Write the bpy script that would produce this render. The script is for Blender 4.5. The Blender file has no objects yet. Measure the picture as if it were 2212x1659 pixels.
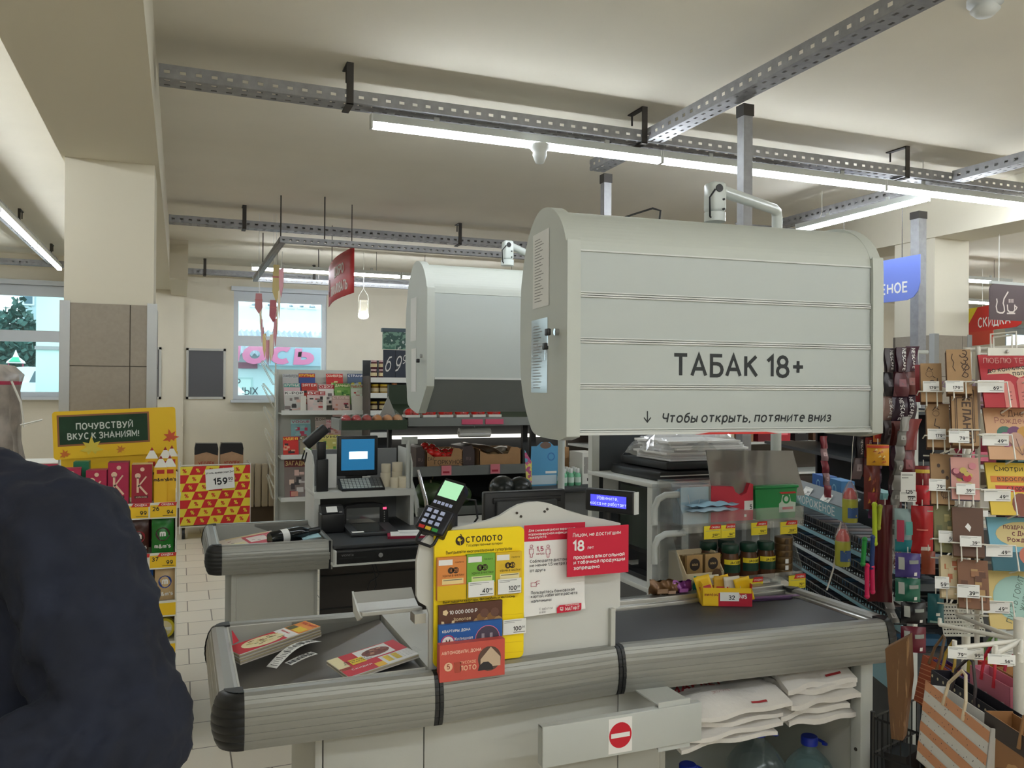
import bpy, bmesh, math, random
from mathutils import Matrix, Vector, Euler
R = math.radians
scene = bpy.context.scene
COL = scene.collection
# ---------------------------------------------------------------- camera (hand-held phone, level, turned to the right)
FPX, YAW, PITCH, ROLL, EYE = 1800.0, R(21.7), R(.27), R(.37), 1.6
def _basis():
    f = Vector((math.sin(YAW)*math.cos(PITCH), math.cos(YAW)*math.cos(PITCH), math.sin(PITCH)))
    r = Vector((math.cos(YAW), -math.sin(YAW), 0)); u = r.cross(f)
    c, s = math.cos(ROLL), math.sin(ROLL)
    return f, c*r+s*u, -s*r+c*u
CF, CR, CU = _basis()
cd = bpy.data.cameras.new('camera'); cam = bpy.data.objects.new('camera', cd); COL.objects.link(cam)
cd.sensor_width = 36; cd.lens = 36*FPX/2212; cd.clip_start = .05; cd.clip_end = 300
m = Matrix((CR, CU, -CF)).transposed().to_4x4(); m.translation = (0, 0, EYE); cam.matrix_world = m
scene.camera = cam
def ray(x, y): return CF + (x-1106)/FPX*CR - (y-829.5)/FPX*CU
def at(x, y, X=None, Y=None, Z=None):        # where the sight line through a picture point meets a plane of the shop
    d = ray(x, y)
    t = X/d.x if X is not None else Y/d.y if Y is not None else (Z-EYE)/d.z
    return Vector((0, 0, EYE)) + d*t
# ---------------------------------------------------------------- view, world
scene.view_settings.view_transform = 'Standard'; scene.view_settings.look = 'None'
scene.view_settings.exposure = 0.28; scene.view_settings.gamma = 1.0
W = bpy.data.worlds.new('overcast_sky'); scene.world = W; W.use_nodes = True
nt = W.node_tree; bg = nt.nodes['Background']
bg.inputs[0].default_value = (.70, .93, 1.0, 1); bg.inputs[1].default_value = 2.5
TUBE = 34.0
# ---------------------------------------------------------------- materials
def lin(c):
    return tuple((v/255/12.92 if v/255 <= .04045 else ((v/255+.055)/1.055)**2.4) for v in c)
MATS = {}
def mat(name, c=(200, 200, 200), rough=.5, metal=0, emit=0, ecol=None, alpha=1, noise=0, nscale=40, spec=.5, trans=0, bump=0, coat=0):
    if name in MATS: return MATS[name]
    M = bpy.data.materials.new(name); M.use_nodes = True; n = M.node_tree; p = n.nodes['Principled BSDF']
    col = (*lin(c), 1); p.inputs['Base Color'].default_value = col
    p.inputs['Roughness'].default_value = rough; p.inputs['Metallic'].default_value = metal
    p.inputs['Specular IOR Level'].default_value = spec; p.inputs['Alpha'].default_value = alpha
    p.inputs['Transmission Weight'].default_value = trans; p.inputs['Coat Weight'].default_value = coat
    if emit:
        p.inputs['Emission Color'].default_value = (*lin(ecol or c), 1); p.inputs['Emission Strength'].default_value = emit
    if noise or bump:
        tc = n.nodes.new('ShaderNodeTexCoord'); nz = n.nodes.new('ShaderNodeTexNoise')
        nz.inputs['Scale'].default_value = nscale; nz.inputs['Detail'].default_value = 4
        n.links.new(tc.outputs['Object'], nz.inputs['Vector'])
        if noise:
            rp = n.nodes.new('ShaderNodeValToRGB')
            rp.color_ramp.elements[0].position = .3; rp.color_ramp.elements[1].position = .7
            rp.color_ramp.elements[0].color = tuple(v*(1-noise) for v in col[:3])+(1,)
            rp.color_ramp.elements[1].color = tuple(min(1, v*(1+noise)) for v in col[:3])+(1,)
            n.links.new(nz.outputs['Fac'], rp.inputs[0]); n.links.new(rp.outputs[0], p.inputs['Base Color'])
        if bump:
            bp = n.nodes.new('ShaderNodeBump'); bp.inputs['Strength'].default_value = bump; bp.inputs['Distance'].default_value = .01
            n.links.new(nz.outputs['Fac'], bp.inputs['Height']); n.links.new(bp.outputs[0], p.inputs['Normal'])
    MATS[name] = M; return M
def clear(name, c=(235, 245, 245), op=.1, gloss=.06):      # thin clear sheet: see-through plus a weak mirror
    if name in MATS: return MATS[name]
    M = bpy.data.materials.new(name); M.use_nodes = True; n = M.node_tree; n.nodes.clear()
    o = n.nodes.new('ShaderNodeOutputMaterial'); t = n.nodes.new('ShaderNodeBsdfTransparent'); d = n.nodes.new('ShaderNodeBsdfDiffuse')
    g = n.nodes.new('ShaderNodeBsdfGlossy'); g.inputs['Roughness'].default_value = .08
    a = n.nodes.new('ShaderNodeMixShader'); b = n.nodes.new('ShaderNodeMixShader'); lw = n.nodes.new('ShaderNodeLayerWeight'); lw.inputs[0].default_value = .3
    ma = n.nodes.new('ShaderNodeMath'); ma.operation = 'MULTIPLY_ADD'; ma.inputs[1].default_value = .5; ma.inputs[2].default_value = gloss
    d.inputs[0].default_value = (*lin(c), 1); a.inputs[0].default_value = op
    n.links.new(t.outputs[0], a.inputs[1]); n.links.new(d.outputs[0], a.inputs[2])
    n.links.new(lw.outputs['Fresnel'], ma.inputs[0]); n.links.new(ma.outputs[0], b.inputs[0])
    n.links.new(a.outputs[0], b.inputs[1]); n.links.new(g.outputs[0], b.inputs[2]); n.links.new(b.outputs[0], o.inputs[0])
    MATS[name] = M; return M
def printed(name, cols, scale=30, rough=.5, stretch=(1, 1, 1)):            # busy printed artwork: patches of a few colours
    if name in MATS: return MATS[name]
    M = mat(name, cols[0], rough); n = M.node_tree; p = n.nodes['Principled BSDF']
    tc = n.nodes.new('ShaderNodeTexCoord'); mp = n.nodes.new('ShaderNodeMapping'); mp.inputs['Scale'].default_value = stretch
    nz = n.nodes.new('ShaderNodeTexNoise'); nz.inputs['Scale'].default_value = scale; nz.inputs['Detail'].default_value = 3
    rp = n.nodes.new('ShaderNodeValToRGB'); rp.color_ramp.interpolation = 'CONSTANT'
    e = rp.color_ramp.elements
    while len(e) < len(cols): e.new(.5)
    for i, c in enumerate(cols):
        e[i].position = 0 if i == 0 else .36+.28*(i-1)/max(1, len(cols)-2) if len(cols) > 2 else .5
        e[i].color = (*lin(c), 1)
    n.links.new(tc.outputs['Object'], mp.inputs[0]); n.links.new(mp.outputs[0], nz.inputs['Vector'])
    n.links.new(nz.outputs['Fac'], rp.inputs[0]); n.links.new(rp.outputs[0], p.inputs['Base Color']); return M
def kol(c, rough=.5, metal=0, **k):                        # plain colour by value, shared
    return mat('paint_%02x%02x%02x_%d_%d' % (*c, rough*100, metal*100), c, rough, metal, **k)
# ---------------------------------------------------------------- lettering: every character is a few pen strokes (cap height 7)
PEN = """А|0,0 2.7,7 5.4,0;1,2.3 4.4,2.3
Б|4.6,7 .4,7 .4,0 2.6,0 A2.6,2.1,2,2.1,-90,90 .4,4.2
В|.4,0 .4,7 2.5,7 A2.5,5.35,1.7,1.65,90,-90 .4,3.7;.4,3.7 2.5,3.7 A2.7,1.85,2,1.85,90,-90 .4,0
Г|.4,0 .4,7 4.2,7
Д|0,-1.3 0,0 5.4,0 5.4,-1.3;.7,0 1.4,4 1.6,7 4.6,7 4.6,0
Е|4.4,7 .4,7 .4,0 4.4,0;.4,3.6 4,3.6
Ж|3.4,0 3.4,7;0,0 2.5,3.6 .2,7;6.8,0 4.3,3.6 6.6,7;2.5,3.6 4.3,3.6
З|.3,5.8 A2.2,5.3,1.9,1.7,155,-90 1.3,3.6;1.3,3.6 2.2,3.6 A2.2,1.8,2.1,1.8,90,-155
И|.4,7 .4,0 4.8,7 4.8,0
Й|.4,7 .4,0 4.8,7 4.8,0;A2.6,9.2,1.1,1,200,340
К|.4,0 .4,7;4.6,7 .6,3.4;1.6,4.2 4.8,0
Л|0,0 .8,.5 1.3,7 4.8,7 4.8,0
М|.4,0 .4,7 3.2,2 6,7 6,0
Н|.4,0 .4,7;5,0 5,7;.4,3.6 5,3.6
О|A3,3.5,2.7,3.5,90,450
П|.4,0 .4,7 4.8,7 4.8,0
Р|.4,0 .4,7 2.5,7 A2.5,5,2,2,90,-90 .4,3
С|A3,3.5,2.7,3.5,48,312
Т|0,7 5,7;2.5,7 2.5,0
У|0,7 2.7,2;5,7 2.2,.7 1.5,0 .4,0
Ф|3.4,-.3 3.4,7.3;A3.4,3.6,3,2.4,90,450
Х|0,0 4.8,7;0,7 4.8,0
Ц|.4,7 .4,0 5.4,0 5.4,-1.3;4.6,7 4.6,0
Ч|.4,7 .4,4.6 A2,4.6,1.6,1.6,180,270 4.6,3;4.6,7 4.6,0
Ш|.4,7 .4,0 6.4,0 6.4,7;3.4,0 3.4,7
Щ|.4,7 .4,0 7.2,0 7.2,-1.3;3.4,0 3.4,7;6.4,0 6.4,7
Ъ|0,7 1.4,7 1.4,0 3.4,0 A3.4,2,1.9,2,-90,90 1.4,4
Ы|.4,7 .4,0 2.4,0 A2.4,2,1.9,2,-90,90 .4,4;5.8,0 5.8,7
Ь|.4,7 .4,0 2.5,0 A2.5,2,2,2,-90,90 .4,4
Э|A2.4,3.5,2.6,3.5,140,-140;1.6,3.6 5,3.6
Ю|.4,0 .4,7;.4,3.6 2,3.6;A4.6,3.5,2.6,3.5,90,450
Я|4.6,0 4.6,7 2.4,7 A2.4,5,2,2,90,270 4.6,3;2.6,3 .2,0
I|.4,0 .4,7
J|3.2,7 3.2,1.6 A1.7,1.6,1.5,1.6,0,-160
S|A2.4,5.3,2,1.7,25,250 A2.5,1.8,2.1,1.8,70,-155
N|.4,0 .4,7 5,0 5,7
F|.4,0 .4,7 4.2,7;.4,3.6 3.8,3.6
G|A3,3.5,2.7,3.5,48,345 5.7,3.3 3.4,3.3
U|.4,7 .4,2 A2.6,2.2,2.2,2.2,180,360 4.8,7
V|0,7 2.6,0 5.2,7
R|.4,0 .4,7 2.5,7 A2.5,5,2,2,90,-90 .4,3;2.4,3 4.7,0
L|.4,7 .4,0 4.2,0
D|.4,0 .4,7 2,7 A2,3.5,3,3.5,90,-90 .4,0
0|A2.5,3.5,2.2,3.5,90,450
1|.3,5.4 2.2,7 2.2,0
2|A2.4,5,2.1,2,170,-35 .4,0 4.7,0
4|3.8,0 3.8,7 .2,2 5,2
5|4.3,7 1,7 .7,3.8 A2.4,2.2,2.2,2.2,125,-150
6|4,6.7 2.2,6.4 .9,4.6 .4,2.2;A2.5,2.2,2.1,2.2,90,450
7|0,7 4.6,7 1.6,0
8|A2.5,5.3,1.8,1.7,90,450;A2.5,1.85,2.2,1.85,90,450
9|A2.5,4.8,2.1,2.2,90,450;4.6,4.8 4.2,2.4 2.8,.6 1,.2
+|2.4,1.4 2.4,5.6;.3,3.5 4.5,3.5
-|.3,3 2.8,3
!|.5,2.2 .5,7;.5,0 .5,.9
,|.8,.7 .3,-1.1
.|.4,0 .4,.9
%|A1.3,5.4,1.2,1.5,90,450;A5.1,1.6,1.2,1.5,90,450;5,7 1.4,0
&|5,0 1.3,4.8 1.2,6 2.2,7 3.2,6 3,4.8 .8,2.8 .4,1.4 1.6,.1 3,.2 4.9,3
'|.3,5 .3,7
₽|.8,0 .8,7 2.9,7 A2.9,5.1,2,1.9,90,-90 0,3.2;0,1.6 3,1.6
а|3.8,0 3.8,5;A2.1,2.5,1.7,2.5,90,450
е|.3,2.7 4.2,2.7 A2.2,2.5,2,2.5,5,310
б|A2.2,2.3,2,2.3,90,450;.25,2.6 .7,5.4 2,6.5 4,7
р|.4,-2 .4,5;A2.3,2.5,1.9,2.5,90,450
у|0,5 2.3,.6;4.2,5 1.8,-1 1.2,-1.9 .4,-2
ф|3,-2 3,7;A3,2.5,2.6,2.5,90,450
m|.4,0 .4,5;.4,3.4 A1.75,3.7,1.3,1.2,170,0 3,0;3,3.4 A4.35,3.7,1.3,1.2,170,0 5.6,0
v|0,5 2.1,0 4.2,5
i|.4,0 .4,5;.4,6.1 .4,7
n|.4,0 .4,5;.4,3.2 A2.2,3.3,1.8,1.6,170,0 4,0
t|1.4,7 1.4,0 2.8,0;0,5 2.8,5
l|.4,0 .4,7
d|3.8,0 3.8,7;A2.1,2.5,1.7,2.5,90,450
r|.4,0 .4,5;.4,3 A2,3.4,1.6,1.5,170,60"""
_PN, _TX = {}, {}
for l_ in PEN.split('\n'):
    q_, d_ = l_.split('|'); S_ = []
    for st in d_.split(';'):
        L_ = []
        for tk in st.split():
            if tk[0] == 'A':
                cx, cy, rx, ry, a0, a1 = map(float, tk[1:].split(',')); n_ = max(4, int(abs(a1-a0)/30)); L_ += [(cx+rx*math.cos(R(a0+(a1-a0)*i/n_)), cy+ry*math.sin(R(a0+(a1-a0)*i/n_))) for i in range(n_+1)]
            else: L_.append(tuple(map(float, tk.split(','))))
        S_.append([p for i, p in enumerate(L_) if i == 0 or math.dist(p, L_[i-1]) > .05])
    _PN[q_] = S_
for a_, b_ in zip('ABCEHKMOPTXЁ3', 'АВСЕНКМОРТХЕЗ'): _PN[a_] = _PN[b_]
for c_ in 'вгджзийклмнопстхцчшщъыьэюя': _PN[c_] = [[(x*.85, y*.714) for x, y in st] for st in _PN[c_.upper()]]
for a_, b_ in zip('eaocsкё', ('е', 'а', 'о', 'с', 'S', 'к', 'е')): _PN[a_] = _PN[b_] if b_ != 'S' else [[(x*.8, y*.714) for x, y in st] for st in _PN['S']]
def ribbon(L, w):                                        # outline strip of a pen stroke, mitred
    n = len(L); closed = n > 3 and math.dist(L[0], L[-1]) < .02*max(1e-9, w)+1e-6 or (n > 8 and math.dist(L[0], L[-1]) < w*.05)
    if closed: L = L[:-1]; n -= 1
    V, F = [], []
    for i in range(n):
        b_ = Vector(L[i]); a_ = Vector(L[i-1]) if i or closed else None; c_ = Vector(L[(i+1) % n]) if i < n-1 or closed else None
        u = (b_-a_).normalized() if a_ is not None else (c_-b_).normalized(); v = (c_-b_).normalized() if c_ is not None else u
        m_ = Vector((-u.y-v.y, u.x+v.x)); m_ = m_.normalized() if m_.length > .05 else Vector((-u.y, u.x)); k = w/2/max(.45, m_.x*-u.y+m_.y*u.x)
        V += [(b_.x+m_.x*k, b_.y+m_.y*k), (b_.x-m_.x*k, b_.y-m_.y*k)]
    for i in range(n if closed else n-1): j = (i+1) % n; F.append((2*i+1, 2*j+1, 2*j, 2*i))
    return V, F
def glyphs(s, bold):                                     # -> points (x, y, layer) and faces; layers keep crossing strokes apart
    k = (s, bold)
    if k not in _TX:
        vs, fs, x, w = [], [], 0, .78+bold*22
        for ch in s:
            if ch == ' ': x += 2.4; continue
            S_ = _PN.get(ch) or _PN.get(ch.upper()) or _PN['-']
            for j, st in enumerate(S_):
                V, F = ribbon(st, w); o = len(vs); vs += [((p[0]+x)*.1, p[1]*.1, j) for p in V]; fs += [tuple(o+i for i in f) for f in F]
            x += max(p[0] for st in S_ for p in st)+1.15+w*.55
        _TX[k] = (vs, fs)
    return _TX[k]
# ---------------------------------------------------------------- mesh builder
class B:
    def __init__(s, T=None): s.v, s.f, s.k, s.sm, s.mats, s.T = [], [], [], [], [], T
    def mi(s, M):
        if M not in s.mats: s.mats.append(M)
        return s.mats.index(M)
    def add(s, vs, fs, M, smooth=False):
        o = len(s.v); i = s.mi(M)
        if s.T is not None: vs = [s.T @ Vector(v) for v in vs]
        s.v += [tuple(v) for v in vs]
        for f in fs: s.f.append(tuple(o+q for q in f)); s.k.append(i); s.sm.append(smooth)
        return s
    def box(s, x0, x1, y0, y1, z0, z1, M, bev=0, mats=None):
        if not bev:
            vs = [(x, y, z) for x in (x0, x1) for y in (y0, y1) for z in (z0, z1)]
            fs = [(0, 1, 3, 2), (4, 6, 7, 5), (0, 4, 5, 1), (2, 3, 7, 6), (0, 2, 6, 4), (1, 5, 7, 3)]
            return s.add(vs, fs, M)
        bm = bmesh.new(); bmesh.ops.create_cube(bm, size=1)
        for v in bm.verts:
            v.co = ((x0+x1)/2+v.co.x*(x1-x0), (y0+y1)/2+v.co.y*(y1-y0), (z0+z1)/2+v.co.z*(z1-z0))
        bmesh.ops.bevel(bm, geom=bm.edges[:], offset=bev, segments=2, profile=.5, affect='EDGES')
        bm.verts.index_update(); vs = [v.co.copy() for v in bm.verts]; fs = [tuple(v.index for v in f.verts) for f in bm.faces]
        bm.free(); return s.add(vs, fs, M, True)
    def poly(s, pts, M): return s.add(pts, [tuple(range(len(pts)))], M)
    def rect(s, x0, x1, z0, z1, y, M): return s.poly([(x0, y, z0), (x1, y, z0), (x1, y, z1), (x0, y, z1)], M)   # faces -Y
    def flat(s, x0, x1, y0, y1, z, M): return s.poly([(x0, y0, z), (x1, y0, z), (x1, y1, z), (x0, y1, z)], M)
    def disc(s, cx, cz, r, y, M, n=20, rz=None):
        return s.poly([(cx+r*math.cos(a*2*math.pi/n), y, cz+(rz or r)*math.sin(a*2*math.pi/n)) for a in range(n)], M)
    def ring(s, cx, cz, r0, r1, y, M, n=20, a0=0, a1=360, k=1):
        P = []
        for i in range(n+1):
            a = R(a0+(a1-a0)*i/n); P.append(((cx+r0*math.cos(a), y, cz+k*r0*math.sin(a)), (cx+r1*math.cos(a), y, cz+k*r1*math.sin(a))))
        vs = [q for p in P for q in p]
        return s.add(vs, [(2*i, 2*i+1, 2*i+3, 2*i+2) for i in range(n)], M)
    def line(s, pts, w, y, M):                           # a pen stroke of width w in the XZ plane
        pts = [p for i, p in enumerate(pts) if i == 0 or math.dist(p, pts[i-1]) > 1e-6]; V, F = ribbon([tuple(p) for p in pts], w)
        return s.add([(p[0], y, p[1]) for p in V], F, M)
    def prism(s, pts, lo, hi, M, ax='y', smooth=False):  # outline extruded along an axis; outline in the other two (in order)
        def p(a, b, c): return (c, a, b) if ax == 'x' else (a, c, b) if ax == 'y' else (a, b, c)
        n = len(pts); vs = [p(*q, lo) for q in pts]+[p(*q, hi) for q in pts]
        s.add(vs, [tuple(range(n)), tuple(range(2*n-1, n-1, -1))], M)
        return s.add(vs, [(i, i+n, (i+1) % n+n, (i+1) % n) for i in range(n)], M, smooth)
    def tube(s, pts, r, M, n=8, cap=True, r2=None):
        pts = [Vector(p) for p in pts]; vs = []; prev = None
        for i, p in enumerate(pts):
            t = (pts[min(i+1, len(pts)-1)]-pts[max(i-1, 0)])
            t = t.normalized() if t.length > 1e-9 else Vector((0, 0, 1))
            if prev is None:
                a = Vector((0, 0, 1)) if abs(t.z) < .9 else Vector((1, 0, 0)); x = t.cross(a).normalized()
            else: x = (prev-t*prev.dot(t)).normalized()
            prev = x; y = t.cross(x); q = r if r2 is None else r+(r2-r)*i/(len(pts)-1)
            vs += [p+(x*math.cos(k*2*math.pi/n)+y*math.sin(k*2*math.pi/n))*q for k in range(n)]
        fs = [(i*n+k, i*n+(k+1) % n, (i+1)*n+(k+1) % n, (i+1)*n+k) for i in range(len(pts)-1) for k in range(n)]
        s.add(vs, fs, M, n > 5)
        if cap: s.add(vs, [tuple(range(n-1, -1, -1)), tuple(range(len(vs)-n, len(vs)))], M)
        return s
    def lathe(s, prof, M, n=16, c=(0, 0, 0)):
        vs = [(c[0]+r*math.cos(k*2*math.pi/n), c[1]+r*math.sin(k*2*math.pi/n), c[2]+z) for r, z in prof for k in range(n)]
        fs = [(i*n+k, i*n+(k+1) % n, (i+1)*n+(k+1) % n, (i+1)*n+k) for i in range(len(prof)-1) for k in range(n)]
        s.add(vs, fs, M, True)
        return s.add(vs, [tuple(range(n-1, -1, -1)), tuple(range(len(vs)-n, len(vs)))], M)
    def ball(s, c, r, M, n=12, m_=8, sq=(1, 1, 1)):
        vs = []; 
        for i in range(m_+1):
            t = math.pi*i/m_
            for k in range(n):
                a = 2*math.pi*k/n; vs.append((c[0]+r*sq[0]*math.sin(t)*math.cos(a), c[1]+r*sq[1]*math.sin(t)*math.sin(a), c[2]-r*sq[2]*math.cos(t)))
        return s.add(vs, [(i*n+k, i*n+(k+1) % n, (i+1)*n+(k+1) % n, (i+1)*n+k) for i in range(m_) for k in range(n)], M, True)
    def grid(s, fn, nu, nv, M, smooth=True):             # sheet: fn(u,v)->point, u,v in 0..1
        vs = [fn(i/nu, j/nv) for j in range(nv+1) for i in range(nu+1)]; w = nu+1
        return s.add(vs, [(j*w+i, j*w+i+1, (j+1)*w+i+1, (j+1)*w+i) for j in range(nv) for i in range(nu)], M, smooth)
    def text(s, t, size, x, z, y, M, al='C', bold=.0, sx=1, sh=0, rot=0, plane=None):
        vs, fs = glyphs(t, bold)
        if not vs: return s
        a, b = min(v[0] for v in vs), max(v[0] for v in vs)
        o = {'C': (a+b)/2, 'L': a, 'R': b}[al]; c, q = math.cos(rot), math.sin(rot); P = []
        for u, v, l in vs:
            u = ((u-o)*sx+v*sh)*size; v = v*size; u, v = u*c-v*q, u*q+v*c
            if plane is None: P.append((x+u, y-l*max(4e-5, size*.002), z+v))
            else:
                p0, p1, p2 = (Vector(plane(x+u+e, z+v+f)) for e, f in ((0, 0), (1e-3, 0), (0, 1e-3))); P.append(p0+(p1-p0).cross(p2-p0).normalized()*l*4e-5)
        return s.add(P, fs, M)
    def bounds(s):
        return [(min(v[i] for v in s.v), max(v[i] for v in s.v)) for i in range(3)]
    def mesh(s, name, off=(0, 0, 0), inv=None):
        me = bpy.data.meshes.new(name)
        vs = [inv @ Vector(v) for v in s.v] if inv is not None else [(v[0]-off[0], v[1]-off[1], v[2]-off[2]) for v in s.v]
        me.from_pydata(vs, [], s.f)
        for M in s.mats: me.materials.append(M)
        me.polygons.foreach_set('material_index', s.k); me.polygons.foreach_set('use_smooth', s.sm); me.update()
        return me
    def part(s, name, par, label=None, bev=0, sol=0, sub=0, kind=None):   # a child of par; points given in the thing's own frame
        o = bpy.data.objects.new(name, s.mesh(name)); COL.objects.link(o); o.parent = par
        if label: o['label'] = label
        if kind: o['kind'] = kind
        mods(o, bev, sol, sub); return o
    def wpart(s, name, par, **k):                        # the same with points given in the shop's frame
        root = par
        while root.parent: root = root.parent
        inv = root.matrix_basis.inverted(); s.v = [tuple(inv @ Vector(v)) for v in s.v]
        return s.part(name, par, **k)
    def solo(s, name, label, cat, group=None, kind=None, bev=0, sol=0, sub=0):
        b = s.bounds(); c = ((b[0][0]+b[0][1])/2, (b[1][0]+b[1][1])/2, b[2][0])
        o = bpy.data.objects.new(name, s.mesh(name, c)); COL.objects.link(o); o.location = c
        if kind == 'structure': o['kind'] = kind
        else: tag(o, label, cat, group)
        if kind == 'stuff': o['kind'] = kind
        mods(o, bev, sol, sub); return o
    def struct(s, name, **k): return s.solo(name, None, None, kind='structure', **k)
def mods(o, bev, sol, sub):
    if sol: q = o.modifiers.new('thickness', 'SOLIDIFY'); q.thickness = sol; q.offset = 0
    if bev: q = o.modifiers.new('soft_edges', 'BEVEL'); q.width = bev; q.segments = 2; q.limit_method = 'ANGLE'; q.angle_limit = R(40)
    if sub: q = o.modifiers.new('smooth', 'SUBSURF'); q.levels = q.render_levels = sub
def tag(o, label, cat, group=None):
    o['label'] = label; o['category'] = cat
    if group: o['group'] = group
def thing(name, label, cat, loc=(0, 0, 0), rz=0, group=None, rx=0, ry=0):
    o = bpy.data.objects.new(name, None); COL.objects.link(o); o.empty_display_size = .05
    o.matrix_basis = Matrix.Translation(loc) @ Euler((rx, ry, rz)).to_matrix().to_4x4()
    tag(o, label, cat, group); return o
def kids(o): return [c for c in bpy.data.objects if c.parent == o]
def clone(o, loc, rz=None, label=None, group=None, parent=None, M=None):
    c = o.copy(); COL.objects.link(c); c.parent = parent
    if parent is None:
        if M is not None: c.matrix_basis = M
        else:
            c.location = loc
            if rz is not None: c.rotation_euler = (0, 0, rz)
        if label: c['label'] = label
        if group: c['group'] = group
    for k in kids(o): clone(k, None, parent=c)
    return c
def frame3(o, xd, zd):                                   # placement: origin, x direction and up direction of a panel
    x = Vector(xd).normalized(); z = Vector(zd); z = (z-x*z.dot(x)).normalized(); y = z.cross(x)
    m = Matrix((x, y, z)).transposed().to_4x4(); m.translation = o; return m
# ================================================================ materials used all over
WALL = mat('wall_paint', (234, 226, 208), .85, noise=.03, nscale=3)
CEIL = mat('ceiling_paint', (230, 223, 207), .9, noise=.03, nscale=2)
WHITEP = mat('white_plaster', (224, 217, 198), .85)
GALV = mat('galvanised_steel', (150, 150, 152), .5, .45, noise=.12, nscale=25)
DARKM = mat('dark_bracket_steel', (66, 62, 58), .6, .3)
WSTEEL = mat('white_powder_coat', (214, 216, 212), .45)
GSTEEL = mat('grey_powder_coat', (192, 195, 190), .5)
ALU = mat('brushed_aluminium', (188, 188, 184), .32, .85)
BLACKP = mat('black_plastic', (24, 24, 26), .4)
DGREY = mat('dark_grey_plastic', (52, 54, 56), .5)
PAPER = mat('white_paper', (238, 238, 234), .7)
INK = mat('black_ink', (28, 28, 30), .6)
GLOW = mat('lamp_diffuser', (255, 255, 255), .5, emit=TUBE, ecol=(240, 248, 255))
PLASTIC = clear('clear_plastic', (225, 235, 238), .12, .05)
GLASS = clear('window_glass', (170, 225, 230), .03, .02)
WIRE = mat('white_wire', (225, 222, 212), .4)
CHROME = mat('chrome', (205, 205, 208), .12, 1)
# ================================================================ floor, walls, ceiling
XL, XR, YB, YF, HC = -4.2, 15.0, 10.2, -3.0, 3.0
def floor_mat():
    M = mat('floor_tile', (214, 202, 184), .35); n = M.node_tree; p = n.nodes['Principled BSDF']
    tc = n.nodes.new('ShaderNodeTexCoord'); b = n.nodes.new('ShaderNodeTexBrick')
    b.offset = .5; b.inputs['Scale'].default_value = 1; b.inputs['Brick Width'].default_value = .31; b.inputs['Row Height'].default_value = .302
    b.inputs['Mortar Size'].default_value = .0035; b.inputs['Mortar Smooth'].default_value = .1
    b.inputs['Color1'].default_value = (*lin((234, 226, 210)), 1); b.inputs['Color2'].default_value = (*lin((226, 217, 200)), 1); b.inputs['Mortar'].default_value = (*lin((120, 110, 98)), 1)
    mp = n.nodes.new('ShaderNodeMapping'); mp.inputs['Location'].default_value = (.07, .12, 0)
    n.links.new(tc.outputs['Object'], mp.inputs[0]); n.links.new(mp.outputs[0], b.inputs['Vector']); n.links.new(b.outputs['Color'], p.inputs['Base Color'])
    return M
B().box(XL, XR, YF, YB+.3, -.1, 0, floor_mat()).struct('floor')
B().box(XL, XR, YF, YB+.3, HC, HC+.15, CEIL).struct('ceiling')
B().box(XL-.2, XL, YF, YB+.3, 0, HC, WALL).struct('wall_left')
B().box(XR, XR+.2, YF, YB+.3, 0, HC, WALL).struct('wall_right')
B().box(XL, XR, YF-.2, YF, 0, HC, WALL).struct('wall_front')
WINS = [(-2.9, -.88, 1.47, 2.67), (.57, 1.64, 1.44, 2.71), (13.2, 14.6, 1.4, 2.7)]
b = B(); xs = XL
for (x0, x1, z0, z1) in WINS:
    b.box(xs, x0, YB, YB+.3, 0, HC, WALL); b.box(x0, x1, YB, YB+.3, 0, z0, WALL); b.box(x0, x1, YB, YB+.3, z1, HC, WALL); xs = x1
b.box(xs, XR, YB, YB+.3, 0, HC, WALL); b.struct('wall_back')
SKT = mat('skirting_tile', (122, 104, 86), .6)
B().box(XL, XR, YB-.012, YB, 0, .22, SKT).struct('baseboard_back')
B().box(-.42, .03, YB-.06, YB, .22, HC, WALL).struct('trim_1')
UPVC = mat('window_frame_white', (214, 220, 226), .4)
for i, (x0, x1, z0, z1) in enumerate(WINS):
    zt = z0+(z1-z0)*.545
    f = B(); f.box(x0-.03, x1+.03, YB-.05, YB+.02, z1, z1+.05, UPVC); f.box(x0-.03, x1+.03, YB-.12, YB+.05, z0-.03, z0, UPVC)
    y0, y1 = YB+.02, YB+.08; w = .055
    f.box(x0, x0+w, y0, y1, z0, z1, UPVC); f.box(x1-w, x1, y0, y1, z0, z1, UPVC)
    for (za, zb) in ((z0, z0+w), (z1-w-.06, z1), (zt-.06, zt+.06)): f.box(x0+w, x1-w, y0, y1, za, zb, UPVC)
    g = bpy.data.objects.new('window_%d' % (i+1), f.mesh('window_%d' % (i+1))); COL.objects.link(g); g['kind'] = 'structure'
    B().box(x0+w, x1-w, y0+.025, y0+.03, z0+w, zt-.06, GLASS).part('window_pane', g)
    B().box(x0+w, x1-w, y0+.025, y0+.03, zt+.06, z1-w-.06, GLASS).part('window_pane', g)
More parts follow.
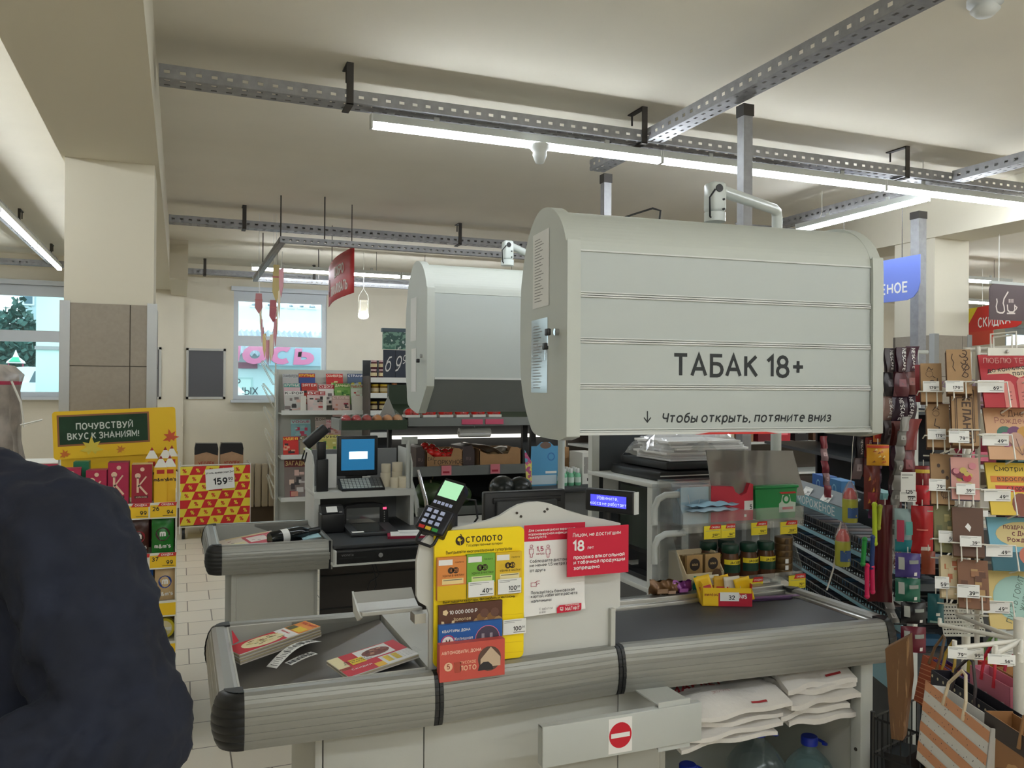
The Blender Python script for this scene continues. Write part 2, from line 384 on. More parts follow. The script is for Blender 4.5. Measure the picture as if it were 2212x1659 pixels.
# ---- columns and ceiling beams (concrete, plastered; lower part clad with large tiles)
CLAD = mat('cladding_tile', (158, 148, 134), .5, noise=.05, nscale=60)
GROUT = mat('dark_grout', (104, 96, 86), .8); GUARD = mat('corner_guard', (176, 178, 178), .35, .5)
def column(n, x0, x1, y0, y1, zt, vx):
    b = B(); b.box(x0, x1, y0, y1, 0, HC-.3, WHITEP); e = .012; b.box(x0-.006, x1+.006, y0-.006, y1+.006, 0, zt, GROUT)
    z = zt
    while z > 0:
        za = max(0, z-.3)
        for (a, c) in ((x0+.02, x0+vx), (x0+vx+.004, x1-.02)): b.box(a, c, y0-e, y0, za+.004, z, CLAD); b.box(a, c, y1, y1+e, za+.004, z, CLAD)
        b.box(x0-e, x0, y0+.02, y1-.02, za+.004, z, CLAD); b.box(x1, x1+e, y0+.02, y1-.02, za+.004, z, CLAD); z = za
    b.struct('trim_%d' % n)
    g = B()
    for cx in (x0, x1):
        s = 1 if cx == x0 else -1
        g.prism([(cx-s*.016, y0-.016), (cx+s*.028, y0-.016), (cx+s*.028, y0-.012), (cx-s*.012, y0-.012), (cx-s*.012, y0+.03), (cx-s*.016, y0+.03)], 0, zt+.01, GUARD, 'z')
    g.struct('trim_%d' % (n+1))
column(2, -.515, -.125, 4.44, 4.84, 1.99, .285)
column(4, 5.03, 5.37, 4.44, 4.8, 2.0, .26)
B().box(-.53, -.105, YF, YB, 2.68, HC, WHITEP).struct('trim_6')
B().box(5.01, 5.39, YF, YB, 2.7, HC, WHITEP).struct('trim_7')
B().box(-.105, .06, 8.6, YB, 2.62, HC, WHITEP).struct('trim_8')
# ================================================================ perforated steel trays under the ceiling
def tray(p, q, w=.1, h=.05, name='cable_tray', label='', pitch=.06, group='perforated cable trays'):
    p, q = Vector(p), Vector(q); L = (q-p).length; x = (q-p).normalized(); M = frame3(p, x, (0, 0, 1))
    t = thing(name, label, 'cable tray', p, math.atan2(x.y, x.x), group); b = B()
    def side(fn):                                        # one perforated web: fn(u along, v across 0..1)
        n = int(L/pitch)
        def qd(u0, u1, v0, v1): b.poly([fn(u0, v0), fn(u1, v0), fn(u1, v1), fn(u0, v1)], GALV)
        qd(0, L, 0, .36); qd(0, L, .64, 1)
        for i in range(n+1): qd(max(0, i*pitch-pitch*.31), min(L, i*pitch+pitch*.31), .36, .64)
    side(lambda u, v: (u, 0, v*h)); side(lambda u, v: (u, w, v*h))
    side(lambda u, v: (u, v*w/2, 0)); side(lambda u, v: (u, w/2+v*w/2, 0))
    b.box(0, L, 0, .008, h, h+.004, GALV); b.box(0, L, w-.008, w, h, h+.004, GALV)
    b.part('channel', t, sol=.002); return t
def hanger(x, y, z0, up, name='ceiling_bracket', label='', w=.03, d=.1):
    b = B(); b.box(x-w/2, x+w/2, y-.008, y-.003, z0-.012, HC-.006, DARKM); b.box(x-w/2, x+w/2, y-.008, y+up, HC-.006, HC, DARKM)
    b.box(x-w/2, x+w/2, y-.008, y+d+.01, z0-.014, z0-.008, DARKM); b.tube([(x, y+up-.02, HC), (x, y+up-.02, HC-.06)], .005, DARKM, 6)
    b.solo(name, label, 'bracket', 'ceiling brackets')
TY = 3.6; TZ = 2.83
tray((-.09, TY, TZ), (8.5, TY, TZ), .11, .05, label='long perforated cable tray above the front row of strip lamps')
tray((2.235, 1.2, TZ+.004), (2.235, 3.595, TZ+.004), .09, .055, label='perforated cable tray crossing over the tobacco cabinet towards the ceiling corner')
tray((2.235, 3.715, TZ+.004), (2.235, 4.22, TZ+.004), .09, .055, label='perforated cable tray continuing beyond the front tray to the second steel post')
tray((4.3, 2.2, TZ+.004), (4.3, 3.595, TZ+.004), .09, .055, label='perforated cable tray at the right edge, nearer than the front tray')
tray((4.3, 3.715, TZ+.004), (4.3, 5.2, TZ+.004), .09, .055, label='perforated cable tray leading towards the tiled column at the card racks')
tray((3.9, 5.24, TZ-.02), (5.0, 5.24, TZ-.02), .09, .05, label='short perforated tray beside the tiled column at the card racks')
tray((-.09, 6.75, TZ), (5.0, 6.75, TZ), .11, .05, label='perforated cable tray behind the front strip lamps, nearer than the wall tray')
tray((.02, 9.75, TZ), (5.0, 9.75, TZ), .11, .05, label='perforated cable tray running along the top of the window wall')
tray((-3.6, 9.75, TZ), (-.55, 9.75, TZ), .11, .05, label='perforated cable tray above the window beside the wrapped pallet')
for x, lb in ((.67, 'dark bracket holding the long front tray nearest the beam'), (2.13, 'dark bracket holding the front tray just left of the crossing tray'), (3.86, 'dark bracket holding the front tray above the blue aisle sign'),):
    hanger(x, TY, TZ, .1 if x < 1 else .14, label=lb)
for x, lb in ((.45, 'dark bracket holding the middle tray above the magazine rack'), (2.2, 'dark bracket holding the middle tray above the second cabinet')):
    hanger(x, 6.75, TZ, .1, label=lb)
for x, lb in ((.24, 'dark bracket on the wall tray above the grey notice boards'), (1.42, 'dark bracket on the wall tray behind the red welcome sign')):
    hanger(x, 9.75, TZ, .06, label=lb)
tray((-1.17, 3.0, TZ), (-1.17, 9.6, TZ), .09, .05, label='perforated cable tray in the aisle beyond the beam, above its strip lamps')
for y, lb in ((7.6, 'bent bracket on the aisle tray beyond the beam, nearer one'), (9.35, 'bent bracket on the aisle tray beyond the beam, nearer the window')): hanger(-1.2, y, TZ, .14, label=lb, w=.02)
# ---- steel posts that carry the cabinets
def post(x, y, z0, z1, label, w=.046):
    b = B(); b.box(x-w/2, x+w/2, y-w/2, y+w/2, z0, z1, GALV); b.box(x-w/2-.004, x+w/2+.004, y-w/2-.004, y+w/2+.004, z1-.05, z1, DARKM)
    b.solo('steel_post', label, 'post', 'square steel posts')
post(2.265, 2.98, 0, TZ, 'square steel post rising behind the tobacco cabinet from the checkout')
post(2.265, 4.25, 0, TZ, 'square steel post between the two hanging cabinets')
post(4.72, 4.3, 0, TZ, 'square steel post standing in front of the tiled column at the card racks', .07)
# ---- thin pipe under the ceiling
B().tube([(.0, 7.3, 2.94), (5.0, 7.3, 2.94)], .008, WHITEP, 6).solo('conduit', 'thin pale conduit running under the ceiling behind the middle tray', 'conduit')
# ================================================================ strip lamps
def lamp(p, rz, L, label, wires=False):
    t = thing('strip_lamp', label, 'strip lamp', p, rz, 'linear strip lamps')
    B().box(0, L, -.02, .02, .016, .05, GSTEEL).part('housing', t)
    if wires:
        for u in (.25, L-.25): B().tube([(u, 0, .05), (u, 0, HC-p[2])], .002, DARKM, 5).part('hanging_wire', t)
    B().box(.004, L-.004, -.016, .016, -.012, .016, GLOW, .006).part('diffuser', t)
    [B().box(u-.004, u+.004, -.021, .021, -.013, .05, WSTEEL).part("end_cap", t) for u in (0, L)]

    for u in (.3, L-.3): B().box(u-.012, u+.012, -.004, .004, .05, .075, GSTEEL).part("clip", t)
LZ = 2.755
for i, lb in enumerate(('strip lamp on the front tray, the one that starts nearest the beam', 'strip lamp on the front tray above the tobacco cabinet', 'strip lamp on the front tray past the crossing lamp', 'strip lamp on the front tray, farthest along to the aisles', 'strip lamp on the front tray beyond the card racks')):
    lamp((.775+1.485*i, TY+.05, LZ), 0, 1.475, lb)
lamp((4.13, 3.70, LZ-.012), R(90), 1.12, 'short strip lamp hung on thin wires in front of the tiled column')
for i in range(2): lamp((.64+1.51*i, 8.55, LZ), 0, 1.49, ('strip lamp in front of the window beside the red welcome sign', 'strip lamp behind the second hanging cabinet')[i], True)
for i in range(4): lamp((-1.13, 3.3+1.53*i, LZ), R(90), 1.5, 'strip lamp in the aisle beyond the beam, %s one from the window' % ('fourth', 'third', 'second', 'first')[i])
for y, lb in ((-.2, 'behind the photographer'), (-2.0, 'at the shop front')):
    for x in (-2.2, -.6, 1.0, 2.6, 4.2, 6): lamp((x, y, LZ), 0, 1.475, 'strip lamp in the unseen row ' + lb)
lamp((7.3, 6.35, LZ), 0, 1.0, 'strip lamp far down the aisle, the upper of the two beside the coffee sign', True)
lamp((9.2, 7.9, LZ), 0, 1.3, 'strip lamp far down the aisle, the lower of the two beside the coffee sign', True)
for x in (6.6, 8.2, 9.8, 11.4): lamp((x, 4.2, LZ), 0, 1.475, 'strip lamp over the far aisles behind the tiled column')
for (x, y, a, lb) in ((4.13, 3.75, .0, 'front'), (4.13, 4.6, .0, 'rear')):
    B().tube([(x, y, LZ+.04), (x+.02, y, 2.84), (x+.02, y, 2.99)], .0022, WIRE, 5).solo('hanging_wire', 'thin white wire holding the %s end of the short strip lamp' % lb, 'wire')
# detectors
def detector(p, label, r=.045):
    b = B(); b.lathe([(r, 0), (r, -.02), (r*.7, -.035), (r*.75, -.05), (r*.45, -.085), (.004, -.09)], WSTEEL, 18, p); b.solo('smoke_detector', label, 'detector', 'ceiling detectors')
detector(at(1166, 322, Y=TY-.04)+Vector((0, 0, .02)), 'white domed detector hanging below the front strip lamp')
q = at(2128, -2, Z=HC); b = B(); b.lathe([(.06, 0), (.06, -.018), (.035, -.022), (.05, -.04), (.03, -.06), (.004, -.062)], WSTEEL, 18, q); b.solo('smoke_detector', 'white round smoke detector on the bare ceiling at the top edge', 'detector', 'ceiling detectors')
# ================================================================ checkout counters
BUMP = mat('aluminium_bumper', (150, 150, 144), .38, .35); BUMPK = mat('black_rubber_cap', (30, 31, 32), .45)
BELT = mat('conveyor_belt', (58, 58, 60), .6, noise=.05, nscale=120); TRAYF = mat('packing_tray_sheet', (104, 100, 96), .35, .3)
PANEL = mat('counter_panel', (190, 190, 182), .5)
def bprof(n=6):
    P = [(-.05, .856), (-.05, .869), (-.036, .875), (-.014, .876), (-.002, .871)]; z0, z1 = .864, .75
    for k in range(n):
        a, c = z0+(z1-z0)*k/n, z0+(z1-z0)*(k+1)/n
        for z, d in ((a-.0007, 0), (a-.0014, .0012), ((a+c)/2, .0017), (c+.0014, .0012), (c+.0007, 0)):
            P.append((.012*(1-((z-.806)/.06)**2)+d, z))
    return P+[(.0, .745), (-.012, .741), (-.035, .741)]
def bumper(par, p, q, name='bumper_rail'):
    p, q = Vector((*p, 0)), Vector((*q, 0)); d = (q-p).normalized(); o = Vector((d.y, -d.x, 0)); b = B(); P = bprof()
    n = len(P); vs = [e+o*u+Vector((0, 0, z)) for e in (p, q) for u, z in P]
    b.add(vs, [(i, (i+1) % n, (i+1) % n+n, i+n) for i in range(n)]+[tuple(range(n-1, -1, -1)), tuple(range(n, 2*n))], BUMP); return b.wpart(name, par)
def cap(par, c, a0, a1, r=.055):
    b = B(); P = [(u*1.15+.002, z) for u, z in bprof()[3:-1]]
    b.grid(lambda u, v: (c[0]+(r+P[round(v*(len(P)-1))][0])*math.cos(R(a0+(a1-a0)*u)), c[1]+(r+P[round(v*(len(P)-1))][0])*math.sin(R(a0+(a1-a0)*u)), P[round(v*(len(P)-1))][1]), 10, len(P)-1, BUMPK)
    top = [(c[0]+(r-.012)*math.cos(R(a0+(a1-a0)*k/10)), c[1]+(r-.012)*math.sin(R(a0+(a1-a0)*k/10)), .8775) for k in range(11)]
    b.poly([(c[0], c[1], .8775)]+top, BUMPK); b.poly([(c[0], c[1], .742)]+[(x, y, .742) for x, y, z in top][::-1], BUMPK)
    for e in (top[0], top[-1]): b.poly([(c[0], c[1], .8775), e, (e[0], e[1], .742), (c[0], c[1], .742)], BUMPK)
    return b.wpart('corner_cap', par)
def strap(par, x, y):
    for k in (0, 1):
        b = B(); P = [(u+.006, z) for u, z in bprof()[1:-1]]; P = [(-.05, .862)]+P+[(-.035, .738)]
        b.prism([(y-u, z) for u, z in P], x+.012*k, x+.012*k+.010, BUMPK, 'x'); b.wpart('joint_strap', par)
def packing(par, x, y, W=.457, D=.61):                   # raised-edge packing tray at the end of the counter
    bumper(par, (x+.055, y), (x+.055+W, y-.018)); bumper(par, (x, y+.06+D-.06), (x, y+.055)); bumper(par, (x+.055+W, y+D+.03), (x+.055, y+D+.055))
    cap(par, (x+.055, y+.055), 180, 270); cap(par, (x+.055, y+D), 90, 180)
    b = B(); b.grid(lambda u, v: (x+.05+u*W, y+.05+v*(D-.045), .785+.072*u**1.4), 8, 1, TRAYF); b.wpart('tray_floor', par)
    b = B(); b.box(x+.05, x+.05+W, y+D-.005, y+D+.005, .74, .872, PANEL); b.box(x+.05, x+.05+W, y+.045, y+.05, .74, .872, PANEL); b.box(x+.045, x+.05, y+.05, y+D, .74, .872, PANEL); b.wpart('tray_wall', par)
K1 = thing('checkout_counter', 'nearest grey checkout counter, with the yellow lottery board and a dark conveyor belt', 'checkout counter', (1.1, 2.3, 0), 0, 'checkout counters')
packing(K1, .09, 2.05)
bumper(K1, (.626, 2.04), (1.14, 2.06)); bumper(K1, (1.166, 2.062), (2.065, 2.0)); strap(K1, .602, 2.036); strap(K1, 1.141, 2.062)
bumper(K1, (2.12, 2.055), (2.12, 2.44)); cap(K1, (2.065, 2.055), 270, 360); cap(K1, (2.065, 2.44), 0, 90)
b = B(); b.box(1.17, 2.075, 2.485, 2.53, .80, .882, ALU, .004); b.box(1.17, 2.075, 2.462, 2.484, .80, .868, ALU, .003); b.wpart('back_rail', K1)
b = B(); b.box(1.172, 2.055, 2.10, 2.46, .80, .857, BELT, .006); b.wpart('conveyor_belt', K1)
b = B(); b.box(2.056, 2.075, 2.06, 2.46, .80, .864, ALU, .002); b.wpart('belt_end_plate', K1)
b = B(); b.box(.612, 1.165, 2.085, 2.68, .74, .862, PANEL); b.wpart('middle_deck', K1)
for (x0, x1) in ((.32, .338), (.341, .60), (.603, 1.178), (1.181, 1.32)):
    b = B(); b.box(x0, x1, 2.12, 2.14, .06, .742, PANEL, .0015); b.wpart('base_panel', K1)
b = B(); b.box(.32, .338, 2.14, 2.58, .06, .742, PANEL); b.box(.34, 2.04, 2.56, 2.575, .06, .742, PANEL); b.wpart('carcass', K1)
b = B(); b.box(1.32, 1.338, 2.12, 2.55, .06, .742, PANEL); b.box(1.338, 2.04, 2.135, 2.55, .545, .56, PANEL); b.wpart('bag_shelf', K1)
b = B(); b.box(1.338, 2.04, 2.1, 2.55, .06, .11, PANEL); b.wpart('bottom_shelf', K1)
b = B(); b.box(2.02, 2.07, 2.055, 2.1, 0, .742, GSTEEL, .003); b.box(2.04, 2.06, 2.1, 2.55, .06, .742, PANEL); b.wpart('end_leg', K1)
for z in (.3, .45, .62): B().tube([(2.0195, 2.075, z), (2.017, 2.075, z)], .006, DARKM, 8).wpart('screw', K1)
b = B(); b.box(.3, 2.06, 2.16, 2.6, 0, .06, BLACKP); b.wpart('plinth', K1)
# swing gate board with the no-entry sticker
g = thing('barrier_board', 'long pale board with a red no-entry disc, fixed in front of the counter', 'barrier', (1.1, 1.94, .64))
b = B(); b.box(.858, 1.334, 1.93, 1.938, .638, .742, GSTEEL, .002); b.box(.858, .862, 1.938, 1.96, .64, .74, GSTEEL); b.box(.858, 1.334, 1.938, 1.955, .737, .7415, GSTEEL); b.wpart('board', g)
for z in (.632, .748):
    b = B(); b.box(1.2, 1.3, 1.938, 2.12, z-.002, z+.002, GSTEEL); b.box(1.2, 1.3, 1.936, 1.939, z-.008, z+.008, GSTEEL); b.wpart('bracket', g)
RED = mat('sign_red', (206, 20, 44), .6); WHI = mat('print_white', (240, 238, 234), .6)
b = B(); b.box(1.045, 1.115, 1.9285, 1.9299, .645, .736, WHI); b.disc(1.08, .691, .0335, 1.928, RED, 32); b.rect(1.052, 1.108, .685, .697, 1.9276, WHI); b.wpart('no_entry_sticker', g)
# ---- white screen panel with wavy top
P = [(.605, .862), (1.133, .862), (1.15, .975), (1.167, .98), (1.167, 1.217), (1.12, 1.229), (1.06, 1.243), (1.01, 1.257), (.975, 1.272), (.945, 1.283), (.915, 1.289), (.885, 1.289), (.855, 1.284), (.83, 1.273), (.80, 1.256), (.765, 1.246), (.70, 1.236), (.64, 1.226), (.60, 1.215), (.58, 1.195), (.57, 1.15), (.571, 1.06), (.578, 1.045), (.598, 1.032), (.605, 1.01)]
b = B(); b.prism(P, 2.09, 2.104, mat('screen_panel_white', (206, 206, 200), .5), 'y'); b.box(1.13, 1.145, 2.075, 2.2, .862, .98, PANEL); b.wpart('screen_panel', K1, bev=.002)
for x, z in ((.848, 1.262), (.86, 1.252), (.93, 1.262), (.938, 1.268)): B().tube([(x, 2.0899, z), (x, 2.0875, z)], .0035, DARKM, 10).wpart('screw', K1)
def PX(x, y, Y): q = at(x, y, Y=Y); return q.x, q.z
# ---- lottery board
YEL = mat('board_yellow', (255, 222, 0), .6); YEL2 = mat('board_yellow_deep', (226, 186, 16), .45)
lb = thing('lottery_board', 'tall yellow board with a lottery logo, standing on the checkout counter', 'sign board', (.737, 2.07, .872))
def rrect(x0, x1, z0, z1, r, n=5):
    return [(cx+r*math.cos(R(a+90*k/n)), cz+r*math.sin(R(a+90*k/n))) for cx, cz, a in ((x1-r, z1-r, 0), (x0+r, z1-r, 90), (x0+r, z0+r, 180), (x1-r, z0+r, 270)) for k in range(n+1)]
b = B(); b.prism(rrect(.612, .862, .8775, 1.228, .014), 2.07, 2.08, YEL, 'y'); Y = 2.0693
DK = mat('lottery_brown', (52, 34, 14), .6)
def T(b, s, x, y, h, Y, M, fit=None, **k):               # writing whose cap height is h picture rows at the surface Y
    X, Z = PX(x, y, Y); s0 = abs(PX(x, y-h, Y)[1]-Z)/.7
    if fit: vs = glyphs(s, k.get('bold', 0))[0]; k['sx'] = abs(PX(x+fit, y, Y)[0]-X)/(max(v[0] for v in vs)-min(v[0] for v in vs))/s0
    b.text(s, s0, X, Z, Y, M, **k)
T(b, 'СТОЛОТО', 1046, 1169, 11, Y, DK, 78, bold=.03); T(b, 'Государственные лотереи', 1047, 1178, 5, Y, DK, 76, bold=.01)
T(b, 'Выигрывайте многомиллионные суперпризы', 1036, 1192, 6, Y, DK, 138, bold=.01); T(b, 'Выигрывайте квартиры, автомобили и миллионы', 1036, 1297, 5.6, Y, DK, 150, bold=.01)
X, Z = PX(994, 1168, Y); b.disc(X, Z, .0125, Y, DK, 24); b.disc(X-.003, Z+.003, .0045, Y-.0003, YEL, 14); b.line([(X-.001, Z), (X+.001, Z-.011)], .002, Y-.0003, YEL); b.line([(X-.001, Z-.002), (X+.006, Z+.003)], .0016, Y-.0003, YEL); b.line([(X+.004, Z+.012), (X+.001, Z+.017)], .0028, Y, DK)
for yy in (1325, 1352, 1385, 1407): b.line([PX(1085, yy+4, Y), PX(1129, yy, Y)], .0008, Y, YEL2)
b.wpart('board', lb)
def leaflet(x0, x1, yt, yb, Y, cols, label, deco, th=.012, name='lottery_leaflets', cat='leaflets', grp=None):
    X0, Z1 = PX(x0, yt, Y); X1, Z0 = PX(x1, yb, Y); b = B()
    b.box(X0, X1, Y, Y+th, Z0, Z1, cols[0]); e = Y-.0006
    deco(b, X0, X1, Z0, Z1, e); return b.solo(name, label, cat, grp)
def deco_ticket(no, c2, grad):
    def f(b, X0, X1, Z0, Z1, Y):
        w, h = X1-X0, Z1-Z0; k = mat('ticket_dark', (58, 40, 24), .6)
        b.rect(X0+.04*w, X0+.52*w, Z1-.18*h, Z1-.05*h, Y, WHI); b.text('ГОСЛОТО', .045*h, X0+.76*w, Z1-.14*h, Y, k, bold=.01)
        for i, q in enumerate(no):
            cx = X0+w*(.46+.17*i); b.disc(cx, Z0+.69*h, .075*h, Y, k, 18); b.text(q, .09*h, cx, Z0+.66*h, Y-.0004, grad, bold=.02)
        b.text('УДАЧА В ЧИСЛАХ!', .062*h, X0+.55*w, Z0+.55*h, Y, k, bold=.01)
        b.rect(X0+.16*w, X0+.9*w, Z0+.37*h, Z0+.5*h, Y, c2); b.line([(X0+.2*w, Z0+.465*h), (X0+.86*w, Z0+.47*h)], .02*h, Y-.0003, mat('print_grey', (120, 116, 104), .7))
        b.rect(X0, X1, Z0, Z0+.34*h, Y, YEL2)
    return f
G1 = 'lottery leaflets on the yellow board'
leaflet(945, 1007, 1206, 1293, 2.056, [kol((222, 138, 66))], 'orange lottery leaflets, left pocket of the yellow board', deco_ticket(('4', '20'), kol((240, 214, 150)), kol((222, 138, 66))), grp=G1)
leaflet(1009, 1069, 1199, 1288, 2.056, [kol((118, 176, 62))], 'green lottery leaflets, middle pocket of the yellow board', deco_ticket(('5', '20'), kol((214, 232, 150)), kol((118, 176, 62))), grp=G1)
leaflet(1071, 1127, 1195, 1281, 2.056, [kol((226, 186, 40))], 'golden yellow lottery leaflets, right pocket of the board', deco_ticket(('6', '45'), kol((240, 226, 170)), kol((226, 186, 40))), grp=G1)
def deco_brown(b, X0, X1, Z0, Z1, Y):
    w, h = X1-X0, Z1-Z0; g = kol((232, 206, 160)); b.text('10 000 000 ₽', .15*h, X0+.38*w, Z1-.3*h, Y, WHI, bold=.025)
    b.disc(X0+.1*w, Z1-.24*h, .1*h, Y, g, 5); b.ring(X0+.14*w, Z0+.46*h, .13*h, .22*h, Y, g, 14, 170, 370)
    b.text('Золотая', .14*h, X0+.36*w, Z0+.47*h, Y, g, bold=.02); b.text('подкова', .14*h, X0+.36*w, Z0+.32*h, Y, g, bold=.02)
    for i in range(7): b.disc(X0+w*(.6+.055*i), Z0+h*(.36+.14*(i % 3)), .15*h, Y-.0001*i, kol(((178, 138, 84), (142, 100, 56), (110, 74, 60))[i % 3]), 9)
def deco_blue(b, X0, X1, Z0, Z1, Y):
    w, h = X1-X0, Z1-Z0; b.text('КВАРТИРЫ, ДОМА', .11*h, X0+.27*w, Z1-.25*h, Y, WHI, bold=.025); b.disc(X0+.14*w, Z0+.42*h, .2*h, Y, WHI, 20); b.ring(X0+.14*w, Z0+.42*h, .22*h, .245*h, Y, kol((220, 60, 90)), 20)
    b.text('М', .22*h, X0+.14*w, Z0+.35*h, Y-.0003, DK, bold=.03); b.text('Жилищная', .13*h, X0+.38*w, Z0+.47*h, Y, WHI, bold=.01); b.text('лотерея', .13*h, X0+.36*w, Z0+.3*h, Y, WHI, bold=.01)
    b.disc(X0+.76*w, Z0+.42*h, .44*h, Y, kol((236, 120, 150)), 18); b.disc(X0+.76*w, Z0+.42*h, .42*h, Y-.0002, kol((74, 66, 84)), 18)
    for i in range(5): b.rect(X0+w*(.6+.065*i), X0+w*(.645+.065*i), Z0+.08*h, Z0+h*(.34+.13*((i*2) % 4)), Y-.0004, kol(((196, 192, 196), (150, 146, 156))[i % 2]))
def deco_red(b, X0, X1, Z0, Z1, Y):
    w, h = X1-X0, Z1-Z0; b.text('АВТОМОБИЛИ, ДОМА', .11*h, X0+.33*w, Z1-.26*h, Y, kol((250, 214, 190)), bold=.02); b.disc(X0+.13*w, Z0+.4*h, .12*h, Y, kol((240, 196, 160)), 18); b.text('5', .17*h, X0+.13*w, Z0+.345*h, Y-.0003, kol((150, 50, 40)), bold=.02)
    b.prism([(X0+.21*w, Z0+.5*h), (X0+.225*w, Z0+.22*h), (X0+.315*w, Z0+.22*h), (X0+.33*w, Z0+.5*h)], Y, Y+.0002, kol((176, 74, 56)), 'y'); b.text('РУССКОЕ', .1*h, X0+.43*w, Z0+.44*h, Y, kol((240, 196, 160)), bold=.02); b.text('ЛОТО', .17*h, X0+.43*w, Z0+.26*h, Y, kol((240, 196, 160)), bold=.03)
    b.disc(X0+.76*w, Z0+.5*h, .34*h, Y, kol((96, 70, 60)), 18); b.poly([(X0+.62*w, Y-.0002, Z0+.28*h), (X0+.93*w, Y-.0002, Z0+.28*h), (X0+.93*w, Y-.0002, Z0+.52*h), (X0+.78*w, Y-.0002, Z0+.82*h), (X0+.62*w, Y-.0002, Z0+.5*h)], kol((206, 180, 152)))
    b.prism([(X0+.58*w, Z0+.2*h), (X0+.6*w, Z0+.33*h), (X0+.66*w, Z0+.42*h), (X0+.74*w, Z0+.42*h), (X0+.8*w, Z0+.32*h), (X0+.82*w, Z0+.2*h)], Y-.0006, Y-.0004, kol((46, 42, 46)), 'y')
G2 = 'lottery ticket packs at the foot of the yellow board'
leaflet(948, 1085, 1309, 1362, 2.058, [kol((92, 54, 40))], 'brown lottery ticket pack with a golden horseshoe, topmost of the three', deco_brown, .01, 'lottery_tickets', 'tickets', G2)
leaflet(948, 1085, 1352, 1402, 2.046, [kol((30, 92, 168))], 'blue lottery ticket pack, between the brown and the red pack', deco_blue, .011, 'lottery_tickets', 'tickets', G2)
leaflet(950, 1090, 1395, 1457, 2.020, [kol((206, 84, 72))], 'red lottery ticket pack, lowest and thickest of the three', deco_red, .024, 'lottery_tickets', 'tickets', G2)
# ---- price tags
TAGY = mat('tag_yellow', (236, 214, 44), .5); TAGR = mat('tag_red', (206, 46, 40), .5); GLN = mat('tag_grey_print', (150, 150, 148), .7)
def price_tag(M, w, h, price, cents, label, kind='w', group='price tags', name='price_tag'):
    b = B(M); b.box(0, w, 0, .0012, 0, h, PAPER if kind == 'w' else TAGY); y = -.0005
    if kind == 'w':
        b.line([(.05*w, h*.9), (.8*w, h*.9)], .035*h, y, GLN); b.line([(.05*w, h*.8), (.5*w, h*.8)], .03*h, y, GLN)
        b.text(price, min(.36*h, .9*w/len(price)), .8*w, .24*h, y, INK, al='R', bold=.03); b.text(cents, min(.17*h, .12*w), .82*w, .38*h if w > h else .32*h, y, INK, al='L', bold=.02); b.line([(.45*w, .13*h), (.96*w, .13*h)], .035*h, y, INK)
    else:
        b.poly([(.3*w, y, .74*h), (w, y, .74*h), (w, y, 1.08*h), (.4*w, y, 1.08*h)], TAGR); b.text('СКИДКА', .17*h, .68*w, .82*h, y-.0004, WHI, bold=.03, sx=1.05, sh=.15)
        b.text(price, .24*h, .8*w, .2*h, y, INK, al='R', bold=.03); b.text(cents, .13*h, .82*w, .3*h, y, INK, al='L', bold=.02); b.line([(.45*w, .12*h), (.95*w, .12*h)], .03*h, y, INK); b.line([(.1*w, .62*h), (.9*w, .62*h)], .025*h, y, GLN)
        if kind == 'y2': b.text('50', .26*h, .22*w, .4*h, y, INK, bold=.03)
    return b.solo(name, label, 'price tag', group)
def tag_px(x0, y0, x1, y1, Y, price, cents, label, **k):  # tag facing the aisle in the plane Y between two picture points
    X0, Z1 = PX(x0, y0, Y); X1, Z0 = PX(x1, y1, Y)
    return price_tag(frame3((X0, Y, Z0), (1, 0, 0), (0, 0, 1)), X1-X0, Z1-Z0, price, cents, label, **k)
GP = 'price tags on the yellow lottery board'
tag_px(1012, 1258, 1067, 1286, 2.050, '40', '00', 'white price tag reading 40 on the green leaflets', group=GP); tag_px(1076, 1252, 1126, 1280, 2.050, '100', '00', 'white price tag reading 100 on the golden leaflets', group=GP); tag_px(1087, 1340, 1136, 1367, 2.062, '100', '00', 'white price tag reading 100 beside the brown ticket pack', group=GP)
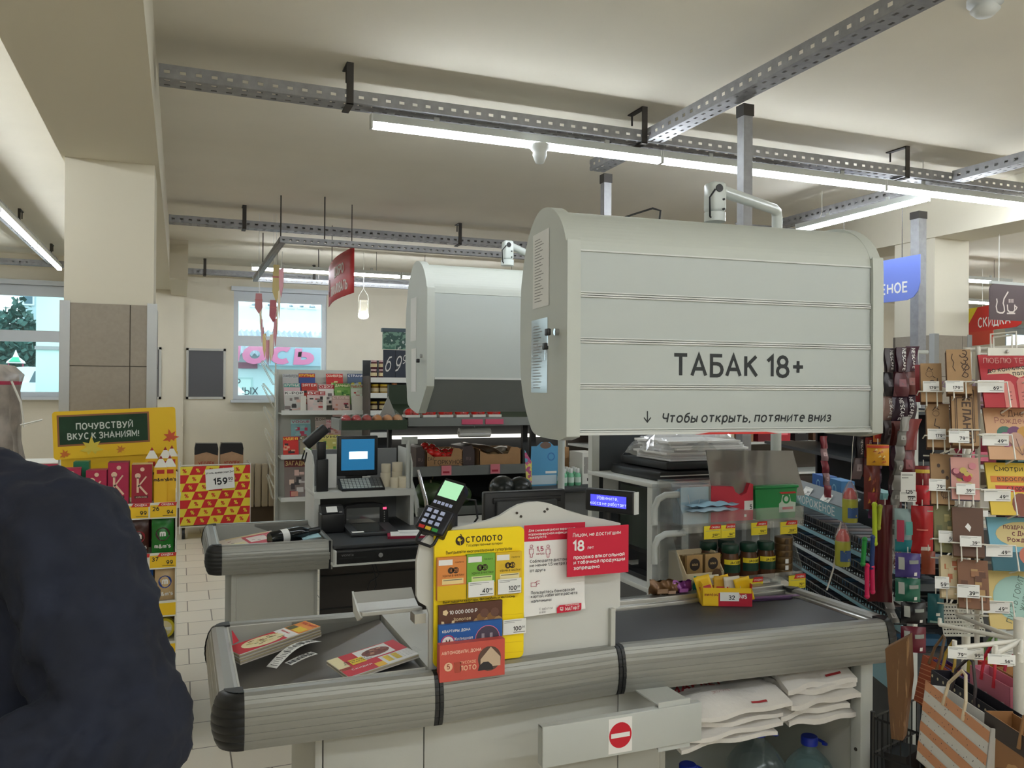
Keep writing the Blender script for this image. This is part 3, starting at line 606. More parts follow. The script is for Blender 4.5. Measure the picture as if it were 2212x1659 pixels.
# ---- distancing poster with curled foot, and the red age sign
CR2 = mat('poster_crimson', (206, 20, 56), .6)
def poster():
    Y = 2.074; X0, Z1 = PX(1131, 1138, Y); X1, _ = PX(1263, 1120, Y); Z0 = .985; b = B()
    def sh(u, v):
        z = Z0+(Z1+.004-Z0)*v; y = Y-.005*max(0, (.14-v)/.14)**2-.002; return (X0+(X1-X0)*u+(.004*max(0, .2-v)), y, z+.006*(1-v)*u)
    b.grid(sh, 8, 14, WHI); e = Y-.0035; zr = PX(1132, 1170, Y)[1]; b.rect(X0, X1, zr, Z1+.004, e+.0003, CR2); y = e-.0004
    for s, yy in (('Для снижения риска заражения', 1149), ('короновирусной инфекции,', 1157), ('пожалуйста', 1164)): T(b, s, 1142, yy, 5, y, WHI, (100, 88, 38)[(yy-1149)//7], al='L', bold=.02)
    pic = kol((176, 60, 92))
    for cx in (1148, 1184):
        X, Z = PX(cx, 1190, y); b.ring(X, Z+.012, .0035, .0048, y, pic, 14); b.line([(X-.006, Z+.005), (X+.006, Z+.005), (X+.006, Z-.008), (X+.003, Z-.008), (X+.003, Z-.017), (X-.003, Z-.017), (X-.003, Z-.008), (X-.006, Z-.008), (X-.006, Z+.005)], .0013, y, pic)
    T(b, '1,5', 1167, 1190, 9, y, pic, bold=.03); T(b, 'метра', 1167, 1198, 4.5, y, pic, bold=.01)
    dk = kol((58, 58, 66))
    for s, yy in (('Соблюдайте дистанцию', 1216), ('не менее 1,5 метра друг', 1225), ('от друга', 1236), ('Пользуйтесь банковской', 1284), ('картой, избегайте расчёта', 1292), ('наличными', 1302)): T(b, s, 1145 if yy < 1250 else 1147, yy, 6, y, dk, {1216: 93, 1225: 95, 1236: 33, 1284: 94, 1292: 100, 1302: 44}[yy], al='L', bold=.012)
    X, Z = PX(1156, 1262, y); b.line([(X-.012, Z-.006), (X+.004, Z-.006), (X+.004, Z+.004), (X-.012, Z+.004), (X-.012, Z-.006)], .0012, y, pic); b.line([(X-.002, Z+.003), (X+.006, Z+.008), (X+.014, Z+.008)], .0014, y, pic); b.line([(X+.004, Z-.002), (X+.010, Z+.001), (X+.013, Z)], .0014, y, pic)
    y -= .0045; T(b, 'С заботой', 1165, 1318, 4.6, y, kol((120, 110, 116)), al='L'); T(b, 'о вас', 1165, 1325, 4.6, y, kol((120, 110, 116)), al='L')
    XA, ZA = PX(1203, 1325, y); XB, ZB = PX(1256, 1302, y); b.prism([(XA, ZA), (XB-.003, ZA+.002), (XB, ZA+.006), (XB, ZB), (XA+.008, ZB-.001), (XA, ZB-.008)], y, y+.0004, CR2, 'y')
    T(b, 'МАГНИТ', 1221, 1319, 7, y-.0005, WHI, 31, al='L', bold=.03); X, Z = PX(1213, 1315, y); b.line([(X-.004, Z-.004), (X-.004, Z+.004), (X+.004, Z+.004), (X+.004, Z-.004), (X-.002, Z-.005)], .0014, y-.0005, WHI); T(b, 'м', 1213, 1318, 4, y-.0005, WHI, bold=.04)
    T(b, 'СЕМЬЯ МАГАЗИНОВ', 1221, 1309, 2.4, y-.0005, WHI, 30, al='L', bold=.02)
    b.solo('poster', 'white poster with a crimson heading about keeping distance, beside the yellow board', 'poster')
poster()
X0, Z1 = PX(1226, 1147, 2.04); X1, _ = PX(1358, 1134, 2.04); b = B(); b.box(X0, X1, 2.04, 2.044, 1.089, 1.2205, CR2); Y = 2.0394
for s, x, yy, h, bo in (('Лицам, не достигшим', 1237, 1160, 8, .012), ('18', 1237, 1190, 20, .035), ('лет', 1269, 1186, 6.5, .015), ('продажа алкогольной', 1239, 1208, 7.2, .03), ('и табачной продукции', 1239, 1219, 7.2, .03), ('запрещена', 1239, 1231, 7.2, .03)): T(b, s, x, yy, h, Y, WHI, {'Лицам, не достигшим': 104, 'продажа алкогольной': 110, 'и табачной продукции': 111, 'запрещена': 56}.get(s), al='L', bold=bo)
b.box(X0+.09, X0+.11, 2.044, 2.0895, 1.15, 1.17, PLASTIC); b.solo('age_sign', 'red sign with white lettering and a large 18, on the white screen panel', 'sign')
# ---- aluminium card shelf at the left edge of the screen panel
t = thing('card_shelf', 'short curved aluminium ledge bolted beside the yellow board', 'ledge', (.55, 2.2, .98))
b = B(); b.prism([(2.14, 1.008), (2.18, 1.0), (2.225, 1.012), (2.255, 1.04), (2.252, 1.046), (2.215, 1.024), (2.18, 1.012), (2.14, 1.018)], .44, .60, mat('ledge_aluminium', (176, 176, 172), .45, .7), 'x'); b.wpart('ledge', t, bev=.001)
b = B(); b.prism([(2.138, 1.006), (2.185, .985), (2.24, .995), (2.26, 1.046), (2.215, 1.026), (2.18, 1.013)], .436, .441, WSTEEL, 'x'); b.wpart('end_plate', t)
b = B(); b.box(.57, .60, 2.105, 2.15, .985, 1.01, ALU); b.wpart('bracket', t)
# ---- card terminal
GR = Vector((math.cos(YAW), -math.sin(YAW), 0)); GF = Vector((math.sin(YAW), math.cos(YAW), 0)); UZ = Vector((0, 0, 1))
def cam3(r, z, f): return GR*r+UZ*z+GF*f
pt = at(955, 1095, Y=2.1); xd = cam3(.95, -.22, -.45); M = frame3(pt, xd, cam3(.42, .78, .46))
t = thing('card_terminal', 'black card payment terminal with a lit green screen, beside the screen panel', 'card terminal', pt)
b = B(M); b.prism([(-.036, -.078), (.036, -.078), (.040, -.03), (.034, .0), (.037, .06), (.03, .082), (-.03, .082), (-.037, .06), (-.034, 0), (-.040, -.03)], 0, .03, BLACKP, 'y'); b.wpart('body', t, bev=.006)
b = B(M); b.box(-.043, .043, -.008, .006, -.077, -.008, mat('keypad_navy', (20, 22, 34), .35), .005); b.wpart('keypad_shield', t)
b = B(M); b.rect(-.029, .03, .027, .074, -.0015, mat('terminal_screen', (150, 200, 160), .3, emit=.75)); b.wpart('screen', t)
kw = mat('key_print', (190, 200, 235), .5)
b = B(M)
for i in range(5): b.rect(-.03+.012*i, -.021+.012*i, .004, .013, -.0015, kw)
b.wpart('function_keys', t, kind='stuff')
b = B(M)
for r in range(3):
    for c in range(3): b.box(-.03+.02*c, -.018+.02*c, -.0105, -.0085, -.026-.016*r, -.016-.016*r, kw)
b.wpart('number_keys', t, kind='stuff')
b = B(M)
for c, k in enumerate(((196, 44, 40), (226, 190, 50), (50, 150, 70))): b.box(-.03+.02*c, -.014+.02*c, -.011, -.0085, -.0745, -.0655, kol(k))
b.wpart('colour_keys', t, kind='stuff')
ps = at(975, 1150, Y=2.135)
b = B(); b.tube([ps+Vector((0, 0, -.27)), ps+Vector((0, 0, -.02)), ps+Vector((0, 0, .05)), pt+Vector((.02, .04, .02))], .017, BLACKP, 12); b.wpart('pole', t)
b = B(M); b.tube([(-.028, .012, -.074), (-.029, .01, -.1), (-.024, .01, -.108), (.018, .01, -.108), (.024, .01, -.1), (.024, .012, -.074)], .0042, BLACKP, 8); b.wpart('loop_handle', t)
b = B(); e = M @ Vector((.02, .03, .05)); b.tube([e, e+Vector((.05, .02, -.01)), e+Vector((.06, .03, -.06)), e+Vector((.03, .05, -.11)), ps+Vector((.02, 0, .0))], .003, BLACKP, 6); b.wpart('cable', t)
# ---- customer display
pt = at(1315, 1083, Y=2.3); d = Vector((.512, -.859, 0)); M = frame3(pt, cam3(.80, 0, -.6), UZ)
t = thing('customer_display', 'slim black price display with a glowing blue two-line screen', 'display', pt)
b = B(M); b.box(-.087, .087, 0, .024, -.036, .036, BLACKP, .006); b.box(.087, .091, .002, .026, -.034, .034, WSTEEL); b.wpart('body', t)
b = B(M); b.rect(-.066, .062, -.018, .018, -.0006, mat('lcd_blue', (70, 70, 235), .3, emit=1.1)); y = -.0012; lc = mat('lcd_text', (190, 200, 255), .3, emit=1.2)
b.text('Извините,', .016, -.004, .004, y, lc); b.text('касса не работает', .0145, -.002, -.013, y, lc); b.wpart('screen', t)
b = B(); b.tube([pt+Vector((.01, .03, -.03)), pt+Vector((.01, .03, -.36))], .013, BLACKP, 10); b.wpart('pole', t)
# ---- monitor seen from behind
t = thing('cashier_monitor', 'black monitor seen from behind, over the wavy screen panel', 'monitor', (1.11, 2.66, .862))
b = B(); b.box(.96, 1.265, 2.66, 2.69, 1.03, 1.245, BLACKP, .006); b.box(1.0, 1.225, 2.64, 2.662, 1.06, 1.215, DGREY, .006); b.box(.99, 1.245, 2.652, 2.66, 1.205, 1.225, BLACKP, .003); b.wpart('casing', t)
b = B(); b.box(1.08, 1.15, 2.67, 2.70, .875, 1.05, BLACKP); b.box(1.02, 1.2, 2.58, 2.70, .863, .875, BLACKP, .004); b.wpart('stand', t)
# ================================================================ papers in the packing tray
def sheetset(M, w, h, n, base, deco, name, label, cat, grp=None, bend=0):
    b = B(M); z = 0
    for i in range(n):
        k = kol(((206, 200, 190), (170, 160, 150), (190, 176, 140))[i % 3]); o = random.uniform(-.003, .003)
        b.box(o, w+o, o, h+o, z, z+.0028, k); z += .003
    b.box(0, w, 0, h, z, z+.002, base); deco(b, w, h, z+.0026); return b.solo(name, label, cat, grp)
def top(b, x0, x1, y0, y1, z, M): b.poly([(x0, y0, z), (x1, y0, z), (x1, y1, z), (x0, y1, z)], M)
random.seed(3)
def tp(x, y): return at(x, y, Z=.835)                    # point on the tray floor
def trayframe(p, ang):                                   # on the sloping tray floor (rises to the right by about 8 degrees)
    return Matrix.Translation(p) @ Euler((0, -R(8), 0)).to_matrix().to_4x4() @ Euler((0, 0, ang)).to_matrix().to_4x4()
MR = kol((206, 26, 50)); CRM = kol((238, 226, 178)); MY = kol((240, 206, 40))
def ptext(b, s, sz, x, y, z, M, **k): b.text(s, sz, x, y, 0, M, plane=lambda u, v: (u, v, z), **k)
def deco_flyer(b, w, h, z):
    top(b, 0, w*.58, 0, h, z, MR); b.poly([(w*(.36+.25*math.cos(a)), h*(.5+.42*math.sin(a)), z+.0004) for a in [k*math.pi/10 for k in range(20)]], CRM)
    for i in range(26): x, y = w*random.uniform(.16, .56), h*random.uniform(.25, .75); top(b, x, x+.012, y, y+.005, z+.0008, kol(random.choice(((120, 130, 60), (150, 96, 60), (214, 190, 110)))))
    top(b, w*.58, w*.72, 0, h, z, WHI); top(b, w*.72, w, 0, h, z, kol((236, 150, 60))); top(b, w*.74, w*.86, h*.1, h*.6, z+.0004, MY); top(b, w*.73, w*.84, h*.62, h*.95, z+.0004, kol((90, 90, 50)))
    ptext(b, 'МАГНИТ', .02, w*.92, h*.5, z+.0006, MR, bold=.02, rot=-1.57); ptext(b, 'Новинка', .013, w*.65, h*.6, z+.0006, MR, bold=.02, rot=-1.57)
o = at(520, 1436, Z=.812); sheetset(trayframe(o, R(19)), .255, .1, 9, WHI, deco_flyer, 'flyer_stack', 'thick stack of store flyers with a plate of food, in the near tray', 'flyers')
def deco_cat(b, w, h, z):
    top(b, 0, w*.16, h*.3, h, z, CRM); top(b, w*.16, w, h*.42, h, z, MR); top(b, w*.36, w*.84, h*.46, h*.97, z+.0004, WHI); b.poly([(w*(.62+.2*math.cos(a)), h*(.7+.18*math.sin(a)), z+.0008) for a in [k*math.pi/8 for k in range(16)]], kol((128, 62, 50)))
    for i in range(14): x, y = w*random.uniform(.48, .72), h*random.uniform(.6, .78); top(b, x, x+.012, y, y+.008, z+.0012, kol(random.choice(((160, 84, 66), (196, 140, 110), (96, 44, 40)))))
    top(b, w*.2, w*.4, h*.42, h*.68, z+.0006, MY); top(b, 0, w*.55, 0, h*.42, z, MR); top(b, w*.55, w, 0, h*.4, z, WHI); top(b, w*.6, w*.68, h*.08, h*.38, z+.0004, MY); top(b, w*.72, w*.8, h*.08, h*.38, z+.0004, MY); top(b, w*.42, w*.55, 0, h*.2, z+.0004, kol((240, 190, 60)))
    ptext(b, 'Одна карта', .012, w*.3, h*.58, z+.001, INK, bold=.02, rot=-.1); ptext(b, 'для всей семьи', .010, w*.3, h*.5, z+.001, INK, bold=.02, rot=-.1); ptext(b, 'Скидки', .016, w*.26, h*.2, z+.001, WHI, bold=.02)
    for i in range(5): ptext(b, 'Специальные предложения', .007, w*.86, h*(.08+.06*i), z+.001, GLN)
o = at(755, 1472, Z=.842); sheetset(trayframe(o, R(11)), .20, .165, 3, WHI, deco_cat, 'catalogue', 'red and white store catalogue in clear film, near corner of the near tray', 'catalogue')
def receipt(p, ang, L, w, label, curl):
    M = trayframe(p, ang); b = B(M); b.grid(lambda u, v: (u*L, v*w, .004+curl*math.sin(u*3.1)*.02+.012*u*curl), 14, 1, PAPER, True)
    for i in range(24):
        u = .04+.9*i/24; x = u*L; z = .0048+curl*math.sin(u*3.1)*.02+.012*u*curl; a = random.uniform(.1, .3)*w; c = random.uniform(.55, .9)*w
        if 8 < i < 11: a, c = w*.25, w*.7
        b.poly([(x, a, z), (x+.0035, a, z+.0002), (x+.0035, c, z+.0002), (x, c, z)], GLN if i % 4 else INK)
    b.solo('receipt', label, 'receipt', 'receipts in the near tray', sol=.0004)
receipt(at(598, 1447, Z=.837), R(34), .165, .042, 'long curled till receipt lying on the flyer stack', 1)
receipt(at(630, 1440, Z=.828), R(24), .085, .036, 'short till receipt under the curled one', .12)
b = B(); b.poly([at(501, 1362, Y=2.5), at(504, 1391, Y=2.45), at(516, 1385, Y=2.5)], MR); b.solo('plastic_tab', 'small red plastic tab in the back corner of the near tray', 'tab', sol=.002)
# ================================================================ no-man's shelf: plastic carrier bags and water bottles under the belt
BAG = mat('carrier_bag_film', (232, 228, 222), .45, bump=.5, nscale=30)
def bagpack(x0, x1, y0, y1, z0, z1, n, label, seed, red):
    rnd = random.Random(seed); t = thing('carrier_bags', label, 'carrier bags', ((x0+x1)/2, y0, z0), 0, 'packs of carrier bags'); h = (z1-z0)/n
    for i in range(n):
        a, c, s = rnd.uniform(-.02, .02), rnd.uniform(-.015, .02), rnd.uniform(0, 6); zb = z0+i*h; dr = .025 if i == n-1 else .008; b = B()
        def f(u, v, top):
            x = x0+a+(x1-x0)*u+.006*math.sin(9*v+s); y = y0+c+(y1-y0)*v+.008*math.sin(7*u+s)
            d = 4*u*(1-u); e = min(1, 4*v*(1-v)*1.5+.25); return (x, y, zb+(h*(.35+.6*e*min(1, d+.4)) if top else 0)+.005*math.sin(11*u+s+5*v)-dr*(1-min(1, v*5)))
        b.grid(lambda u, v: f(u, v, 1), 14, 10, BAG); b.grid(lambda u, v: f(1-u, v, 0), 14, 10, BAG)
        for e in (0, 1): b.grid(lambda u, v: tuple(Vector(f(e, u, 0)).lerp(Vector(f(e, u, 1)), v)), 10, 1, BAG)
        for e in (0, 1): b.grid(lambda u, v: tuple(Vector(f(u, e, 0)).lerp(Vector(f(u, e, 1)), v)), 14, 1, BAG)
        if i == n-1:
            P = lambda u, v: tuple(Vector(f((u-x0)/(x1-x0), max(0, min(1, (v-y0)/(y1-y0))), 1))+Vector((0, 0, .0022)))
            b.text(red, .045, x0+.09, y0+.12, 0, kol((196, 60, 66)), bold=.04, sh=.2, plane=P); b.text('ЭКО ПАКЕТ', .014, x0+.14, y0+.06, 0, kol((176, 120, 116)), plane=P)
            for q in (.62, .7): b.poly([P(x0+(x1-x0)*q+dx, y0+dy) for dx, dy in ((0, .012), (.03, .012), (.03, .018), (0, .018))], kol((176, 52, 58)))
        b.wpart('bag', t)
bagpack(1.36, 1.70, 2.03, 2.36, .567, .70, 5, 'left pack of white plastic carrier bags with red print, bulging over the shelf edge', 1, 'МАРКЕТ')
bagpack(1.73, 2.0, 2.05, 2.36, .567, .735, 5, 'right pack of white plastic carrier bags with folded handles, beside the end leg', 2, 'ПАКЕТ')
WATER = mat('water_bottle_blue', (150, 196, 206), .12, trans=.75, alpha=.55); CAPB = mat('bottle_cap_blue', (28, 52, 176), .4)
def waterbottle(x, y, label, s=1, colr=WATER, lab=None):
    t = thing('water_bottle', label, 'bottle', (x, y, .11), 0, 'large water bottles on the lower shelf'); p = []
    for i in range(23):
        z = .29*i/22; r = .082-.0022*(i % 2)*(1 if .03 < z < .2 else 0)
        if z < .015: r = .07+.8*z
        if z > .2: r = .082*max(.26, math.cos((z-.2)/.09*1.3))
        p.append((r*s, z*s))
    p += [(.023*s, .302*s), (.023*s, .312*s)]
    B().lathe(p, colr, 24).part('bottle', t)
    B().lathe([(.026*s, .302*s), (.027*s, .305*s), (.027*s, .326*s), (.024*s, .329*s)], CAPB, 20).part('cap', t)
    B().tube([(s*(.03+.03*math.sin(a)), 0 if 0 else s*.05*math.cos(a)*.6, s*(.31-.012*math.sin(a))) for a in [k*math.pi/8 for k in range(9)]], .005*s, CAPB, 8).part('handle', t)
    return t
waterbottle(1.96, 2.22, 'large clear water bottle with a blue cap and handle, nearest the end leg', 1.02)
waterbottle(1.76, 2.24, 'large dark-looking water bottle under the gap between the bag packs', 1.2, mat('water_bottle_grey', (120, 138, 140), .15, trans=.6, alpha=.7))
waterbottle(1.47, 2.2, 'large pale blue water bottle under the left bag pack', 1.0)
# ================================================================ second counter, behind
K2 = thing('checkout_counter', 'farther grey checkout counter with the till screen, scanner and black cash drawer', 'checkout counter', (.75, 4.3, 0), 0, 'checkout counters')
packing(K2, .125, 3.985, .48, .63)
b = B(); b.box(.662, .672, 3.96, 4.66, .742, .876, ALU); b.box(.655, .664, 3.955, 3.97, .742, .876, BUMPK); b.wpart('end_plate', K2)
b = B(); b.box(.225, .245, 4.05, 4.6, 0, .742, PANEL, .001); b.box(.247, .60, 4.05, 4.07, 0, .742, PANEL, .001); b.wpart('base_panel', K2)
DKP = mat('dark_laminate', (66, 60, 56), .3)
b = B(); b.box(.675, 2.0, 4.35, 4.37, 0, .80, DKP); b.box(.602, .62, 4.07, 4.36, 0, .742, PANEL)
for z in (.62, .45): b.box(.675, 2.0, 4.346, 4.352, z, z+.006, BLACKP)
b.wpart('knee_panel', K2)
b = B(); b.box(.672, 1.3, 3.93, 4.66, .838, .856, DGREY, .002); b.wpart('work_top', K2)
b = B(); b.box(1.3, 2.2, 3.99, 4.58, .06, .86, PANEL, .004); b.wpart('conveyor_base', K2)
dw = thing('till_drawer_box', 'wide black cash drawer with a round key lock under the farther till', 'cash drawer', (.87, 3.95, .77))
b = B(); b.box(.68, 1.08, 3.9, 4.28, .775, .836, BLACKP, .003); b.box(.68, 1.08, 3.895, 3.9, .785, .828, mat('drawer_front', (20, 20, 22), .3)); b.wpart('casing', dw)
b = B(); b.box(.672, .68, 3.895, 4.28, .77, .836, WSTEEL); b.box(.663, 1.08, 3.893, 4.0, .765, .774, WSTEEL); b.wpart('bracket', dw)
B().tube([(.885, 3.894, .807), (.885, 3.885, .807)], .011, CHROME, 14).wpart('lock', dw)
b = B(); b.rect(.69, .82, .7995, .802, 3.8945, DGREY); b.text('vioneta', .016, .73, .811, 3.8942, kol((150, 150, 150))); b.wpart('slot', dw)
B().tube([(.86, 3.99, .765), (.88, 3.99, .70), (.89, 4.0, .64), (.87, 4.0, .60), (.845, 4.0, .625), (.86, 4.0, .66), (.885, 3.99, .675), (.9, 3.99, .69), (.875, 3.99, .765)], .0035, BLACKP, 6).solo('cable', 'black looped cable hanging below the cash drawer', 'cable')
# shelf unit with the till on it
ku = thing('till_shelf', 'white metal shelf unit carrying the lit till screen on the farther counter', 'shelf unit', (.92, 4.5, .856))
b = B(); b.box(.645, 1.18, 4.38, 4.72, 1.03, 1.05, WSTEEL, .002); b.box(.645, 1.18, 4.378, 4.384, 1.018, 1.05, WSTEEL); b.wpart('shelf_board', ku)
b = B(); b.box(.648, .678, 4.385, 4.72, .856, 1.03, WSTEEL); b.wpart('side_panel', ku); b = B(); b.box(1.158, 1.178, 4.385, 4.72, .856, 1.03, WSTEEL); b.wpart('side_panel', ku)
b = B(); b.box(.68, 1.158, 4.70, 4.72, .856, 1.25, mat('shelf_back_grey', (142, 144, 146), .6)); b.wpart('back_panel', ku)
for x in (.645, 1.172):
    b = B(); b.prism([(4.42, 1.05), (4.42, 1.19), (4.46, 1.235), (4.55, 1.26), (4.72, 1.262), (4.72, 1.05)], x, x+.008, WSTEEL, 'x'); b.wpart('side_wing', ku)
tl = thing('till', 'black till with a lit blue screen and grey keyboard, on the white shelf unit', 'till', (.89, 4.47, 1.05))
b = B(); b.box(.785, 1.005, 4.50, 4.53, 1.12, 1.335, BLACKP, .005); b.box(.84, .95, 4.51, 4.56, 1.05, 1.13, BLACKP); b.wpart('screen_housing', tl)
b = B(); b.rect(.806, .986, 1.150, 1.318, 4.4992, mat('till_screen', (36, 116, 166), .3, emit=.45)); b.rect(.848, .948, 1.21, 1.25, 4.4986, mat('till_window', (220, 250, 255), .3, emit=1.6)); b.wpart('screen', tl)
b = B(); b.prism([(4.39, 1.052), (4.39, 1.062), (4.49, 1.108), (4.50, 1.10), (4.50, 1.052)], .79, 1.02, BLACKP, 'x'); b.rect(.92, .965, 1.108, 1.116, 4.4982, PAPER); b.wpart('keyboard_base', tl)
for r in range(6):
    for c in range(11):
        y = 4.396+.0155*r; z = 1.0655+.0071*r; x = .797+.0196*c; b = B(); dk = c > 7 and r > 0
        b.poly([(x, y, z), (x+.0165, y, z), (x+.0165, y+.013, z+.006), (x, y+.013, z+.006)], kol((96, 98, 98) if dk else (176, 182, 176))); b.add([(x, y, z), (x+.0165, y, z), (x+.0165, y, z-.004), (x, y, z-.004)], [(0, 1, 2, 3)], kol((60, 60, 60)))
        b.wpart('key', tl)
ht = thing('document_camera', 'black angled scanner on a pole beside the lit till screen', 'scanner', (.69, 4.45, 1.05))
b = B(); b.box(.665, .725, 4.42, 4.44, 1.05, 1.22, BLACKP, .004); b.box(.668, .712, 4.42, 4.44, 1.22, 1.31, BLACKP, .004); b.wpart('pole', ht)
b = B(frame3((.68, 4.41, 1.36), (.76, 0, .65), (-.65, 0, .76))); b.box(-.10, .04, -.03, .03, -.025, .025, BLACKP, .008); b.wpart('head', ht)
B().tube([(.60, 4.40, 1.27), (.585, 4.40, 1.22), (.60, 4.40, 1.21), (.61, 4.40, 1.26)], .004, BLACKP, 6).wpart('strap', ht)
b = B(); b.box(.728, .782, 4.5, 4.505, 1.06, 1.24, PAPER); b.solo('paper_sheet', 'sheet of paper in a clear sleeve between scanner pole and till screen', 'paper')
pr = thing('receipt_printer', 'black receipt printer under the till shelf', 'printer', (.73, 4.3, .856))
b = B(); b.box(.668, .785, 4.27, 4.38, .857, .955, BLACKP, .006); b.prism([(4.27, .957), (4.31, .985), (4.375, .99), (4.38, .957)], .67, .783, BLACKP, 'x'); b.wpart('casing', pr)
b = B(); b.prism([(4.2735, .9625), (4.308, .987), (4.309, .986), (4.2745, .9615)], .695, .75, PAPER, 'x'); b.rect(.757, .772, .959, .966, 4.271, GLN); b.wpart('label', pr)
sc = thing('barcode_scanner', 'black bioptic barcode scanner with a pink light under the till shelf', 'scanner', (.91, 4.33, .856))
b = B(); b.prism([(.79, .86), (.79, .955), (.81, .975), (.86, .985), (.96, .985), (1.01, .975), (1.03, .955), (1.035, .86)], 4.36, 4.43, BLACKP, 'y'); b.prism([(4.12, .857), (4.12, .872), (4.36, .885), (4.36, .857)], .79, 1.03, DGREY, 'x'); b.wpart('housing', sc, bev=.004)
b = B(); b.rect(.81, .985, .885, .965, 4.3585, clear('scanner_glass', (60, 66, 70), .5, .25)); b.prism([(4.15, .8746), (4.35, .8856), (4.35, .886), (4.15, .875)], .83, .97, mat('scan_plate', (40, 44, 46), .15), 'x'); b.wpart('scan_window', sc)
b = B(); b.rect(1.003, 1.022, .952, .964, 4.3585, mat('pink_light', (255, 70, 110), .4, emit=1.5)); b.wpart('indicator_light', sc)
b = B()
for i in range(5): b.disc(1.011, .938-.012*i, .0035, 4.3585, GLN, 8)
b.wpart('button_marks', sc, kind='stuff')
b = B(); b.poly([(.80, 4.14, .8745), (.86, 4.14, .8745), (.86, 4.17, .8762), (.80, 4.17, .8762)], PAPER); b.wpart('sticker', sc)
b = B(Matrix.Translation((.945, 4.0, .856)) @ Matrix.Rotation(R(-12), 4, 'Z')); b.box(0, .2, .02, .17, 0, .012, kol((150, 20, 60))); b.box(.015, .2, .022, .172, .012, .016, PAPER)
for i in range(3): b.box(.06, .16, .08+.018*i, .084+.018*i, .016, .0163, GLN)
b.solo('notebook', 'crimson notebook under a printed sheet on the farther counter', 'notebook')
for i, (x, y, r, z, h) in enumerate(((1.06, 4.55, .028, 1.05, .075), (1.13, 4.57, .03, 1.05, .08), (1.095, 4.48, .024, 1.05, .055), (1.145, 4.47, .03, 1.05, .06), (1.062, 4.55, .026, 1.125, .05), (1.132, 4.57, .03, 1.13, .05))):
    b = B(); b.lathe([(r, 0), (r, h), (.011, h), (.011, h-.01)], mat('label_roll', (220, 210, 186), .7), 20, (x, y, z)); b.solo('label_roll', ('cream label roll, back left under another roll', 'cream label roll, back right under another roll', 'small cream label roll, front left beside the keyboard', 'wide cream label roll, front right at the shelf end', 'cream label roll stacked on the back left one', 'cream label roll stacked on the back right one')[i], 'label roll', 'label rolls beside the till')
b = B(); b.tube([(1.16, 4.44, 1.05), (1.16, 4.44, 1.31)], .012, GSTEEL, 10); b.box(1.12, 1.21, 4.432, 4.436, 1.29, 1.33, GSTEEL); b.solo('sign_post', 'short grey post with an empty sign plate at the end of the till shelf', 'post')
# flyers and a bottle in the second tray
def deco_flyer2(b, w, h, z):
    top(b, w*.45, w, 0, h*.9, z, kol((206, 44, 64))); top(b, w*.5, w*.8, h*.3, h*.75, z+.0005, kol((232, 214, 204))); top(b, w*.03, w*.42, h*.1, h*.5, z+.0004, CRM); top(b, w*.2, w*.9, h*.88, h, z+.0002, kol((214, 190, 140)))
    for i in range(16): x, y = w*random.uniform(.05, .85), h*random.uniform(.1, .8); top(b, x, x+.016, y, y+.01, z+.001, kol(random.choice(((120, 110, 100), (150, 40, 50), (226, 196, 140), (110, 70, 60)))))
    ptext(b, 'Скоро', .022, w*.86, h*.62, z+.001, WHI, bold=.02, rot=-.5); ptext(b, 'на вашем', .016, w*.84, h*.46, z+.001, WHI, bold=.01, rot=-.5); ptext(b, 'поле', .018, w*.82, h*.3, z+.001, WHI, bold=.01, rot=-.5)
sheetset(Matrix.Translation((.2, 4.12, .80)) @ Euler((0, -R(7), 0)).to_matrix().to_4x4() @ Matrix.Rotation(R(8), 4, 'Z'), .29, .3, 8, kol((222, 206, 186)), deco_flyer2, 'flyer_stack', 'stack of brochures with a red cover in the farther tray', 'flyers')
t = thing('wine_bottle', 'dark bottle with a white label lying in the farther tray', 'bottle', (.50, 4.12, .885), R(20), ry=R(86))
B().lathe([(.03, -.11), (.035, -.1), (.035, .04), (.03, .065), (.015, .09), (.014, .13)], mat('dark_glass', (18, 22, 24), .1), 18).part('glass', t)
B().lathe([(.0355, -.055), (.0355, -.02)], PAPER, 18).part('label', t); B().lathe([(.016, .09), (.016, .15)], BLACKP, 14).part('capsule', t)
b = B(Matrix.Translation((.55, 4.06, .868)) @ Euler((0, -R(7), 0)).to_matrix().to_4x4()); b.box(0, .085, 0, .19, 0, .003, kol((176, 216, 226))); b.solo('plastic_sleeve', 'pale blue plastic sleeve under the bottle in the farther tray', 'sleeve')
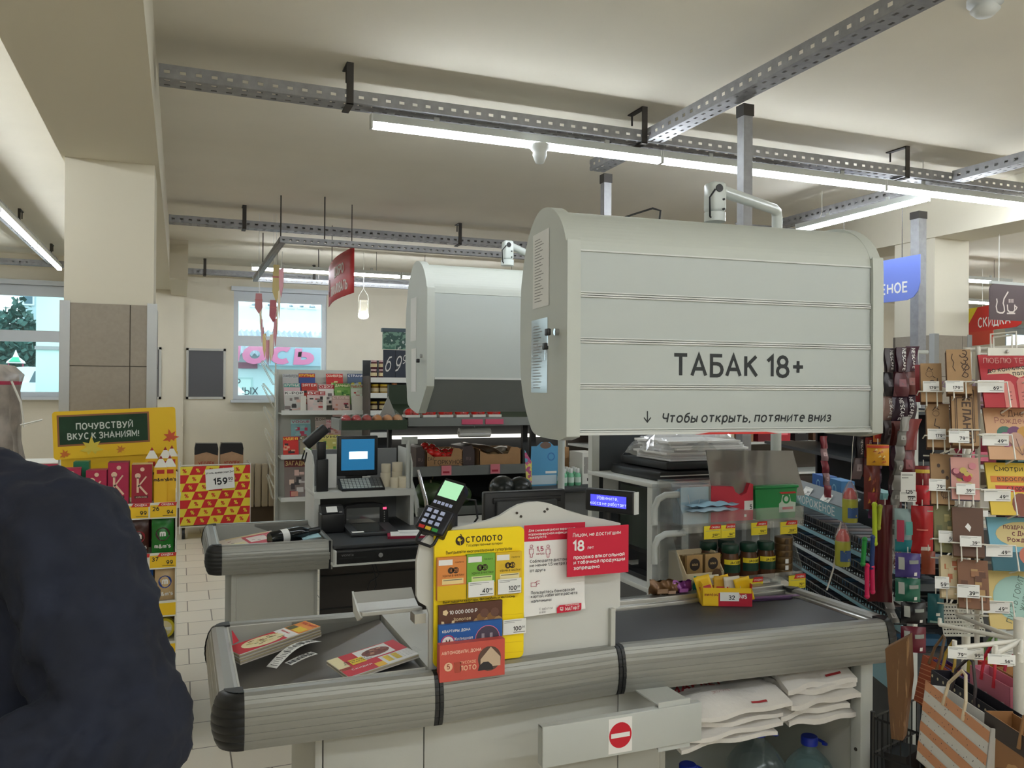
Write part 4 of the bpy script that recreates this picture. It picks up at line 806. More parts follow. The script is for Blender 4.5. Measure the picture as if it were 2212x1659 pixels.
# ================================================================ hanging cabinets
CAB = mat('cabinet_grey', (196, 200, 192), .5); SLAT = mat('shutter_slat', (186, 192, 188), .4); TXT = mat('shutter_lettering', (36, 40, 42), .6)
def rounded(P, n=4):                                     # a smooth curve through the points of an outline
    O = []
    for i in range(len(P)):
        a, b, c, d = P[max(i-1, 0)], P[i], P[min(i+1, len(P)-1)], P[min(i+2, len(P)-1)]
        if b == c: O.append(b); continue
        for k in range(n): t = k/n; O.append(tuple(.5*(2*b[j]+(c[j]-a[j])*t+(2*a[j]-5*b[j]+4*c[j]-d[j])*t*t+(3*b[j]-a[j]-3*c[j]+d[j])*t**3) for j in (0, 1)))
    return O
def cabinet(M, W, D, Hh, label, kind):
    e = M.to_euler(); t = thing('hanging_cabinet', label, 'cabinet', M.translation, e.z, 'hanging cabinets'); s = .04; r = Hh/.52
    O = [(0, -.012), (0, .50*r), (.012, .54*r), (.04, .59*r), (.09, .635*r), (.16, .665*r), (.24, .67*r), (.31, .64*r), (.37, .58*r), (.405, .50*r), (D, .42*r), (D, .2*r), (D-.03, .1*r), (D-.09, .02), (D-.16, -.02), (.06, -.025)]
    if kind == 2: O[-3:] = [(D-.06, .03), (.2, -.01), (.15, -.01)]; O[0] = (.0, .13)
    O = rounded(O); 
    for x in (0, W-s): b = B(); b.prism(O, x, x+s, CAB, 'x'); b.part('side_panel', t, bev=.012)
    I = [(.012, .515*r), (.02, .555*r), (.05, .6*r), (.1, .637*r), (.17, .655*r), (.24, .655*r), (.31, .625*r), (.365, .565*r), (.395, .49*r), (D-.012, .42*r), (D-.012, .2*r), (D-.04, .1*r), (D-.1, .03), (D-.1, .05), (.03, .515*r)]
    I = rounded(I[:9])+I[9:]; b = B(); b.prism(I, s, W-s, CAB, 'x'); b.part('hood', t)
    if kind == 1:
        h = Hh/4
        for i in range(4):
            b = B(); z = i*h; b.box(s+.002, W-s-.002, .012, .02, z, z+h-.004, SLAT)
            b.box(s+.002, W-s-.002, .006, .014, z, z+.004, WSTEEL); b.box(s+.002, W-s-.002, .006, .014, z+.0065, z+.0095, WSTEEL); b.box(s+.002, W-s-.002, .006, .014, z+h-.006, z+h-.002, WSTEEL)
            if i == 1: b.text('ТАБАК 18+', .085, W*.523, z+.035, .0112, TXT, bold=.022)
            if i == 0: b.text('Чтобы открыть, потяните вниз', .0375, W*.552, z+.027, .0112, TXT, bold=.02, sh=.18); b.line([(W*.237, z+.06), (W*.237, z+.028)], .0035, .0112, TXT); b.line([(W*.237-.011, z+.041), (W*.237, z+.028), (W*.237+.011, z+.041)], .0035, .0112, TXT)
            b.part('shutter_slat', t)
        b = B(); b.box(s, W-s, .002, .03, -.008, -.0005, WSTEEL); b.part('bottom_rail', t)
        b = B(); b.prism([(.38*W, -.009), (.42*W, -.003), (.60*W, -.003), (.64*W, -.009)], -.004, .01, TAGR, 'y'); b.part('pull_handle', t)
        b = B(); b.tube([(-.012, .07, .285), (0, .07, .285)], .010, CHROME, 14); b.part('lock', t)
        for (y, z) in ((.05, .275), (.07, .235)):
            k = B(); k.box(-.034, -.022, y+.02, y+.045, z, z+.02, BLACKP, .003); k.box(-.029, -.027, y+.028, y+.036, z-.03, z, CHROME); k.part('key', t)
        pm = clear('sheet_sleeve', (222, 232, 240), .62, .16)
        for (y0, y1, z0, z1, m_, sh) in ((.15, .30, .37, .60, PAPER, 1), (.16, .31, .11, .335, pm, 0)):
            b = B(); x = -.0012; b.poly([(x, y1, z0), (x, y0, z0), (x, y0, z1), (x, y1, z1)], m_)
            for q in range(22): b.poly([(x-.0004, y1-.02, z1-.02-.009*q), (x-.0004, y1-.02-.05-.04*((q*7) % 5)/5, z1-.02-.009*q), (x-.0004, y1-.02-.05-.04*((q*7) % 5)/5, z1-.0225-.009*q), (x-.0004, y1-.02, z1-.0225-.009*q)], GLN)
            b.part('notice_sheet', t, label='white typed notice' if sh else 'notice in a glossy sleeve')
    else:
        b = B(); b.box(s+.002, W-s-.002, .008, .02, .175, Hh-.008, SLAT); b.box(s+.002, W-s-.002, .0, .012, .165, .176, WSTEEL); b.part('front_panel', t)
        b = B(); b.grid(lambda u, v: (s+u*(W-2*s), .012+.14*v**1.6, .165-.17*v), 1, 10, mat('cabinet_lower_grey', (120, 124, 124), .5)); b.part('lower_panel', t)
        b = B(); b.tube([(-.012, .09, .285), (0, .09, .285)], .010, CHROME, 14); b.part('lock', t); k = B(); k.box(-.03, -.014, .08, .1, .25, .27, BLACKP, .003); k.part('key', t)
        for (y0, y1, z0, z1) in ((.2, .32, .37, .6), (.2, .3, .1, .33)):
            b = B(); b.poly([(-.0012, y1, z0), (-.0012, y0, z0), (-.0012, y0, z1), (-.0012, y1, z1)], PAPER); b.part('notice_sheet', t)
    return t
def arm(p, q, zb, label, cab_top):
    p, q = Vector(p), Vector(q); t = thing('cabinet_arm', label, 'arm', (q.x, q.y, zb)); W_ = mat('arm_white', (206, 212, 208), .3)
    B().tube([(p.x, p.y, cab_top), (p.x, p.y, cab_top+.03)], .035, W_, 16).wpart('swivel', t)
    b = B(); b.box(p.x-.028, p.x+.028, p.y-.03, p.y+.03, cab_top+.03, p.z+.03, W_, .012); b.wpart('head', t)
    B().tube([(p.x-.005, p.y-.034, p.z+.005), (p.x-.005, p.y-.029, p.z+.005)], .013, BLACKP, 14).wpart('bolt_cap', t)
    for k in (0, 1): B().tube([(p.x+.012, p.y-.034, p.z-.03-.032*k), (p.x+.012, p.y-.029, p.z-.03-.032*k)], .004, BLACKP, 8).wpart('bolt', t)
    b = B(); b.tube([p+Vector((.0, .0, .01)), p.lerp(q, .93), p.lerp(q, .985)+Vector((0, 0, -.008)), q+Vector((0, 0, -.03)), (q.x, q.y, zb)], .021, W_, 14); b.wpart('tube', t)
    b = B(); b.tube([(p.x-.02, p.y-.03, p.z), (p.x-.045, p.y-.035, p.z-.03), (p.x-.04, p.y-.03, p.z-.09), (p.x-.03, p.y-.02, cab_top+.01)], .003, BLACKP, 6); b.wpart('cable', t)
cabinet(Matrix.Translation((1.0, 2.1, 1.476)) @ Matrix.Rotation(R(-4.5), 4, 'Z'), 1.07, .425, .517, 'grey hanging cabinet lettered for tobacco, over the near checkout counter', 1)
arm((1.63, 2.3, 2.25), (2.23, 2.725, 2.325), .06, 'white jointed arm and post that hold the tobacco cabinet', 2.15)
cabinet(Matrix.Translation((1.15, 4.05, 1.476)), 1.06, .425, .61, 'plain white hanging cabinet over the farther counter, half hidden by the tobacco cabinet', 2)
arm((1.66, 4.25, 2.375), (2.175, 4.64, 2.33), .06, 'white jointed arm and post that hold the plain cabinet', 2.27)
B().tube([(1.30, 2.36, 2.142), (1.36, 2.36, 2.165), (1.43, 2.36, 2.19), (1.46, 2.36, 2.185), (1.455, 2.36, 2.142)], .0035, BLACKP, 6).solo('cable', 'black cable end sticking up from the top of the tobacco cabinet', 'cable')
# ================================================================ signs and hanging frame
def bar(p, q, label, s=.04):
    p, q = Vector(p), Vector(q); tray(p, q, s, s, 'hanging_rail', label, .05, 'rails of the suspended frame')
fz = 2.64
bar((.66, 6.2, fz), (3.2, 6.2, fz), 'front rail of the suspended frame behind the red welcome sign')
bar((.70, 6.25, fz), (.70, 8.6, fz), 'side rail of the suspended frame, over the paper garland')
bar((.66, 8.6, fz), (2.3, 8.6, fz), 'rear rail of the suspended frame, in front of the window')
for (x, y, lb) in ((.675, 6.3, 'front left'), (.98, 6.22, 'front middle'), (.69, 7.9, 'side'), (1.3, 8.62, 'rear')):
    B().tube([(x, y, fz+.03), (x, y, HC)], .005, DARKM, 6).solo('hanging_rod', 'thin dark rod holding the suspended frame, the %s one' % lb, 'rod', 'rods of the suspended frame')
M = frame3((1.215, 7.45, 2.305), (0, -1, 0), (0, 0, 1)); b = B(M); WR = mat('welcome_red', (196, 46, 52), .5)
def ws(u, v): return (u*1.22, -.05*math.sin(u*math.pi*.9)-(.0 if 1 else 0), v*.345)
b.grid(ws, 12, 4, WR); pl = lambda u, v: (u, -.05*math.sin(u/1.22*math.pi*.9)-.004, v)
b.text('ДОБРО', .1, .78, .19, 0, WHI, bold=.02, plane=pl); b.text('ПОЖАЛОВАТЬ', .1, .72, .05, 0, WHI, bold=.02, plane=pl)
b.poly([pl(.2+.07*math.cos(k*.4), .14+.075*math.sin(k*.4)) for k in range(16)], kol((120, 24, 34)))
b.poly([(p[0], p[1]-.003, p[2]) for p in [pl(.17, .18), pl(.2, .11), pl(.23, .18), pl(.215, .18), pl(.2, .14), pl(.185, .18)]], WHI)
b.solo('welcome_sign', 'red hanging sign with faint white welcome lettering, in front of the window', 'sign', sol=.006)
for y in (6.4, 7.3): B().tube([(1.215, y, 2.64), (1.215, y, 2.66), (1.215, y, HC)], .0035, DARKM, 6).solo('hanging_rod', 'thin rod holding the red welcome sign, %s end' % ('near' if y < 7 else 'far'), 'rod')
t = thing('paper_garland', 'pink and cream paper pennants strung in a deep sag in front of the window', 'garland', (.71, 7.4, 2.64))
G0, N_ = (6.5, 8.5), 15; cv = lambda u: (.71, 6.5+2.0*u, 2.62-.62*(4*u*(1-u))**.8)
B().tube([cv(k/24) for k in range(25)], .002, PAPER, 4).wpart('string', t)
for i in range(N_):
    x, y, z = cv((i+.5)/N_); c = ((206, 130, 140), (226, 206, 170), (220, 190, 120), (196, 110, 120))[i % 4]; w, h = .05, .22
    b = B(); a = (i*37 % 90-45)*.3; d = Vector((math.sin(R(a)), math.cos(R(a)), 0))*w
    b.poly([(x-d.x, y-d.y, z), (x+d.x, y+d.y, z), (x+d.x*.9, y+d.y*.9, z-h*.6), (x, y, z-h), (x-d.x*.9, y-d.y*.9, z-h*.6)], kol(c)); b.wpart('pennant', t, sol=.003)
for (px, y0, y1, c, lb) in ((597, 572, 655, (226, 206, 140), 'cream pencil-shaped paper cut-out hanging in front of the window frame'), (590, 648, 697, (196, 110, 120), 'pink pencil-shaped paper cut-out hanging over the window pane'), (559, 634, 678, (206, 140, 146), 'small pink paper cut-out hanging left of the garland')):
    p = at(px, y0, Y=7.0); q = at(px, y1, Y=7.0); w = .03; b = B()
    b.prism([(p.x-w*.8, p.z), (p.x+w*.8, p.z), (p.x+w, (p.z*.3+q.z*.7)), (q.x, q.z), (p.x-w, (p.z*.3+q.z*.7))], 6.995, 7.0, kol(c), 'y'); b.box(p.x-w, p.x+w, 6.9945, 7.0005, p.z*.7+q.z*.3, p.z*.66+q.z*.34, kol((206, 120, 120)))
    b.tube([(p.x, 6.998, p.z), (p.x, 6.998, HC)], .0015, PAPER, 4); b.solo('paper_cutout', lb, 'cut-out', 'paper cut-outs')
p = at(785, 680, Y=8.6); t = thing('pendant_lamp', 'small pendant lamp with a glowing round bottom in front of the pale wall', 'lamp', (p.x, 8.6, p.z))
B().lathe([(.058, 0), (.06, .01), (.055, .02), (.055, .14), (.05, .15)], clear('lamp_glass', (230, 230, 220), .25, .1), 18).part('shade', t)
B().ball((0, 0, -.012), .056, mat('lamp_glow', (255, 250, 230), .4, emit=9), 16, 8, (1, 1, .6)).part('diffuser', t)
B().tube([(-.055, 0, .13), (-.045, 0, .2), (0, 0, .27), (.045, 0, .2), (.055, 0, .13)], .004, WIRE, 6).part('bail', t); B().tube([(0, 0, .27), (0, 0, HC-p.z)], .002, WIRE, 5).part('hanging_cord', t)
# blue aisle sign, brown coffee sign, red sale sign
BL = mat('aisle_blue', (118, 138, 222), .45)
M = frame3((4.25, 4.66, 2.17), (0, -1, 0), (0, 0, 1)); b = B(M); r_ = [(.80, .275), (0, .275), (0, 0), (.70, 0), (.75, .015), (.785, .05), (.80, .10)]
b.prism(r_, 0, .006, BL, 'y'); b.text('МОРОЖЕНОЕ', .085, .705, .055, -.0008, WHI, al='R', bold=.025); b.solo('aisle_sign', 'blue hanging aisle sign with white lettering, behind the tobacco cabinet edge', 'sign')
for y in (4.0, 4.5): B().tube([(4.253, y, 2.44), (4.253, y, 2.83)], .003, DARKM, 5).solo('hanging_rod', 'thin rod above the blue aisle sign, %s one' % ('near' if y < 4.2 else 'far'), 'rod')
CF_ = mat('coffee_brown', (96, 82, 84), .5); ICON = mat('icon_cream', (226, 214, 206), .6)
p = at(2138, 655, Y=4.15); t = thing('aisle_sign', 'brown hanging sign with coffee pot and cup icons, at the picture edge', 'sign', (p.x, 4.15, 2.08))
X0, Z0 = PX(2138, 690, 4.15); Z1 = PX(2138, 612, 4.15)[1]; b = B(); w = .55
b.prism([(X0, Z0), (X0+w, Z0), (X0+w, Z1), (X0+.04, Z1), (X0+.012, Z1-.012), (X0, Z1-.04)], 4.15, 4.158, CF_, 'y'); y = 4.1492
def L(pts, wd=.011): b.line([PX(a, c, y) for a, c in pts], wd, y, ICON)
L([(2153, 645), (2154, 652), (2152, 662), (2154, 673), (2160, 676), (2166, 676), (2170, 672), (2169, 662), (2167, 655), (2169, 645), (2178, 630)]); L([(2176, 658), (2177, 670), (2181, 674), (2189, 674), (2192, 670), (2192, 658)]); L([(2193, 661), (2197, 664), (2194, 670)], .008); L([(2175, 677), (2193, 677)])
for k in range(3): L([(2180+4*k, 646), (2180+4*k, 654)], .008)
b.wpart('board', t); B().box(X0+.02, X0+w, 4.15, 4.175, Z1, Z1+.02, GSTEEL).wpart('rail', t)
for x in (.1, .45): B().tube([(X0+x, 4.16, Z1+.02), (X0+x, 4.16, HC)], .004, WIRE, 5).wpart('hanging_wire', t)
p0, p1 = at(2088, 748, Y=7.2), at(2207, 735, Y=6.2); p1.z = p0.z; M = frame3(p0, p1-p0, (0, 0, 1)); w = (Vector((p1.x, p1.y))-Vector((p0.x, p0.y))).length; h = at(2092, 668, Y=7.2).z-p0.z
t = thing('sale_sign', 'red and yellow sale sign with white capitals, beyond the tiled column', 'sign', p0)
b = B(M); b.prism([(0, .36*h), (.9*w, .36*h), (.98*w, .42*h), (w, .6*h), (w, h), (0, h)], 0, .01, TAGR, 'y'); b.poly([(0, -.001, h), (0, -.001, .5*h), (.22*w, -.001, h)], TAGY); b.text('СКИДКА', .33*h, .52*w, .47*h, -.0012, WHI, bold=.02, sx=1.1); b.wpart('board', t)
b = B(M); b.box(0, .5*w, .0, .01, 0, .36*h, kol((206, 70, 50))); b.wpart('lower_poster', t)
B(M).tube([(.3*w, .005, h), (.3*w, .005, HC-p0.z)], .004, WIRE, 5).wpart('hanging_wire', t)
# notice boards, radiator
FR_ = mat('frame_silver', (196, 196, 190), .4, .3); NB = mat('notice_board_grey', (98, 98, 102), .8)
for (x0, x1, z0, z1, y, lb) in ((.06, .485, 1.45, 2.03, YB, 'dark grey notice board in a pale frame, between column and window'), (-.42, -.20, 1.45, 2.03, YB-.06, 'dark grey notice board mostly hidden behind the column')):
    t = thing('notice_board', lb, 'notice board', ((x0+x1)/2, y, z0), 0, 'notice boards'); b = B(); f = .025
    b.box(x0, x1, y-.02, y, z0, z0+f, FR_); b.box(x0, x1, y-.02, y, z1-f, z1, FR_); b.box(x0, x0+f, y-.02, y, z0, z1, FR_); b.box(x1-f, x1, y-.02, y, z0, z1, FR_); b.wpart('frame', t)
    B().box(x0+f, x1-f, y-.01, y, z0+f, z1-f, NB).wpart('board', t)
t = thing('radiator', 'pale ribbed radiator under the window, behind the charcoal stand', 'radiator', (.9, YB-.1, .2)); RAD = mat('radiator_cream', (206, 190, 166), .5)
for i in range(16): x = .42+i*.078; B().box(x, x+.068, YB-.13, YB-.05, .2, .7, RAD).wpart('section', t, bev=.012)
B().tube([(.40, YB-.09, .24), (1.7, YB-.09, .24)], .018, RAD, 8).wpart('pipe', t)
# ================================================================ outdoors, seen through the windows
GND = mat('asphalt', (120, 126, 126), .9); B().box(-40, 60, 10.6, 140, -.3, .55, GND).struct('trim_9')
def facade(x0, x1, y, z0, z1, c, label, wins, D=3):
    t = thing('house', label, 'building', ((x0+x1)/2, y, z0), 0, 'houses outside'); B().box(x0, x1, y, y+D, z0, z1, mat('render_%d' % c[0], c, .9, noise=.06, nscale=.6)).wpart('wall', t)
    for (a, c_, e, f) in wins:
        w = B(); w.box(a, c_, y-.08, y+.02, e, f, kol((210, 222, 224))); o = w.wpart('window', t); g = B(); g.rect(a+.1, c_-.1, e+.1, f-.1, y-.09, mat('house_glass', (70, 106, 120), .15)); g.wpart('pane', o)
    return t
# window left of the column: end wall, far block, trees, pavilion, car
p = at(78, 700, Y=22); h1 = facade(p.x, p.x+3.6, 22, .3, 12, (196, 222, 214), 'pale green house end wall outside the window left of the column', [(p.x+2.0, p.x+2.6, 3.7, 5)])
B().box(p.x-.02, p.x+3.6, 21.95, 22, 2.42, 2.5, GLN).wpart('cornice', h1); B().tube([at(60, 635, Y=21.8), at(100, 636, Y=21.8)], .02, GLN, 5).wpart('cable', h1)
p = at(-40, 700, Y=60); q = at(78, 700, Y=60); facade(q.x-.9, q.x+2, 60, .3, 8.6, (176, 200, 204), 'distant block of flats with balconies beyond the trees', [(q.x-.75, q.x-.1, 3.9, 5.2), (q.x-.75, q.x-.1, 6.6, 8.0), (q.x-.75, q.x-.1, 1.0, 2.4)])
LEAF = mat('leaf_green', (54, 92, 84), .8, noise=.5, nscale=2)
def tree(p, s, label, seed):
    rnd = random.Random(seed); t = thing('tree', label, 'tree', p, 0, 'trees outside'); B().tube([(0, 0, 0), (.1*s, 0, 2*s), (0, 0, 4.4*s)], .16*s, kol((86, 76, 66)), 8, True, .05*s).part('trunk', t); b = B()
    for i in range(900):
        a, z, r = rnd.uniform(0, 6.28), rnd.gauss(3.6, 1.1)*s, rnd.random()**.5*2.0*s; r *= max(.2, 1-abs(z/s-3.4)/3.2); c = Vector((r*math.cos(a), r*math.sin(a), z)); u = Vector((rnd.gauss(0, 1), rnd.gauss(0, 1), rnd.gauss(0, 1))).normalized()*.26*s; w = u.cross(Vector((rnd.gauss(0, 1), rnd.gauss(0, 1), 1))).normalized()*.16*s
        b.poly([c-u, c+w, c+u, c-w], LEAF)
    b.part('foliage', t)
for (px, yy, Y, s, lb) in ((34, 850, 51, .9, 'dense dark tree outside, left of the pale green house'), (58, 850, 57, .8, 'second dark tree outside, nearer to the distant flats'), (-70, 850, 54, 1.2, 'tall dark tree outside at the left end of the window')):
    q = at(px, yy, Y=Y); tree((q.x, Y, .5), s, lb, px)
t = thing('pavilion', 'little playground pavilion with green roof and white finial, outside the window', 'pavilion', at(34, 830, Y=40)); RB = kol((176, 60, 90)); GRF = kol((40, 170, 130))
c = at(34, 793, Y=40)
b = B(); b.lathe([(.36, .16), (.33, .24), (.12, .42), (.05, .6), (.01, .72)], WSTEEL, 8, (c.x, 40, c.z)); b.lathe([(.3, .22), (.16, .36), (.12, .41)], GRF, 8, (c.x, 39.93, c.z)); b.wpart('roof', t)
for dx in (-.26, .26): B().tube([(c.x+dx, 40, .5), (c.x+dx, 40, c.z+.2)], .03, RB, 8).wpart('post', t)
b = B(); q = at(58, 812, Y=39); b.prism([(q.x-.36, q.z-.1), (q.x-.36, q.z+.06), (q.x, q.z+.12), (q.x+.36, q.z+.06), (q.x+.36, q.z-.1)], 39, 39.1, GRF, 'y'); b.tube([(q.x-.4, 39.05, .5), (q.x-.4, 39.05, q.z)], .03, RB, 6); b.tube([(q.x+.4, 39.05, .5), (q.x+.4, 39.05, q.z+.4)], .03, RB, 6); b.wpart('play_panel', t)
def car(p, label):
    s = 1; t = thing('car', label, 'car', p); W_ = mat('car_white', (226, 236, 238), .25, coat=.5)
    b = B(); b.prism([(-2.2, .35), (-2.2, .85), (-2.0, .98), (-1.3, 1.02), (-.9, 1.05), (1.9, 1.05), (2.2, .9), (2.25, .35)], -.85, .85, W_, 'y'); b.part('body', t, bev=.08)
    b = B(); b.prism([(-1.2, 1.0), (-.6, 1.5), (.2, 1.56), (1.6, 1.5), (2.05, 1.02)], -.72, .72, W_, 'y'); b.part('cabin', t, bev=.06)
    for a, c_ in ((-.95, .05), (.15, 1.1), (1.2, 1.75)): b = B(); b.prism([(a+.1, 1.06), (a+.25, 1.42), (c_-.05, 1.42), (c_, 1.06)], -.735, .735, mat('car_glass', (70, 96, 104), .1), 'y'); b.part('window', t)
    for x in (-1.35, 1.4):
        for y in (-.86, .7): B().tube([(x, y, .33), (x, y+.16, .33)], .33, BLACKP, 18).part('wheel', t)
q = at(52, 840, Y=31); car((q.x, 31, .62), 'white estate car parked outside, seen through the window left of the column')
q = at(128, 852, Y=20.5); car((q.x+1.75, 20.2, .42), 'pale car outside, its end just showing beside the column')
# window over the magazine rack: kiosk with a pink sign, block behind
q0, q1 = at(500, 690, Y=48), at(720, 690, Y=48)
zt = lambda y, Y: at(600, y, Y=Y).z
facade(q0.x-1, q1.x+2, 48, .5, 14, (226, 238, 240), 'long pale block of flats behind the kiosk outside', [(at(a, 640, Y=48).x, at(c_, 640, Y=48).x, zt(666, 48), zt(630, 48)) for a, c_ in ((540, 556), (574, 588), (606, 614), (621, 637), (643, 660), (664, 684))])
k = thing('kiosk', 'low pale kiosk outside with a corrugated roof and pink lettered sign', 'building', ((q0.x+q1.x)/2*.6, 26, .5)); Y = 26
e0, e1 = at(495, 780, Y=Y), at(712, 780, Y=Y)
b = B(); b.box(e0.x-.8, e1.x+1, Y, Y+5, .5, zt(764, Y), mat('kiosk_wall', (206, 228, 230), .8)); b.wpart('wall', k)
CO = mat('corrugated_roof', (128, 146, 158), .6); b = B(); n = 90
def rf(u, v): x = e0.x-.9+(e1.x+1.1-e0.x+.9)*u; return (x, Y-.3+v*3.2, zt(768, Y)+v*(zt(716, Y+3)-zt(768, Y))+.04*math.sin(u*n*2))
b.grid(rf, 360, 1, CO); b.wpart('roof', k)
b = B(); b.box(at(560, 770, Y=Y-.4).x, e1.x+.6, Y-.5, Y-.4, zt(790, Y), zt(748, Y), mat('sign_backing', (150, 176, 190), .7)); b.wpart('sign_board', k)
PK = kol((206, 110, 150)); b = B(); X, Z = PX(678, 783, Y-.52); b.text('Лось', .82, X, Z, Y-.52, PK, al='R', bold=.05, sh=.12, sx=1.35); b.wpart('sign_letters', k)
b = B(); a = at(509, 830, Y=Y-.02).x; c_ = at(546, 830, Y=Y-.02).x; b.box(a, c_, Y-.06, Y, .6, zt(816, Y), kol((176, 206, 204))); b.box(a+.06, c_-.06, Y-.07, Y-.05, .7, zt(820, Y), kol((206, 230, 226))); b.wpart('door', k)
b = B(); X, Z = PX(528, 852, Y-.1); b.text('ВНЫХ', .3, X, Z, Y-.08, kol((60, 70, 80)), bold=.01); X, Z = PX(514, 834, Y-.1); b.text('Р', .3, X, Z, Y-.08, kol((60, 70, 80)), bold=.01); b.wpart('door_lettering', k)
b = B(); a, c_ = at(500, 790, Y=Y-.02).x, at(556, 790, Y=Y-.02).x; b.box(a, c_, Y-.06, Y, zt(797, Y), zt(784, Y), kol((150, 90, 110))); b.wpart('lintel_sign', k)
# ================================================================ candy display beside the column
CY_ = mat('display_yellow', (240, 196, 24), .5); CARD = mat('white_card', (226, 224, 214), .7); CARDIN = mat('kraft_inside', (150, 120, 84), .8)
cs = thing('candy_display', 'tall yellow and white card display of sweets with a chalkboard header, by the column', 'display stand', (-.26, 4.15, 0))
for x in (-.505, -.016):
    b = B(); b.prism([(3.97, 0), (3.97, 1.13), (4.02, 1.16), (4.2, 1.2), (4.3, 1.27), (4.38, 1.27), (4.38, 0)], x, x+.006, CARD, 'x'); b.wpart('side_panel', cs)
b = B(); b.box(-.5, -.01, 4.375, 4.38, 0, 1.28, CARDIN); b.box(-.5, -.01, 4.262, 4.266, 1.075, 1.29, CY_); b.wpart('back_panel', cs)
LV = [(1.085, '99', 1.045), (.865, '153', .83), (.655, '37', .62), (.475, '19', .44), (.2, '29', .17)]
for i, (z, pr_, _) in enumerate(LV):
    b = B(); b.box(-.5, -.01, 3.96, 4.37, z-.012, z-.006, CARD); b.box(-.503, -.008, 3.952, 3.958, z-.066, z+.004, CARD); y = 3.9516
    for (a, c, k) in ((-.48, -.28, CY_), (-.22, -.125, CARD if i == 1 else CY_), (-.118, -.012, CY_)): b.rect(a, c, z-.06, z-.006, y, k)
    if i == 0: b.text('СКИДКА', .04, -.255, z-.05, y-.0005, TAGR, al='R', bold=.03)
    if i < 2:
        for (a, p_, q) in ((-.215, '99', ''), (-.108, '94' if i == 0 else '99', '26' if i == 0 else '37')):
            b.prism([(a+.02, z-.012), (a+.095, z-.012), (a+.098, z+.004), (a+.03, z+.004)], y-.0008, y-.0004, TAGR, 'y'); b.text('СКИДКА', .012, a+.06, z-.008, y-.001, WHI, bold=.03)
            b.text(p_ if i == 0 or q else '153', .022, a+.07, z-.046, y-.001, INK, bold=.03); b.text(q, .022, a+.012, z-.03, y-.001, INK, bold=.03); b.line([(a+.04, z-.053), (a+.09, z-.053)], .002, y-.001, INK)
    b.wpart('shelf', cs)
hd = B(frame3((-.527, 4.25, 1.262), (1, 0, .043), (0, 0, 1))); hw, hh = .515, .217
hd.prism(rrect(0, hw, 0, hh, .014), 0, .006, CY_, 'y'); y = -.0006; hd.rect(.018, .40, .058, .20, y, kol((150, 96, 56))); hd.rect(.026, .392, .066, .192, y-.0004, mat('chalkboard', (34, 66, 44), .8, noise=.15, nscale=14))
CH = kol((206, 214, 206)); hd.text('ПОЧУВСТВУЙ', .038, .212, .132, y-.0008, CH, bold=.03, sx=.92); hd.text('ВКУС К ЗНАНИЯМ!', .038, .206, .088, y-.0008, CH, bold=.03, sx=.88)
def leaf(b, cx, cz, r, M, y, rot=0):
    P = [];
    for k, q in enumerate((1, .45, .85, .4, .95, .5, .6, .25, .6, .5, .95, .4, .85, .45)): a = math.pi/2+k*2*math.pi/14+rot; P.append((cx+r*q*math.cos(a), y, cz+r*q*math.sin(a)))
    c = (cx, y, cz)
    for k in range(14): b.poly([c, P[k], P[(k+1) % 14]], M)
leaf(hd, .155, .045, .055, kol((222, 200, 70)), y-.0012); leaf(hd, .045, .022, .026, kol((206, 110, 30)), y-.001, .3); leaf(hd, .275, .03, .024, kol((210, 130, 40)), y-.001, .6); leaf(hd, .49, .075, .04, kol((206, 84, 40)), y-.001, .2)
hd.wpart('header_card', cs)
def sweetbox(x0, x1, yf, z0, h, d, face, side, label, txt, tc, grp=None, rz=0, name='candy_box'):
    b = B(Matrix.Translation((x0, yf, z0)) @ Matrix.Rotation(rz, 4, 'Z')); w = x1-x0; b.box(0, w, 0, d, 0, h, side); b.rect(0, w, 0, h, -.0005, face); txt(b, w, h, -.001); return b.solo(name, label, 'sweets box', grp)
PINK = kol((178, 26, 74)); CRB = kol((196, 168, 110)); GOLDP = kol((232, 196, 170))
def kt(b, w, h, y):
    b.line([(w*.3, h*.3), (w*.3, h*.68)], .009, y, GOLDP); b.line([(w*.32, h*.45), (w*.72, h*.7)], .006, y, GOLDP); b.line([(w*.36, h*.48), (w*.76, h*.25)], .008, y, GOLDP); b.disc(w*.3, h*.72, .012, y, GOLDP, 10); b.disc(w*.52, h*.88, .009, y, GOLDP, 10); b.rect(w*.15, w*.8, h*.16, h*.22, y, kol((70, 30, 30))); b.text('КОРКУНОВ', .008, w*.48, h*.17, y-.0004, GOLDP, bold=.02)
G = 'boxes of sweets on the top shelf of the candy display'
sweetbox(-.462, -.392, 3.985, 1.08, .165, .07, PINK, kol((150, 20, 60)), 'crimson sweets box at the left end of the top candy shelf, under green ones', kt, WHI, G, .05)
sweetbox(-.43, -.37, 4.075, 1.08, .185, .08, kol((20, 120, 84)), kol((16, 104, 72)), 'green sweets box behind the crimson one at the left end of the top shelf', lambda b, w, h, y: None, WHI, G)
sweetbox(-.372, -.292, 3.98, 1.08, .155, .09, PINK, kol((150, 20, 60)), 'crimson sweets box standing lower, second on the top candy shelf', kt, WHI, G, -.06)
sweetbox(-.288, -.206, 3.99, 1.08, .185, .10, PINK, kol((110, 16, 48)), 'crimson sweets box standing tallest, third on the top candy shelf', kt, WHI, G)
sweetbox(-.194, -.112, 3.98, 1.08, .175, .10, kol((160, 24, 48)), CRB, 'dark red sweets box with cream sides, beside the pencil packs', kt, WHI, G)
